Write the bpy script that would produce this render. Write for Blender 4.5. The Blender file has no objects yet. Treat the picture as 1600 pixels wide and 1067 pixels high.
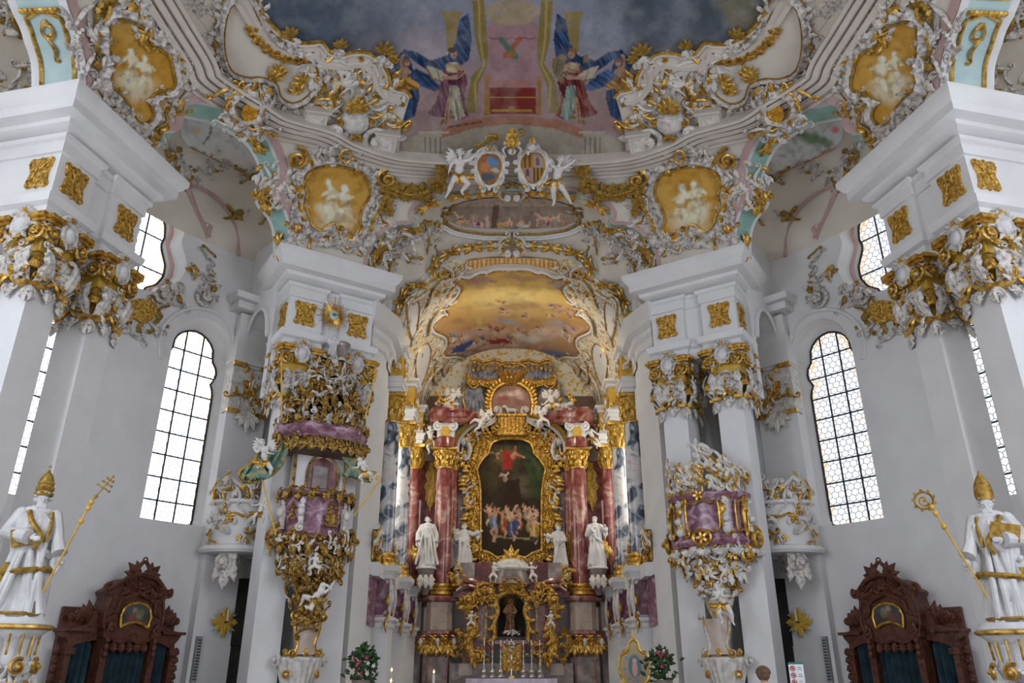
import bpy, math, random
import numpy as np
from mathutils import Vector, Matrix, geometry
from mathutils.bvhtree import BVHTree
pi=math.pi; V=Vector; R_=math.radians
rnd=random.Random(7)
sc=bpy.context.scene
# ---------------------------------------------------------------- camera, world, light
TILT=R_(23.1); YAW=.0041; FPX=1200.
cd=bpy.data.cameras.new('camera'); cam=bpy.data.objects.new('camera',cd); sc.collection.objects.link(cam); sc.camera=cam
cam.location=(-.1,0,1.6); cam.rotation_euler=(pi/2+TILT,0,-YAW); cd.lens=27; cd.sensor_width=36; cd.clip_end=300
w=bpy.data.worlds.new('sky'); sc.world=w; w.use_nodes=True
nt=w.node_tree; bgn=nt.nodes['Background']
tc=nt.nodes.new('ShaderNodeTexCoord'); sx=nt.nodes.new('ShaderNodeSeparateXYZ'); nt.links.new(tc.outputs['Generated'],sx.inputs[0])
def wm(op,a,b):
    n=nt.nodes.new('ShaderNodeMath'); n.operation=op; n.use_clamp=(op=='MULTIPLY_ADD')
    for i,q in enumerate((a,b)):
        if isinstance(q,(int,float)): n.inputs[i].default_value=q
        else: nt.links.new(q,n.inputs[i])
    return n.outputs[0]
# the sky is brighter on the sunny (left) side beyond the windows
left=wm('MULTIPLY',wm('GREATER_THAN',wm('MULTIPLY',sx.outputs['X'],-1.),.2),wm('GREATER_THAN',sx.outputs['Y'],.25))
bgn.inputs[0].default_value=(.86,.90,1,1); nt.links.new(wm('ADD',wm('MULTIPLY',left,2.2),1.25),bgn.inputs[1])
try: sc.cycles.max_bounces=7; sc.cycles.diffuse_bounces=3; sc.cycles.glossy_bounces=2; sc.cycles.transparent_max_bounces=6; sc.cycles.caustics_reflective=False; sc.cycles.caustics_refractive=False; sc.cycles.sample_clamp_indirect=6
except Exception: pass
sc.view_settings.view_transform='Standard'; sc.view_settings.look='None'; sc.view_settings.gamma=1; sc.view_settings.exposure=.14; sc.view_settings.use_curve_mapping=False
def area(name,loc,to,sx_,sy_,power,col):
    l=bpy.data.lights.new(name,'AREA'); l.shape='RECTANGLE'; l.size=sx_; l.size_y=sy_; l.energy=power; l.color=col
    o=bpy.data.objects.new(name,l); sc.collection.objects.link(o); o.location=loc
    o.rotation_euler=(V(to)-V(loc)).to_track_quat('-Z','Y').to_euler(); return o
LIGHTS=[]
for s in (-1,1):
    # daylight of the tall windows beside the choir, behind the colonnades
    area('choir_window_daylight',(s*6.4,28.5,9.),(-s*2,28.5,12.5),5,5,230,(1,.95,.84))
    # daylight of the tall nave windows behind the camera and at the sides
    area('nave_window_daylight',(s*11.5,3,7.),(-s*3,18,4.),4,6,260,(.74,.80,1))
    # daylight of the side aisle windows next to the near pillars
    area('aisle_window_daylight',(s*12.3,5.5,8.5),(s*9.,17,9.),3,7,520,(.80,.87,1))
area('altar_fill_light',(0,25.6,14.2),(0,33,6.5),2.5,.8,150,(1,.86,.66))  # added warm fill under the choir vault, aimed at the altar; no window here
# ---------------------------------------------------------------- geometry of the place
AX,BY,CY,Z0,HD=9.7,11.3,12.,13.2,4.7          # oval of the nave dome
WX,WY=13.,14.5                                 # oval of the outer wall
ct,st=math.cos(TILT),math.sin(TILT); cy_,sy_=math.cos(YAW),math.sin(YAW)
O=np.array([-.1,0,1.6]); FW=np.array([sy_*ct,cy_*ct,st]); RT=np.array([cy_,-sy_,0]); UP=np.cross(RT,FW)
def rays(P):
    P=np.asarray(P,float).reshape(-1,2); u=(P[:,0]-800)/FPX; v=(533.5-P[:,1])/FPX
    d=FW[None]+u[:,None]*RT+v[:,None]*UP; return d/np.linalg.norm(d,axis=1)[:,None]
def proj(p):
    q=np.asarray(p,float)-O; d=q@FW; return 800+FPX*(q@RT)/d, 533.5-FPX*(q@UP)/d
def march(P,f,t0=3,t1=60,n=300):
    d=rays(P); ts=np.linspace(t0,t1,n); out=np.full(len(d),t1,float)
    vals=np.stack([f(O+d*t) for t in ts]); neg=vals<0; first=neg.argmax(0); ok=neg.any(0)
    lo=ts[np.maximum(first-1,0)]; hi=ts[first].copy(); lo=lo.copy()
    for _ in range(24):
        m=(lo+hi)/2; s=f(O+d*m[:,None])<0; hi=np.where(s,m,hi); lo=np.where(s,lo,m)
    hi=np.where(ok,hi,t1); return O+d*hi[:,None]
class Surf:
    def __init__(s,f): s.f=f
    def cast(s,P): return march(P,s.f)
    def nrm(s,p):
        p=np.asarray(p,float).reshape(-1,3); e=.02; g=np.stack([s.f(p+e*np.eye(3)[i])-s.f(p-e*np.eye(3)[i]) for i in range(3)],1)
        return g/(np.linalg.norm(g,axis=1)[:,None]+1e-9)
class Plane(Surf):
    def __init__(s,p,n): s.p=np.array(p,float); s.n=np.array(n,float)/np.linalg.norm(n)
    def cast(s,P):
        d=rays(P); t=((s.p-O)@s.n)/(d@s.n); return O+d*t[:,None]
    def nrm(s,p): return np.repeat(s.n[None],len(np.asarray(p).reshape(-1,3)),0)
    def off(s,d): return Plane(s.p+s.n*d,s.n)
class MeshS(Surf):
    def __init__(s,vs,fs): s.b=BVHTree.FromPolygons([tuple(v) for v in vs],fs)
    def cast(s,P):
        out=[]
        for d in rays(P):
            r=s.b.ray_cast(V(O),V(d)); out.append(r[0] if r[0] else s.b.find_nearest(V(O)+V(d)*27)[0])
        return np.array([tuple(o) for o in out])
    def nrm(s,p):
        out=[]
        for q in np.asarray(p).reshape(-1,3):
            r=s.b.find_nearest(V(q)); n=r[1]
            if n.dot(V(O)-V(q))<0: n=-n
            out.append(tuple(n))
        return np.array(out)
def f_dome(p):
    r2=(p[:,0]/AX)**2+((p[:,1]-CY)/BY)**2
    return np.where(r2<1,Z0+HD*np.sqrt(np.maximum(1-r2,0)),Z0-(r2-1)*40)-p[:,2]
DOME=Surf(f_dome)
OUT=Surf(lambda p:1-(p[:,0]/WX)**2-((p[:,1]-CY)/WY)**2)
CW,CZS,CH=4.22,11.,4.5
def f_cv(p): return 1-(np.abs(p[:,0])/CW)**2.3-(np.maximum(p[:,2]-CZS,0)/CH)**2
CVAULT=Surf(f_cv)
ALT=Plane((0,33.2,0),(0,-1,0))
def chain(pts,step=None,n=None,closed=False):
    """smooth Catmull-Rom through 2D/3D points, resampled evenly"""
    P=np.asarray(pts,float); m=len(P); out=[]
    for i in range(m if closed else m-1):
        a=P[(i-1)%m] if closed or i>0 else 2*P[0]-P[1]; b=P[i]; c=P[(i+1)%m]; d=P[(i+2)%m] if closed or i+2<m else 2*P[-1]-P[-2]
        for t in np.linspace(0,1,9)[:-1]: out.append(.5*((2*b)+(c-a)*t+(2*a-5*b+4*c-d)*t*t+(3*b-3*c+d-a)*t**3))
    out.append(P[0] if closed else P[-1]); out=np.array(out)
    return resamp(out,step,n,closed)
def resamp(P,step=None,n=None,closed=False):
    P=np.asarray(P,float)
    L=np.r_[0,np.cumsum(np.linalg.norm(np.diff(P,axis=0),axis=1))]
    if n is None: n=max(3,int(L[-1]/step)+1)
    t=np.linspace(0,L[-1],n+1 if closed else n)
    o=np.stack([np.interp(t,L,P[:,k]) for k in range(P.shape[1])],1)
    return o[:-1] if closed else o
# ---------------------------------------------------------------- materials
MATS={}
def new_mat(name):
    m=bpy.data.materials.new(name); m.use_nodes=True; nt=m.node_tree; b=nt.nodes['Principled BSDF']; MATS[name]=m; return m,nt,b
def N(nt,k,**kw):
    n=nt.nodes.new('ShaderNode'+k)
    for a,v in kw.items():
        if a in n.inputs: n.inputs[a].default_value=v
        else: setattr(n,a,v)
    return n
def ramp(nt,fac,stops):
    r=nt.nodes.new('ShaderNodeValToRGB'); e=r.color_ramp.elements
    while len(e)<len(stops): e.new(.5)
    for x,(p,c) in zip(e,stops): x.position=p; x.color=(*c,1)
    nt.links.new(fac,r.inputs[0]); return r.outputs[0]
def noisy(name,stops,scale=3,detail=4,rough=.6,metal=0,bump=0,bscale=20,dist=0,spec=.3,tex='Noise',bdist=.02,coat=0):
    m,nt,b=new_mat(name); t=N(nt,'TexCoord'); n=N(nt,'TexNoise',Scale=scale,Detail=detail,Distortion=dist)
    nt.links.new(t.outputs['Object'],n.inputs['Vector']); nt.links.new(ramp(nt,n.outputs[0],stops),b.inputs['Base Color'])
    b.inputs['Roughness'].default_value=rough; b.inputs['Metallic'].default_value=metal; b.inputs['Specular IOR Level'].default_value=spec
    if coat: b.inputs['Coat Weight'].default_value=coat; b.inputs['Coat Roughness'].default_value=.1
    if bump:
        q=N(nt,'TexNoise' ,Scale=bscale,Detail=3.); nt.links.new(t.outputs['Object'],q.inputs['Vector'])
        u=N(nt,'Bump',Strength=bump,Distance=bdist); nt.links.new(q.outputs[0],u.inputs['Height']); nt.links.new(u.outputs[0],b.inputs['Normal'])
    return m
W_=(.80,.79,.77)
noisy('plaster',[(.3,(.76,.75,.73)),(.7,(.84,.83,.81))],1.2,rough=.8,bump=.05,bscale=8)
noisy('plaster_warm',[(.3,(.62,.56,.48)),(.7,(.74,.68,.59))],1.5,rough=.75,bump=.08,bscale=10)
noisy('plaster_vault',[(.3,(.68,.62,.52)),(.7,(.78,.72,.61))],.9,rough=.85,bump=.08,bscale=6)
noisy('stucco',[(.35,(.30,.28,.27)),(.46,(.58,.54,.50)),(.62,(.80,.75,.66))],9,5,.7,bump=.5,bscale=26,bdist=.03)
noisy('stucco_white',[(.3,(.52,.49,.46)),(.6,(.83,.79,.72))],6,4,.6,bump=.25,bscale=22)
noisy('gilt_stucco',[(.40,(.72,.70,.66)),(.52,(.60,.56,.50)),(.56,(.55,.34,.07)),(.8,(.42,.22,.03))],7,5,.5,bump=.5,bscale=26,bdist=.03)
noisy('gilt_cream',[(.42,(.84,.81,.70)),(.53,(.80,.76,.60)),(.57,(.78,.52,.12)),(.8,(.55,.30,.05))],6.5,5,.45,bump=.4,bscale=24,bdist=.03)
noisy('gold',[(.3,(.30,.15,.02)),(.5,(.66,.38,.07)),(.7,(.92,.64,.20))],8,4,.34,.75,bump=.35,bscale=30)
noisy('gold_carved',[(.3,(.20,.09,.012)),(.48,(.58,.32,.05)),(.7,(.92,.62,.18))],14,4,.36,.7,bump=.9,bscale=16,bdist=.05)
noisy('gold_antique',[(.32,(.05,.03,.015)),(.45,(.30,.17,.04)),(.6,(.62,.38,.09)),(.75,(.35,.30,.26))],11,5,.36,.6,bump=.8,bscale=24,bdist=.04)
noisy('gold_dull',[(.3,(.22,.12,.02)),(.6,(.48,.30,.06))],10,4,.5,.5,bump=.5,bscale=24)
noisy('gold_paint',[(.3,(.62,.36,.04)),(.7,(.80,.52,.10))],5,3,.5,.1,bump=.6,bscale=14,bdist=.03)
noisy('mint',[(.3,(.30,.52,.44)),(.7,(.42,.64,.55))],2,3,.6)
noisy('mint_pale',[(.3,(.45,.62,.60)),(.7,(.60,.74,.70))],2,3,.6)
noisy('rose',[(.3,(.50,.33,.30)),(.7,(.62,.43,.39))],3,3,.6)
noisy('red_marble',[(.25,(.12,.02,.018)),(.44,(.23,.045,.038)),(.54,(.33,.11,.09)),(.64,(.50,.34,.27)),(.75,(.25,.06,.05))],1.6,6,.22,dist=1.2,spec=.5,coat=.3)
noisy('dark_red_marble',[(.3,(.05,.012,.012)),(.5,(.17,.035,.03)),(.7,(.33,.11,.09))],2.2,6,.25,dist=1.,spec=.5)
noisy('blue_marble',[(.33,(.02,.03,.05)),(.43,(.10,.13,.18)),(.49,(.48,.50,.54)),(.60,(.72,.69,.66)),(.75,(.60,.42,.36))],1.7,7,.25,dist=1.3,spec=.5,coat=.3)
noisy('purple_marble',[(.3,(.13,.04,.07)),(.5,(.28,.12,.17)),(.66,(.50,.34,.38))],3,6,.25,dist=1.6,spec=.5)
noisy('grey_marble',[(.3,(.12,.09,.085)),(.5,(.28,.22,.20)),(.7,(.44,.38,.33))],2,6,.3,dist=1.,spec=.5)
noisy('beige_marble',[(.3,(.36,.26,.20)),(.6,(.58,.46,.36))],2,6,.3,dist=1.,spec=.5)
noisy('wood',[(.3,(.055,.018,.010)),(.6,(.15,.055,.03)),(.8,(.22,.09,.05))],5,5,.42,bump=.3,bscale=12,dist=2)
noisy('curtain',[(.3,(.012,.03,.04)),(.7,(.03,.07,.09))],3,3,.8)
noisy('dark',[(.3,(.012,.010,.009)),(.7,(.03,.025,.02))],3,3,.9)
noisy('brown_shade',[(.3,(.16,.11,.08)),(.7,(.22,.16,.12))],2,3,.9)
noisy('skin_stucco',[(.3,(.74,.70,.64)),(.7,(.86,.83,.77))],4,3,.45)
noisy('statue_white',[(.3,(.58,.57,.56)),(.7,(.80,.79,.77))],3,3,.45,bump=.15,bscale=16)
noisy('green_drape',[(.38,(.10,.20,.16)),(.52,(.20,.34,.27)),(.58,(.55,.38,.10)),(.7,(.25,.40,.32))],5,4,.5,bump=.5,bscale=10)
noisy('blue_drape',[(.3,(.08,.10,.16)),(.5,(.26,.27,.32)),(.7,(.45,.44,.46))],3,4,.5,bump=.3,bscale=9)
noisy('lead',[(.3,(.03,.03,.03)),(.7,(.05,.05,.05))],3,3,.6)
noisy('leaf_green',[(.3,(.012,.03,.010)),(.7,(.05,.10,.03))],9,3,.6)
noisy('petal_red',[(.3,(.35,.02,.05)),(.7,(.60,.10,.14))],9,3,.6)
noisy('petal_white',[(.3,(.6,.58,.5)),(.7,(.85,.84,.76))],9,3,.6)
noisy('wax',[(.3,(.75,.70,.60)),(.7,(.85,.80,.70))],5,2,.5)
noisy('wax_red',[(.3,(.5,.10,.06)),(.7,(.7,.2,.12))],5,2,.5)
noisy('silver',[(.3,(.45,.44,.42)),(.7,(.75,.74,.72))],9,3,.3,.8)
noisy('linen',[(.3,(.60,.52,.62)),(.7,(.80,.74,.82))],5,3,.8)
noisy('skin',[(.3,(.55,.34,.25)),(.7,(.68,.45,.34))],5,3,.6)
noisy('hair',[(.3,(.10,.055,.035)),(.7,(.22,.13,.08))],30,3,.8,bump=.6,bscale=40)
noisy('floor_stone',[(.3,(.30,.27,.24)),(.7,(.42,.38,.34))],1.5,4,.4)
noisy('paint_red',[(.3,(.5,.03,.02)),(.7,(.6,.05,.03))],5,2,.5)
noisy('paint_green',[(.3,(.02,.16,.10)),(.7,(.03,.20,.13))],5,2,.5)
noisy('paper',[(.3,(.72,.74,.74)),(.7,(.80,.82,.82))],5,2,.6)
noisy('ink',[(.3,(.02,.02,.02)),(.7,(.04,.04,.04))],5,2,.6)
noisy('brown_robe',[(.3,(.10,.045,.02)),(.7,(.26,.13,.06))],7,3,.6)
noisy('grey_metal',[(.3,(.25,.25,.26)),(.7,(.35,.35,.36))],7,3,.5)
def m_flame():
    m,nt,b=new_mat('flame'); b.inputs['Base Color'].default_value=(1,.5,.2,1); b.inputs['Emission Color'].default_value=(1,.55,.25,1); b.inputs['Emission Strength'].default_value=3
m_flame()
def m_paint(name,rough=.75):
    m,nt,b=new_mat(name); a=N(nt,'VertexColor',layer_name='Col'); t=N(nt,'TexCoord'); n=N(nt,'TexNoise',Scale=7.,Detail=5.)
    nt.links.new(t.outputs['Object'],n.inputs['Vector']); mx=N(nt,'Mix',data_type='RGBA',blend_type='MULTIPLY'); mx.inputs[0].default_value=.3
    nt.links.new(a.outputs[0],mx.inputs[6]); nt.links.new(ramp(nt,n.outputs[0],[(.3,(.82,.80,.8)),(.6,(1,1,1))]),mx.inputs[7])
    nt.links.new(mx.outputs[2],b.inputs['Base Color']); b.inputs['Roughness'].default_value=rough; b.inputs['Specular IOR Level'].default_value=.15
m_paint('fresco'); m_paint('oil',.5)
def m_glass():
    m,nt,b=new_mat('leaded_glass'); out=nt.nodes['Material Output']
    at=N(nt,'VertexColor',layer_name='Col')
    # hexagonal leading from the pane's own flat coordinates (stored in the colour layer)
    sep=N(nt,'SeparateColor'); nt.links.new(at.outputs[0],sep.inputs[0])
    def ma(op,a,b_=None):
        n=N(nt,'Math',operation=op)
        for i,x in enumerate((a,b_)):
            if x is None: continue
            if isinstance(x,(int,float)): n.inputs[i].default_value=x
            else: nt.links.new(x,n.inputs[i])
        return n.outputs[0]
    x=ma('MULTIPLY',sep.outputs[0],50.); y=ma('MULTIPLY',sep.outputs[1],50.); q=5.2
    cv=N(nt,'CombineXYZ'); nt.links.new(ma('MULTIPLY',x,q),cv.inputs[0]); nt.links.new(ma('MULTIPLY',y,q*1.1547),cv.inputs[1])
    # row shift makes a staggered (hexagonal) lattice for the Voronoi cells
    def lat(dx,dy):
        fx=ma('SUBTRACT',ma('FRACT',ma('ADD',ma('MULTIPLY',x,q),dx)),.5); fy=ma('MULTIPLY',ma('SUBTRACT',ma('FRACT',ma('ADD',ma('MULTIPLY',y,q/1.732),dy)),.5),1.732)
        ax=ma('ABSOLUTE',fx); ay=ma('ABSOLUTE',fy)
        return ma('MAXIMUM',ax,ma('ADD',ma('MULTIPLY',ax,.5),ma('MULTIPLY',ay,.866)))
    h=ma('MINIMUM',lat(0,0),lat(.5,.5)); line=ma('GREATER_THAN',h,.455)
    tr=N(nt,'BsdfTransparent'); tr.inputs[0].default_value=(.97,.98,1,1)
    ld=N(nt,'BsdfDiffuse'); ld.inputs[0].default_value=(.22,.22,.24,1)
    am=N(nt,'BsdfTransparent'); am.inputs[0].default_value=(.80,.50,.14,1)
    m1=N(nt,'MixShader'); nt.links.new(line,m1.inputs[0]); nt.links.new(tr.outputs[0],m1.inputs[1]); nt.links.new(ld.outputs[0],m1.inputs[2])
    no=N(nt,'TexVoronoi',Scale=9.,feature='DISTANCE_TO_EDGE'); tc=N(nt,'TexCoord'); nt.links.new(tc.outputs['Object'],no.inputs['Vector'])
    edge=ma('MULTIPLY',sep.outputs[2],ma('LESS_THAN',no.outputs['Distance'],.09))
    m2=N(nt,'MixShader'); nt.links.new(edge,m2.inputs[0]); nt.links.new(m1.outputs[0],m2.inputs[1]); nt.links.new(am.outputs[0],m2.inputs[2])
    nt.links.new(m2.outputs[0],out.inputs['Surface'])
m_glass()
# ---------------------------------------------------------------- mesh builder
class B:
    def __init__(s,*mats): s.v=[]; s.f=[]; s.mi=[]; s.m=0; s.mats=mats or ('plaster',); s.T=None; s.n=0
    def add(s,vs,fs):
        vs=np.asarray(vs,float).reshape(-1,3)
        if s.T is not None: vs=vs@s.T[:3,:3].T+s.T[:3,3]
        s.v.append(vs); b=s.n; s.n+=len(vs)
        s.f+= [tuple(i+b for i in f) for f in fs]; s.mi+=[s.m]*len(fs); return s
    def use(s,name): 
        if name not in s.mats: s.mats=tuple(s.mats)+(name,)
        s.m=s.mats.index(name); return s
    def box(s,c,d,rot=0,ax=None):
        x,y,z=[q/2 for q in d]; v=np.array([(a*x,b*y,e*z) for e in (-1,1) for b in (-1,1) for a in (-1,1)])
        if rot: r=np.array(Matrix.Rotation(rot,3,ax or 'Z')); v=v@r.T
        return s.add(v+np.array(c),[(0,2,3,1),(4,5,7,6),(0,1,5,4),(2,6,7,3),(0,4,6,2),(1,3,7,5)])
    def ell(s,c,r,nu=10,nv=7,rot=None):
        vs=[(0,0,1)]; 
        for j in range(1,nv):
            a=pi*j/nv
            for i in range(nu): t=2*pi*i/nu; vs.append((math.sin(a)*math.cos(t),math.sin(a)*math.sin(t),math.cos(a)))
        vs.append((0,0,-1)); vs=np.array(vs)*np.array(r)
        if rot is not None: vs=vs@np.array(rot).T
        fs=[(0,1+i,1+(i+1)%nu) for i in range(nu)]
        for j in range(nv-2):
            for i in range(nu): a=1+j*nu; fs.append((a+i,a+nu+i,a+nu+(i+1)%nu,a+(i+1)%nu))
        e=len(vs)-1; a=1+(nv-2)*nu; fs+=[(a+i,e,a+(i+1)%nu) for i in range(nu)]
        return s.add(vs+np.array(c),fs)
    def tube(s,P,r,n=6,closed=False,flat=1,up=None):
        P=np.asarray(P,float); m=len(P); r=np.broadcast_to(np.asarray(r,float),(m,))
        T=np.gradient(P,axis=0) if not closed else np.roll(P,-1,0)-np.roll(P,1,0); T/=np.linalg.norm(T,axis=1)[:,None]+1e-12
        u=np.array(up if up is not None else (0,0,1.)); 
        if up is None and abs(T[0]@u)>.9: u=np.array((1.,0,0))
        vs=[]
        for i in range(m):
            a=u-T[i]*(u@T[i]); l=np.linalg.norm(a); a=a/l if l>1e-6 else np.array((1.,0,0)); b=np.cross(T[i],a)
            if up is None: u=a
            for k in range(n): t=2*pi*k/n; vs.append(P[i]+r[i]*(math.cos(t)*a*flat+math.sin(t)*b))
        fs=[(i*n+k,((i+1)%m)*n+k,((i+1)%m)*n+(k+1)%n,i*n+(k+1)%n) for i in range(m if closed else m-1) for k in range(n)]
        if not closed: fs+=[tuple(range(n)),tuple(range((m-1)*n,m*n))[::-1]]
        return s.add(vs,fs)
    def lathe(s,c,prof,n=16,a0=0,a1=2*pi,sx=1,sy=1,rot=0,lobes=0,amp=0):
        full=abs(a1-a0-2*pi)<1e-6; k=n if full else n+1; vs=[]
        for r,z in prof:
            for i in range(k):
                t=a0+(a1-a0)*i/n; q=r*(1+amp*math.cos(lobes*t)) if lobes else r
                x=q*sx*math.cos(t); y=q*sy*math.sin(t); vs.append((c[0]+x*math.cos(rot)-y*math.sin(rot),c[1]+x*math.sin(rot)+y*math.cos(rot),c[2]+z))
        fs=[(j*k+i,j*k+(i+1)%k,(j+1)*k+(i+1)%k,(j+1)*k+i) for j in range(len(prof)-1) for i in range(n)]
        if full: fs+=[tuple(range(k))[::-1],tuple(range((len(prof)-1)*k,len(prof)*k))]
        return s.add(vs,fs)
    def sweep(s,path,prof,closed=True,cap=True):
        """plan polyline (x,y), profile [(offset outward,z)]; outward is to the right of the path"""
        P=np.asarray(path,float); m=len(P); vs=[]
        for i in range(m):
            a=P[(i-1)%m]; b=P[i]; c=P[(i+1)%m]
            d1=b-a if closed or i>0 else c-b; d2=c-b if closed or i<m-1 else b-a
            d1=d1/np.linalg.norm(d1); d2=d2/np.linalg.norm(d2); n1=np.array((d1[1],-d1[0])); n2=np.array((d2[1],-d2[0]))
            k=(n1+n2)/max(.35,1+n1@n2)
            for o,z in prof: vs.append((*(b+k*o),z))
        q=len(prof); fs=[(i*q+j,((i+1)%m)*q+j,((i+1)%m)*q+j+1,i*q+j+1) for i in range(m if closed else m-1) for j in range(q-1)]
        if closed and cap: fs+=[tuple(i*q for i in range(m))[::-1],tuple(i*q+q-1 for i in range(m))]
        elif cap: fs+=[tuple(range(q)),tuple((m-1)*q+j for j in range(q))[::-1]]
        return s.add(vs,fs)
    def comps(s):
        n=s.n; p=list(range(n))
        def find(i):
            while p[i]!=i: p[i]=p[p[i]]; i=p[i]
            return i
        for f in s.f:
            a=find(f[0])
            for i in f[1:]: p[find(i)]=a
        g={}
        for k,f in enumerate(s.f): g.setdefault(find(f[0]),[]).append(k)
        return list(g.values())
    def build(s,name,parent=None,mirror=False,**kw):
        if name in SPLIT and parent is not None and s.v:
            v=np.concatenate(s.v); cs=s.comps()
            # pieces that touch (boxes of overlapping extent) stay together
            bx=[]
            for c in cs: q=v[sorted({i for k in c for i in s.f[k]})]; bx.append([q.min(0)-.004,q.max(0)+.004,list(c)])
            while 1<len(bx)<1500:
                lo=np.array([x[0] for x in bx]); hi=np.array([x[1] for x in bx]); M=np.all(lo[:,None]<=hi[None],2)&np.all(lo[None]<=hi[:,None],2); seen=set(); nb=[]
                for i in range(len(bx)):
                    if i in seen: continue
                    st_=[i]; seen.add(i); g=[]
                    while st_:
                        j=st_.pop(); g.append(j)
                        for k in np.nonzero(M[j])[0]:
                            if k not in seen: seen.add(k); st_.append(k)
                    nb.append([lo[g].min(0),hi[g].max(0),[f for j in g for f in bx[j][2]]])
                if len(nb)==len(bx): break
                bx=nb
            if 1<len(bx)<=24:
                o=None
                for _,_,c in bx:
                    ids=sorted({i for k in c for i in s.f[k]}); m={i:j for j,i in enumerate(ids)}; q=B(*s.mats); q.v=[v[ids]]; q.n=len(ids); q.f=[tuple(m[i] for i in s.f[k]) for k in c]; q.mi=[s.mi[k] for k in c]; o=q.build1(name,parent,mirror,**kw)
                return o
        return s.build1(name,parent,mirror,**kw)
    def build1(s,name,parent=None,mirror=False,smooth=True,loc=None,label=None,cat=None,group=None,kind=None,cols=None,rm=0):
        v=np.concatenate(s.v) if s.v else np.zeros((0,3)); v=v.copy(); f=s.f
        if mirror: v[:,0]*=-1; f=[t[::-1] for t in f]
        if parent is not None: o0=np.array(WL[parent.name])
        elif loc is not None: o0=np.array(loc,float); o0=o0*np.array((-1,1,1)) if mirror else o0
        else: lo,hi=v.min(0),v.max(0); o0=np.array(((lo[0]+hi[0])/2,(lo[1]+hi[1])/2,lo[2]))
        me=bpy.data.meshes.new(name); me.from_pydata((v-o0).tolist(),[],f)
        if cols is not None:
            a=me.color_attributes.new('Col','FLOAT_COLOR','POINT'); c=np.ones((len(v),4),np.float32); c[:,:3]=cols; a.data.foreach_set('color',c.ravel())
        for m in s.mats: me.materials.append(MATS[m])
        me.polygons.foreach_set('material_index',s.mi)
        if smooth: 
            me.polygons.foreach_set('use_smooth',[True]*len(f)); 
            try: me.set_sharp_from_angle(angle=R_(38))
            except Exception: pass
        me.update(); ob=bpy.data.objects.new(name,me); sc.collection.objects.link(ob)
        if parent is not None: ob.parent=parent
        else: ob.location=o0
        WL[ob.name]=tuple(o0); tag(ob,label,cat,group,kind)
        if rm:
            md=ob.modifiers.new('r','REMESH'); md.mode='VOXEL'; md.voxel_size=rm; md.use_smooth_shade=True
            md2=ob.modifiers.new('s','SMOOTH'); md2.iterations=2; md2.factor=.5
            dg=bpy.context.evaluated_depsgraph_get(); nm=bpy.data.meshes.new_from_object(ob.evaluated_get(dg),depsgraph=dg); ob.modifiers.clear(); ob.data=nm
            if not nm.materials:
                nm.materials.append(MATS[s.mats[0]])
        return ob
WL={}
SPLIT={'tendrils','rocaille','rocaille_clusters','gilt_leaves','leaf_clusters','gilt_sprigs','pale_lobe','flowers','gilt_edge','gilt_rim','shell_leaves','beads','head','crest_leaves','white_scrolls','abacus','cartouche','cherub_heads','curtain','volute','gilt_bars','white_pilasters','gilt_panel_frames','prohibition_rings','inset_panels','base_fillets','neck_moulding','gilt_bracket','scrolled_edges','gilt_border','mouldings','rings','shell','folds','gilt_cloth','gilt_swags','gilt_scrolls','red_cornice','gilt_lattice'}
def tag(o,label=None,cat=None,group=None,kind=None):
    if label: o['label']=label
    if cat: o['category']=cat
    if group: o['group']=group
    if kind: o['kind']=kind
    return o
def thing(name,loc,label,cat,group=None,mirror=False):
    o=bpy.data.objects.new(name,None); sc.collection.objects.link(o); l=(-loc[0] if mirror else loc[0],loc[1],loc[2]); o.location=l; o.empty_display_size=.2
    WL[o.name]=tuple(l); return tag(o,label,cat,group)
def pip(P,poly):
    P=np.asarray(P,float); poly=np.asarray(poly,float); x,y=P[:,0],P[:,1]; ins=np.zeros(len(P),bool); j=len(poly)-1
    for i in range(len(poly)):
        xi,yi=poly[i]; xj,yj=poly[j]
        c=((yi>y)!=(yj>y))&(x<(xj-xi)*(y-yi)/((yj-yi) or 1e-12)+xi); ins^=c; j=i
    return ins
def cdt(outer,holes,step,extra=None):
    """triangulate outer polygon minus holes with inner grid points"""
    vs=[]; es=[]
    for poly in [outer]+list(holes):
        b=len(vs); k=len(poly); vs+=[tuple(p) for p in poly]; es+=[(b+i,b+(i+1)%k) for i in range(k)]
    o=np.array(outer); lo=o.min(0); hi=o.max(0)
    gx,gy=np.meshgrid(np.arange(lo[0]+step/2,hi[0],step),np.arange(lo[1]+step/2,hi[1],step)); gx=gx+(np.arange(gx.shape[0])%2)[:,None]*step/2
    G=np.stack([gx.ravel(),gy.ravel()],1)
    if len(G):
        k=pip(G,outer)
        for h in holes: k&=~pip(G,h)
        G=G[k]; vs+=[tuple(p) for p in G]
    r=geometry.delaunay_2d_cdt([V(p) for p in vs],es,[],0,1e-5); nv=np.array([tuple(p) for p in r[0]]); fs=r[2]
    c=np.array([nv[list(f)].mean(0) for f in fs]); k=pip(c,outer)
    for h in holes: k&=~pip(c,h)
    return nv,[tuple(f) for f,q in zip(fs,k) if q]
def edges_boundary(fs):
    cnt={}
    for f in fs:
        for i in range(len(f)):
            a,b=f[i],f[(i+1)%len(f)]; cnt[(a,b)]=1
    return [(a,b) for a,b in cnt if (b,a) not in cnt]
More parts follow.
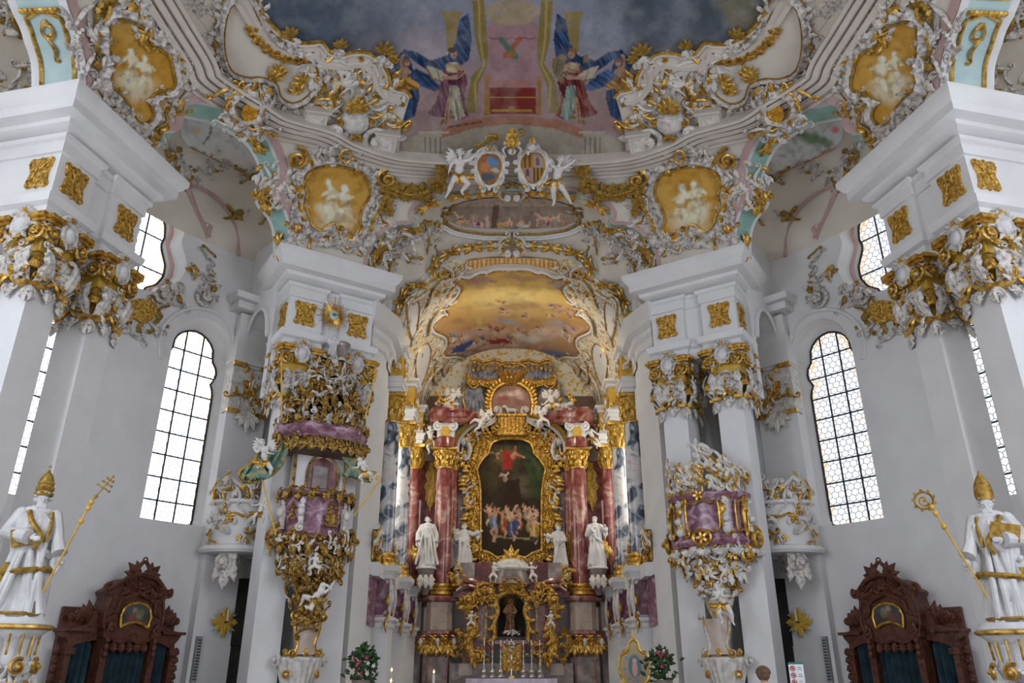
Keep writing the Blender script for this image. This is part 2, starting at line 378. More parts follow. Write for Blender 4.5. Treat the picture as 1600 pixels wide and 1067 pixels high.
def slab(bld,p3,fs,nrm,h,back=.03):
    """raise a triangulated patch off its surface by h with side skirts"""
    p3=np.asarray(p3); n=len(p3); top=p3+nrm*(h[:,None] if np.ndim(h) else h); bot=p3-nrm*back; eb=edges_boundary(fs)
    # orient
    f0=fs[0]; a,b,c=[top[i] for i in f0[:3]]
    if np.cross(b-a,c-a)@nrm[f0[0]]<0: fs=[f[::-1] for f in fs]; eb=[(q,p) for p,q in eb]
    bld.add(np.concatenate([top,bot]),list(fs)+[(a,a+n,b+n,b) for a,b in [(q,p) for p,q in eb]])
def patch(bld,outer,surf,step=12,h=.03,holes=(),back=.03,relief=None):
    nv,fs=cdt(outer,holes,step); p=surf.cast(nv); n=surf.nrm(p)
    hh=h if relief is None else h+relief(nv)
    slab(bld,p,fs,n,hh,back); return np.concatenate([nv,nv])
def flip(pts): return [(1600-2-x,y) for x,y in pts][::-1]
# ---------------------------------------------------------------- structure: dome, arches, walls
def q_of(p):
    p=np.asarray(p); x=p[:,0]/AX; y=(p[:,1]-CY)/BY; z=np.clip((p[:,2]-Z0)/HD,-.2,1); r=np.hypot(x,y)+1e-9; ph=np.arctan2(r,z); return np.stack([x/r*ph,y/r*ph],1)
def p_of(q,k=1.,dz=0):
    q=np.asarray(q); ph=np.hypot(q[:,0],q[:,1])+1e-9; s=np.sin(np.minimum(ph,pi/2)); z=np.where(ph<pi/2,np.cos(ph)*HD,-(ph-pi/2)*HD)
    return np.stack([AX*k*s*q[:,0]/ph,CY+BY*k*s*q[:,1]/ph,Z0+z+dz],1)
# opening edges traced on the left, on the dome
CH_L=[(572,450),(573,416),(576,398),(584,380),(595,366),(608,356),(624,351),(641,350),(647,344),(643,336),(648,324),(660,314),(678,306),(700,299),(726,295),(752,292.5),(776,291),(799,290.5)]
S1=[(232,262),(241,232),(249,213),(262,204),(275,205),(284,197),(286,180),(292,166),(308,159),(335,164),(362,172),(393,190),(416,210),(430,238),(437,262),(434,284),(425,296),(431,308),(443,322),(452,345),(454,385),(454,400)]
S0=[(134,170),(134,142),(134,100),(129,76),(124,60),(119,40),(108,15),(100,-10),(80,-60),(40,-110),(-30,-150),(-120,-150)]
def edge3(px,n): 
    c=chain(px,n=n); return DOME.cast(c)
chL=edge3(CH_L,60); chE=np.concatenate([chL,(chL*np.array((-1,1,1)))[::-1][1:]])
s1=edge3(S1,60); s0=edge3(S0,40)
def close_q(q):
    a=q[0]/np.linalg.norm(q[0])*1.75; b=q[-1]/np.linalg.norm(q[-1])*1.75
    m=(a+b)/2; m=m/np.linalg.norm(m)*2.6
    return [tuple(a)]+[tuple(t) for t in q]+[tuple(b),tuple(m)]
mir=lambda P:P*np.array((-1,1,1))
OPEN=[close_q(q_of(chE)),close_q(q_of(s1)),close_q(q_of(mir(s1))[::-1]),close_q(q_of(s0)),close_q(q_of(mir(s0))[::-1])]
disk=[(1.545*math.cos(t),1.545*math.sin(t)) for t in np.linspace(0,2*pi,121)[:-1]]
# openings run past the rim: cut the disk boundary into the holes by giving each its own clipped polygon
def clipq(P,r=1.9):
    P=resamp(np.array(P),step=.03); l=np.linalg.norm(P,axis=1); k=np.minimum(1,r/l); return [tuple(p) for p in P*k[:,None]]
holes=OPEN
nv,fs=cdt(disk,holes,.05)
fs=[f for f in fs if nv[list(f)].mean(0)[1]>-1.64]
b=B('plaster_vault'); p=p_of(nv); b.add(p,fs); p2=p_of(nv,1.05,.35); b.add(p2,[f[::-1] for f in fs])
eb=edges_boundary(fs); n0=len(p); b.f+=[(y,x,x+n0,y+n0) for x,y in eb]; b.mi+=[0]*len(eb)
dome=b.build('ceiling',kind='structure')
# soffits of the side arches
def strip(bld,A,C):
    n=len(A); bld.add(np.concatenate([A,C]),[(i,i+1,n+i+1,n+i) for i in range(n-1)])
W1=np.array((-.74,.67,0)); W0=np.array((-1,.05,0))
def soffit(name,edge,d,depth,mirror,mats,lab=None):
    b=B(*mats); E=edge[edge[:,2]>13.3]; C=E+d*depth
    sub=[0,.14,.86,1]; 
    for a,c,m in zip(sub[:-1],sub[1:],(0,1,0)):
        b.m=m; strip(b,E+d*depth*a,E+d*depth*c)
    return b.build(name,mirror=mirror,kind='structure')
for mr in (False,True):
    soffit('trim_1',s1,W1,.95,mr,('plaster','mint'))
    soffit('trim_2',s0,W0,1.25,mr,('plaster','mint_pale'))
    b=B('rose')                      # rose coloured edge lines beside the openings
    for E in (s1,s0):
        s1_=E is s1; kk=E[:,2]>13.34; full=E; E=E[kk]
        n=DOME.nrm(E); T=np.gradient(E,axis=0); T/=np.linalg.norm(T,axis=1)[:,None]; S=np.cross(T,n)
        if 1: S=-S if s1_==((S[len(S)//2]@np.array((0,0,1)))<0) else S
        sg=1 if S[len(S)//2][2]>0 else -1
        strip(b,E-n*0-n*(-.03),E+S*sg*.22+n*.03)
    b.build('trim_3',mirror=mr,kind='structure')
# outer wall with windows: (u=theta*13.7, z) sheet
def out_pt(u,z,d=0):
    th=np.asarray(u)/13.7; x=-WX*np.sin(th); y=CY+WY*np.cos(th); nx=-np.sin(th)/WX; ny=np.cos(th)/WY; l=np.hypot(nx,ny)
    return np.stack([x+d*nx/l,y+d*ny/l,np.broadcast_to(z,np.shape(x))],-1)
def out_u(p): return 13.7*np.arctan2(-p[:,0]/WX,(p[:,1]-CY)/WY)
def uz(px): p=OUT.cast(px); return np.stack([out_u(p),p[:,2]],1)
def win_shape(k,w,h,gl=False):
    """half outline from bottom centre up to the top centre; k: tall or trefoil; gl: the notched glass"""
    if k=='tall':
        if not gl: P=[(w,0),(w,h-w*1.15)]+[(w*math.cos(t),h-w*1.15+w*1.15*math.sin(t)) for t in np.linspace(0,pi/2,10)[1:]]
        else: P=[(w,0),(w,h*.70),(w*.86,h*.715),(w*.86,h*.745),(w*1.0,h*.765),(w*1.02,h*.80),(w*.95,h*.835),(w*.80,h*.86),(w*.76,h*.885),(w*.80,h*.90),(w*.72,h*.94),(w*.5,h*.975),(w*.25,h*.993),(0,h)]
    else:
        P=[(0,0),(w*.35,h*.01),(w*.55,h*.06),(w*.62,h*.13),(w*.85,h*.19),(w,h*.30),(w*1.0,h*.42),(w*.86,h*.53),(w*.78,h*.60),(w*.84,h*.70),(w*.78,h*.83),(w*.55,h*.94),(w*.28,h*.99),(0,h)]
    P=np.array(P); L=np.concatenate([P,(P*np.array((-1,1)))[::-1]]); 
    k=[0]; 
    for i in range(1,len(L)):
        if np.linalg.norm(L[i]-L[k[-1]])>1e-4 and (i<len(L)-0): k.append(i)
    L=L[k]; 
    if np.linalg.norm(L[0]-L[-1])<1e-4: L=L[:-1]
    return L
def wpos(px): q=uz([px])[0]; return q
a=wpos((218,812)); c=wpos((326,820)); t=wpos((310,492))
TW=dict(k='tall',u=(a[0]+c[0])/2,z=(a[1]+c[1])/2,w=abs(a[0]-c[0])/2,h=t[1]-(a[1]+c[1])/2)
e=wpos((36,772)); g=wpos((96,500)); TW2=dict(TW); TW2['u']=wpos((57,768))[0]+TW['w']-.45
ua=wpos((290,380)); ub=wpos((238,452)); uc=wpos((262,318))
UW=dict(k='tre',u=ub[0]+.55,z=ub[1]-.15,w=1.45,h=uc[1]-ub[1]+.55)
print('WIN',TW,TW2,UW)
WINS=[TW,TW2,dict(UW,u=UW['u']),dict(TW,u=TW2['u']+5.)]
nW=0
for mr in (False,True):
    hs=[]; 
    for W in WINS: L=win_shape(W['k'],W['w'],W['h']); hs.append([(W['u']+x,W['z']+z) for x,z in resamp(np.r_[L,L[:1]],step=.3,closed=True)])
    outer=[(5.2,-.2),(27,-.2),(27,15.6),(5.2,15.6)]
    outer=[tuple(p) for p in resamp(np.array(outer+outer[:1]),step=.6,closed=True)]
    nv,fs=cdt(outer,hs,.7); b=B('plaster'); b.add(out_pt(nv[:,0],nv[:,1]),fs)
    b.add(out_pt(nv[:,0],nv[:,1],.9),fs)
    for W in WINS:
        L=win_shape(W['k'],W['w'],W['h']); Lg=win_shape(W['k'],W['w']*.80,W['h']*.95,gl=True)
        Lr=resamp(np.r_[L,L[:1]],n=90,closed=True); Gr=resamp(np.r_[Lg,Lg[:1]],n=90,closed=True); Gr=Gr+np.array((0,W['h']*.012))
        # reveal from the wall face to the glass, in two steps
        A=out_pt(W['u']+Lr[:,0],W['z']+Lr[:,1]); M=Lr*.5+Gr*.5; Md=out_pt(W['u']+Lr[:,0]*.97,W['z']+M[:,1]*.5+Lr[:,1]*.5,.42); C=out_pt(W['u']+Gr[:,0],W['z']+Gr[:,1],.72)
        for P,Q in ((A,Md),(Md,C)): strip(b,np.r_[P,P[:1]],np.r_[Q,Q[:1]])
    b.build('wall_right' if mr else 'wall_left',mirror=mr,kind='structure')
    for W in WINS:
        nW+=1; Lg=win_shape(W['k'],W['w']*.80,W['h']*.95,gl=True); Gr=resamp(np.r_[Lg,Lg[:1]],n=70,closed=True)+np.array((0,W['h']*.012))
        outl=[(x,z) for x,z in Gr]; nv,fs=cdt(outl,[],.35); u=W['u']+nv[:,0]; z=W['z']+nv[:,1]
        d=np.min(np.linalg.norm(nv[:,None]-Gr[None],axis=2),axis=1); ed=np.where((d<.16)&(nv[:,1]>W['h']*(.12 if W['k']=='tre' else .0)),1.,0)
        root=bpy.data.objects.new('window_%d'%nW,None); 
        gl=B('leaded_glass'); gl.add(out_pt(u,z,.70),fs)
        cen=out_pt(np.array([W['u']]),np.array([W['z']]),.7)[0]
        sc.collection.objects.link(root); o=cen*np.array((-1 if mr else 1,1,1)); root.location=o; WL[root.name]=tuple(o); tag(root,kind='structure')
        gl.build('window_pane',root,mr,cols=np.stack([nv[:,0]/50+.5,nv[:,1]/50+.5,ed],1))
        fr=B('lead'); G=out_pt(W['u']+Gr[:,0],W['z']+Gr[:,1],.69); fr.tube(G,.035,5,closed=True)
        for i in (-1,1):
            x=W['w']*.8*i/3; zz=[zq for zq in np.linspace(0,W['h'],200) if pip([(x,zq)],Gr)[0]]
            if zz: fr.tube(out_pt(np.full(12,W['u']+x),W['z']+np.linspace(zz[0],zz[-1],12),.68),.028,5)
        nr=9 if W['k']=='tall' else 3
        for i in range(1,nr):
            zq=W['h']*.95*i/nr; xx=[x for x in np.linspace(-2,2,300) if pip([(x,zq)],Gr)[0]]
            if xx: fr.tube(out_pt(W['u']+np.linspace(xx[0],xx[-1],8),np.full(8,W['z']+zq),.68),.026,5)
        fr.build('window_bars',root,mr)
        if W['k']=='tre':
            rr=B('rose'); Lr=resamp(np.r_[Gr,Gr[:1]]*1.13-np.array((0,.05)),n=90,closed=True)
            rr.tube(out_pt(W['u']+Lr[:,0],W['z']+Lr[:,1]-.08,.56),.085,6,closed=True,flat=1); rr.build('window_moulding',root,mr)
# ambulatory vault between dome and outer wall
def f_amb(p):
    th=np.arctan2((p[:,1]-CY)/BY,p[:,0]/AX); r=np.hypot(p[:,0]/AX,(p[:,1]-CY)/BY)
    ro=1/np.sqrt((np.cos(th)*AX/WX)**2+(np.sin(th)*BY/WY)**2)   # outer wall in units of the dome oval
    s=np.clip((r-.80)/(ro-.80),0,1.2); z=np.where(s<.45,16.0+1.0*np.sin(s/.45*pi/2),14.2+2.8*np.sqrt(np.maximum(0,1-((s-.45)/.55)**2)))
    return np.where(s>=1,-1,z-p[:,2])
AMB=Surf(f_amb)
for mr in (False,True):
    b=B('plaster_vault'); vs=[]; nt_=60; ns=16
    ths=np.linspace(R_(178),R_(113),nt_)
    for th in ths:
        ro=1/math.sqrt((math.cos(th)*AX/WX)**2+(math.sin(th)*BY/WY)**2)
        for j in range(ns+1):
            s=j/ns; r=.80+(ro-.80)*s; z=16+math.sin(s/.45*pi/2) if s<.45 else 14.2+2.8*math.sqrt(max(0,1-((s-.45)/.55)**2))
            vs.append((AX*r*math.cos(th),CY+BY*r*math.sin(th),z))
    b.add(vs,[(i*(ns+1)+j,(i+1)*(ns+1)+j,(i+1)*(ns+1)+j+1,i*(ns+1)+j+1) for i in range(nt_-1) for j in range(ns)])
    b.build('ceiling_side_right' if mr else 'ceiling_side_left',mirror=mr,kind='structure')
# transition vault: loft from the choir opening in the dome to the inner arch
IN_L=[(606,530),(608,491),(612,478),(620,462),(628,449),(636,441),(650,438),(660,433),(666,424),(672,408),(684,396),(700,387),(722,381),(750,377),(775,374.5),(799,373)]
PL24=Plane((0,24,0),(0,-1,0))
inL=PL24.cast(chain(IN_L,n=60)); inE=np.concatenate([inL,mir(inL)[::-1][1:]])
nL=len(inE); K=10; vs=[]
def castY(P,Y):
    d=rays(P); return O+d*((np.asarray(Y)-O[1])/d[:,1])[:,None]
CH2_L=[(580,450),(581,418),(584,402),(591,388),(600,376),(612,367),(626,361),(646,360),(655,352),(652,342),(656,334),(668,326),(684,318),(703,311),(728,307),(752,304.5),(776,303),(799,302.5)]
c2=castY(chain(CH2_L,n=60),chL[:,1]+.45); c2[-1,0]=0
chI=np.concatenate([c2,mir(c2)[::-1][1:]])
IN2_L=[(619,530),(622,495),(628,474),(636,458),(645,449),(657,446),(670,438),(680,424),(688,409),(700,400),(722,393),(750,389),(775,387),(799,386)]
i2=Plane((0,24.3,0),(0,-1,0)).cast(chain(IN2_L,n=60)); i2[-1,0]=0; inI=np.concatenate([i2,mir(i2)[::-1][1:]])
for j in range(K+1):
    t=j/K; vs.append(chI*(1-t)+inE*t+np.array((0,0,1))*(.35*math.sin(pi*t)))
vs=np.concatenate(vs); fl=[(j*nL+i,j*nL+i+1,(j+1)*nL+i+1,(j+1)*nL+i) for j in range(K) for i in range(nL-1)]
TRANS=MeshS(vs,fl); b=B('plaster_vault'); b.add(vs,fl); b.build('ceiling_choir_entrance',kind='structure')
# choir vault from Y=24 back; its front edge meets the inner arch
def cv_pt(t,y): # t in -1..1 across
    a=t*pi/2; x=CW*np.sign(t)*np.abs(np.sin(a))**(2/2.3); z=CZS+CH*np.maximum(np.cos(a),0)**(1.0); return x,y,z
b=B('plaster_vault'); vs=[]; nx=60; ys=[24.3]+list(np.linspace(24.6,33.6,20))
for y in ys:
    for i in range(nx+1):
        t=-1+2*i/nx; x,_,z=cv_pt(t,y); vs.append((x,y,z))
fc=[(j*(nx+1)+i,j*(nx+1)+i+1,(j+1)*(nx+1)+i+1,(j+1)*(nx+1)+i) for j in range(len(ys)-1) for i in range(nx)]
b.add(vs,fc)
v0=np.array(vs[:nx+1]); v0=v0 if v0[0][0]<0 else v0[::-1]
strip(b,resamp(inI,n=nx+1),v0)
b.build('ceiling_choir',kind='structure')
# wall around the inner arch, back wall of the choir, floors
b=B('plaster'); b.box((0,33.9,8),(9.4,.5,17)); b.build('wall_back',kind='structure')
b=B('floor_stone'); b.box((0,14,-.15),(34,44,.3)); b.build('floor',kind='structure')
b=B('floor_stone'); b.box((0,29,.25),(8.2,9.4,.5)); b.build('floor_choir',kind='structure')
for mr in (False,True):
    b=B('plaster'); b.box((-6.9,29,8),(.3,10.5,16)); b.box((-5.8,24.9,12.5),(2.6,.4,6)); b.build('wall_choir_right' if mr else 'wall_choir_left',mirror=mr,kind='structure')

# arch bands at the mouth of the choir
def bandarch(A,C,mats,sub,name):
    b=B(*mats)
    for a,c,m in sub: b.m=m; strip(b,A*(1-a)+C*a,A*(1-c)+C*c)
    return b.build(name,kind='structure')
bandarch(chE,chI,('plaster','mint_pale','gold'),[(0,.14,0),(.14,.2,2),(.2,.78,1),(.78,.84,2),(.84,1,0)],'trim_7')
bandarch(inE,inI,('plaster','mint_pale','gold'),[(0,.14,0),(.14,.2,2),(.2,.76,1),(.76,.84,2),(.84,1,0)],'trim_8')
def rosestrip(E,w_,name):
    n=DOME.nrm(E); T=np.gradient(E,axis=0); T/=np.linalg.norm(T,axis=1)[:,None]; S=np.cross(T,n); c=E.mean(0); S*=np.sign(((E-c)*S).sum()); b=B('rose'); strip(b,E+n*.02,E+S*w_+n*.03); b.build(name,kind='structure')
rosestrip(chE,.13,'trim_9')
E=inE; T=np.gradient(E,axis=0); T/=np.linalg.norm(T,axis=1)[:,None]; S=np.cross(T,(0,-1,0)); S*=np.sign(((E-E.mean(0))*S).sum()); b=B('rose'); strip(b,E-np.array((0,.02,0)),E+S*.2-np.array((0,.06,0))); b.build('trim_10',kind='structure')
b=B('plaster'); b.box((0,-3.2,11),(26,.4,12)); b.build('wall_rear_light_block',kind='structure')  # unseen upper part of the rear wall, added to keep light off the dome
# ---------------------------------------------------------------- ornament kit (local x right, y up, z out of the surface)
def frame(o,ex,ey,ez,s=1.):
    T=np.eye(4); T[:3,0]=np.array(ex)*s; T[:3,1]=np.array(ey)*s; T[:3,2]=np.array(ez)*s; T[:3,3]=o; return T
def rot2(T,a,x=0,y=0,z=0,s=1.,fx=1):
    c,d=math.cos(a)*s,math.sin(a)*s; M=np.eye(4); M[:3,:3]=np.array(((c*fx,-d,0),(d*fx,c,0),(0,0,s))); M[:3,3]=(x,y,z); return T@M
def scroll(b,x,y,r,turns=1.6,w=.04,dr=1,a0=0,z=.03,rise=.5,n=None):
    n=n or int(12*turns)+4; t=np.linspace(0,1,n); a=a0+dr*2*pi*turns*t; q=r*(1-.86*t)
    b.tube(np.stack([x+q*np.cos(a),y+q*np.sin(a),z+r*rise*t],1),w*(1-.35*t),5)
    b.ell((x,y,z+r*rise),(w*1.3,w*1.3,w*1.3),6,4)
def cscroll(b,P,w=.04,r1=.12,r2=.09,z=.03,dr=1,arch=.04):
    """band through P rolling into a spiral at both ends"""
    P=chain(P,n=14); n=len(P); t=np.linspace(0,1,n); zz=z+arch*np.sin(pi*t)
    b.tube(np.c_[P,zz],w*(.75+.5*np.sin(pi*t)),5)
    for e,o,r,d in ((P[0],P[0]-P[1],r1,-dr),(P[-1],P[-1]-P[-2],r2,dr)):
        if r<=0: continue
        o=o/np.linalg.norm(o); nn=np.array((-o[1],o[0]))*d; c=e+nn*r; a=math.atan2(-nn[1],-nn[0]); scroll(b,c[0],c[1],r,1.1,w*.8,d,a,z,.3,12)
def leaf(b,x,y,ang,L,W,lift=.3,z=.02,lobes=3,bend=0,n=9,curl=.5):
    t=np.linspace(0,1,n); a=ang+bend*t; st=L/(n-1); cx=x+np.r_[0,np.cumsum(np.cos(a[:-1])*st)]; cy=y+np.r_[0,np.cumsum(np.sin(a[:-1])*st)]
    zc=z+L*lift*np.sin(t*pi*.62)*1.0-L*lift*curl*t**3
    w=W*np.sin(pi*np.clip(t*.93+.07,0,1))**.7*(1+.28*np.cos(2*pi*lobes*t))*.5; w[-1]=W*.02
    nx,ny=-np.sin(a),np.cos(a); vs=[]
    for k,(s,dz) in enumerate(((-1,-.18),(-.45,.10),(0,0.02),(.45,.10),(1,-.18))):
        vs.append(np.stack([cx+nx*w*s,cy+ny*w*s,zc+w*dz*1.4],1))
    vs=np.concatenate(vs); fs=[(k*n+i,k*n+i+1,(k+1)*n+i+1,(k+1)*n+i) for k in range(4) for i in range(n-1)]
    lo=vs.copy(); lo[:,2]-=max(.012,W*.12); m=len(vs)
    fs=fs+[tuple(i+m for i in f[::-1]) for f in fs]
    for i in range(n-1): fs+=[(i,i+m,i+1+m,i+1),(4*n+i,4*n+i+1,4*n+i+1+m,4*n+i+m)]
    b.add(np.concatenate([vs,lo]),fs)
def shell(b,x,y,r,n=7,a0=.3,a1=2.84,z=.03,w=None,r0=.25):
    w=w or r*.5*(a1-a0)/n
    for i in range(n):
        a=a0+(a1-a0)*(i+.5)/n; t=np.linspace(0,1,5); q=r*(r0+(1-r0)*t)*(1-.08*abs(i-(n-1)/2)/n)
        b.tube(np.stack([x+q*math.cos(a),y+q*math.sin(a),z+r*.30*t**1.5],1),w*(.35+.75*t),5)
def flower(b,x,y,r,z=.05,n=5,m2=None):
    for i in range(n):
        a=2*pi*i/n+x*7; c,s=math.cos(a),math.sin(a)
        b.ell((x+c*r*.55,y+s*r*.55,z),(r*.5,r*.32,r*.18),6,4,np.array(((c,-s,0),(s,c,0),(0,0,1))))
    b.ell((x,y,z+r*.15),(r*.22,)*3,6,4)
def oval_ring(b,x,y,rx,ry,w,z=.04,rot=0,n=20):
    t=np.linspace(0,2*pi,n+1)[:-1]; c,s=math.cos(rot),math.sin(rot); X=rx*np.cos(t); Y=ry*np.sin(t)
    b.tube(np.stack([x+X*c-Y*s,y+X*s+Y*c,np.full(n,z)],1),w,5,closed=True)
def spray(b,x,y,ang,L,n=3,z=.03,W=None,sp=.5):
    for i in range(n):
        a=ang+(i-(n-1)/2)*sp; leaf(b,x,y,a,L*(1-.12*abs(i-(n-1)/2)),W or L*.32,.25,z,bend=.5*(i-(n-1)/2)*sp)
def roc(bw,bg,w,h,seed,n=8,z=.02,s=1.):
    """rocaille tangle filling a w x h field centred on the origin"""
    r=random.Random(seed)
    for i in range(n):
        x=r.uniform(-.5,.5)*w; y=r.uniform(-.5,.5)*h; a=r.uniform(0,2*pi); k=r.random(); bb=bg if r.random()<.42 else bw; L=s*r.uniform(.18,.34)
        if k<.45:
            c,d=math.cos(a),math.sin(a); q=r.choice((-1,1)); P=[(x-c*L,y-d*L),(x-d*L*.3*q,y+c*L*.3*q),(x+c*L,y+d*L)]
            cscroll(bb,P,L*.13,L*.34,L*.26,z,q,L*.25)
        elif k<.8: leaf(bb,x,y,a,L*1.3,L*.5,.35,z,bend=r.uniform(-1,1))
        elif k<.92: shell(bw,x,y,L*.8,6,a,a+2.2,z)
        else: flower(bg,x,y,L*.45,z+.03)
# ---------------------------------------------------------------- capitals and pillars
def capital(parent,o,t,n,wd,dp,h,mr,faces=(0,1,3),seed=1,stone='stucco_white',leafm='stucco',big=1.):
    """o: bottom front-left corner of the shaft top, t along, n outwards, sizes of the shaft"""
    t=np.array((*t,0.)); n=np.array((*n,0.)); up=np.array((0,0,1.)); c=np.array(o)+t*wd/2-n*dp/2
    core=B('gold_paint'); 
    hx,hy=wd/2+.02,dp/2+.02
    for z0,z1,k in ((-.02,h*.5,1.0),(h*.5,h*.8,1.12),(h*.8,h,1.2)):
        core.T=frame(c,t,n,up); core.box((0,0,(z0+z1)/2),(2*hx*k,2*hy*k,z1-z0))
    core.build('bell',parent,mr)
    wl=B(leafm); gd=B('gold_carved'); wh=B('statue_white'); ab=B('gold'); nk=B('gold'); 
    for fi in faces:
        a=fi*pi/2; 
        ex=t*math.cos(a)-n*math.sin(a)*-1 if False else None
        if fi==0: ex,ez,half,d=t,n,hx,hy
        elif fi==1: ex,ez,half,d=-n,t,hy,hx
        elif fi==3: ex,ez,half,d=n,-t,hy,hx
        else: ex,ez,half,d=-t,-n,hx,hy
        T=frame(c+ez*d,ex,up,ez)
        for b in (wl,gd,wh,ab,nk): b.T=T
        W=half*1.0; u=h/1.6*big
        # gilt abacus, broken in the middle by a cartouche
        for s in (-1,1):
            ab.box((s*(W+.02*u),h-.05*u,.17*u),(W*.95,.10*u,.36*u)); ab.box((s*(W+.02*u),h-.14*u,.13*u),(W*.8,.07*u,.28*u))
            # volutes
            scroll(gd,s*(W*1.02),h-.42*u,.20*u,1.9,.045*u,-s,pi/2,.20*u,.5); scroll(wl,s*(W*1.02),h-.42*u,.25*u,.7,.05*u,-s,pi/2,.15*u,.2)
            cscroll(wl,[(s*W*.30,h-.30*u),(s*W*.62,h-.16*u),(s*W*1.0,h-.22*u)],.045*u,0,0,.16*u,s)
            # leaves climbing the bell
            leaf(wl,s*W*.30,.10*u,pi/2-s*.2,.72*u,.27*u,.36,.06*u,bend=-s*.5); leaf(wl,s*W*.92,.02*u,pi/2+s*.1,.85*u,.28*u,.42,.06*u,bend=-s*.35)
            leaf(gd,s*W*.62,.30*u,pi/2-s*.6,.5*u,.2*u,.4,.12*u,bend=s*.8); leaf(gd,s*W*.95,.62*u,-pi/2+s*.5,.45*u,.2*u,.3,.14*u,bend=s*.6)
            cscroll(gd,[(s*W*.25,.28*u),(s*W*.65,.16*u),(s*W*.98,.34*u)],.03*u,.09*u,.08*u,.14*u,s)
            scroll(wl,s*W*.55,.62*u,.14*u,1.5,.035*u,s,0,.14*u,.5)
            # gilt neck moulding with a raised middle and a hanging leaf at each corner
            nk.box((s*W*.78,.02*u,.09*u),(W*.62,.09*u,.20*u)); cscroll(nk,[(s*W*.5,.02*u),(s*W*.28,.10*u),(0,.24*u)],.04*u,0,0,.13*u,s)
            leaf(wl,s*W*1.0,.0,-pi/2-s*.3,.42*u,.2*u,.2,.05*u,bend=s*.9); scroll(gd,s*W*.98,-.2*u,.08*u,1.3,.025*u,s,pi/2,.06*u)
        oval_ring(wl,0,h-.22*u,.20*u,.26*u,.06*u,.24*u); wh.ell((0,h-.22*u,.24*u),(.16*u,.21*u,.11*u),10,6)
        shell(wl,0,h-.04*u,.30*u,7,.3,2.84,.16*u); leaf(gd,0,h+.02*u,pi/2,.26*u,.14*u,.3,.2*u); scroll(gd,.14*u,h-.46*u,.10*u,1.3,.03*u,1,pi/2,.22*u); scroll(gd,-.14*u,h-.46*u,.10*u,1.3,.03*u,-1,pi/2,.22*u)
        oval_ring(wl,0,.66*u,.22*u,.20*u,.045*u,.14*u); shell(wl,0,.50*u,.24*u,7,.2,2.94,.14*u); flower(gd,0,.68*u,.13*u,.18*u)
        leaf(wl,0,.06*u,-pi/2,.34*u,.22*u,.2,.08*u); leaf(gd,0,.24*u,pi/2,.24*u,.2*u,.3,.14*u); scroll(wl,.1*u,-.02*u,.09*u,1.3,.03*u,-1,0,.08*u); scroll(wl,-.1*u,-.02*u,.09*u,1.3,.03*u,1,pi,.08*u)
        r=random.Random(seed*7+fi)
        for k in range(20):
            x=r.uniform(-1.1,1.1)*W; y=r.uniform(.1,1.25)*u; a=r.uniform(0,2*pi); (leaf if k%2 else (lambda b,x,y,a,L,W_,q,z:scroll(b,x,y,L*.4,1.3,.025*u,r.choice((-1,1)),a,z)))((gd,wl)[k%3>0],x,y,a,.24*u,.11*u,.35,(.15+.09*(k%2))*u)
    ab.build('abacus',parent,mr); nk.build('neck_moulding',parent,mr); wl.build('acanthus_leaves',parent,mr); gd.build('gilt_scrolls',parent,mr); wh.build('cartouche',parent,mr)
ENT=[(.05,10.3),(.05,10.62),(.16,10.68),(.2,10.86),(0,10.9),(0,12.0),(.05,12.02),(.05,12.30),(.12,12.34),(.14,12.44),(.26,12.62),(.28,12.72),(.50,12.78),(.50,13.0),(.56,13.05),(.66,13.22),(.66,13.36),(-.1,13.36)]
SHZ=8.8
def gold_panel(parent,c,ex,ez,mr,w=.66,h=.78):
    b=B('gold_carved'); L=[(-.5,.42),(-.38,.5),(-.12,.44),(.0,.52),(.12,.44),(.38,.5),(.5,.42),(.46,.2),(.40,0),(.42,-.25),(.5,-.4),(.36,-.5),(.12,-.45),(0,-.53),(-.12,-.45),(-.36,-.5),(-.5,-.4),(-.42,-.25),(-.40,0),(-.46,.2)]
    L=[(x*w,y*h) for x,y in L]; L=chain(L+L[:1],n=60)[:-1]; nv,fs=cdt([tuple(p) for p in L],[],.06)
    b.T=frame(c,ex,(0,0,1),ez); rr=np.sin(nv[:,0]*21)*np.sin(nv[:,1]*19+np.sin(nv[:,0]*9)*2)*.015
    P=np.c_[nv,np.zeros(len(nv))]; slab(b,P,fs,np.tile((0,0,1.),(len(nv),1)),.05+rr,.01)
    for s in (-1,1): cscroll(b,[(s*.34*w,.34*h),(s*.1*w,.1*h),(s*.3*w,-.3*h)],.018,.06,.05,.05,s,.01)
    return b.build('gilt_panel',parent,mr)
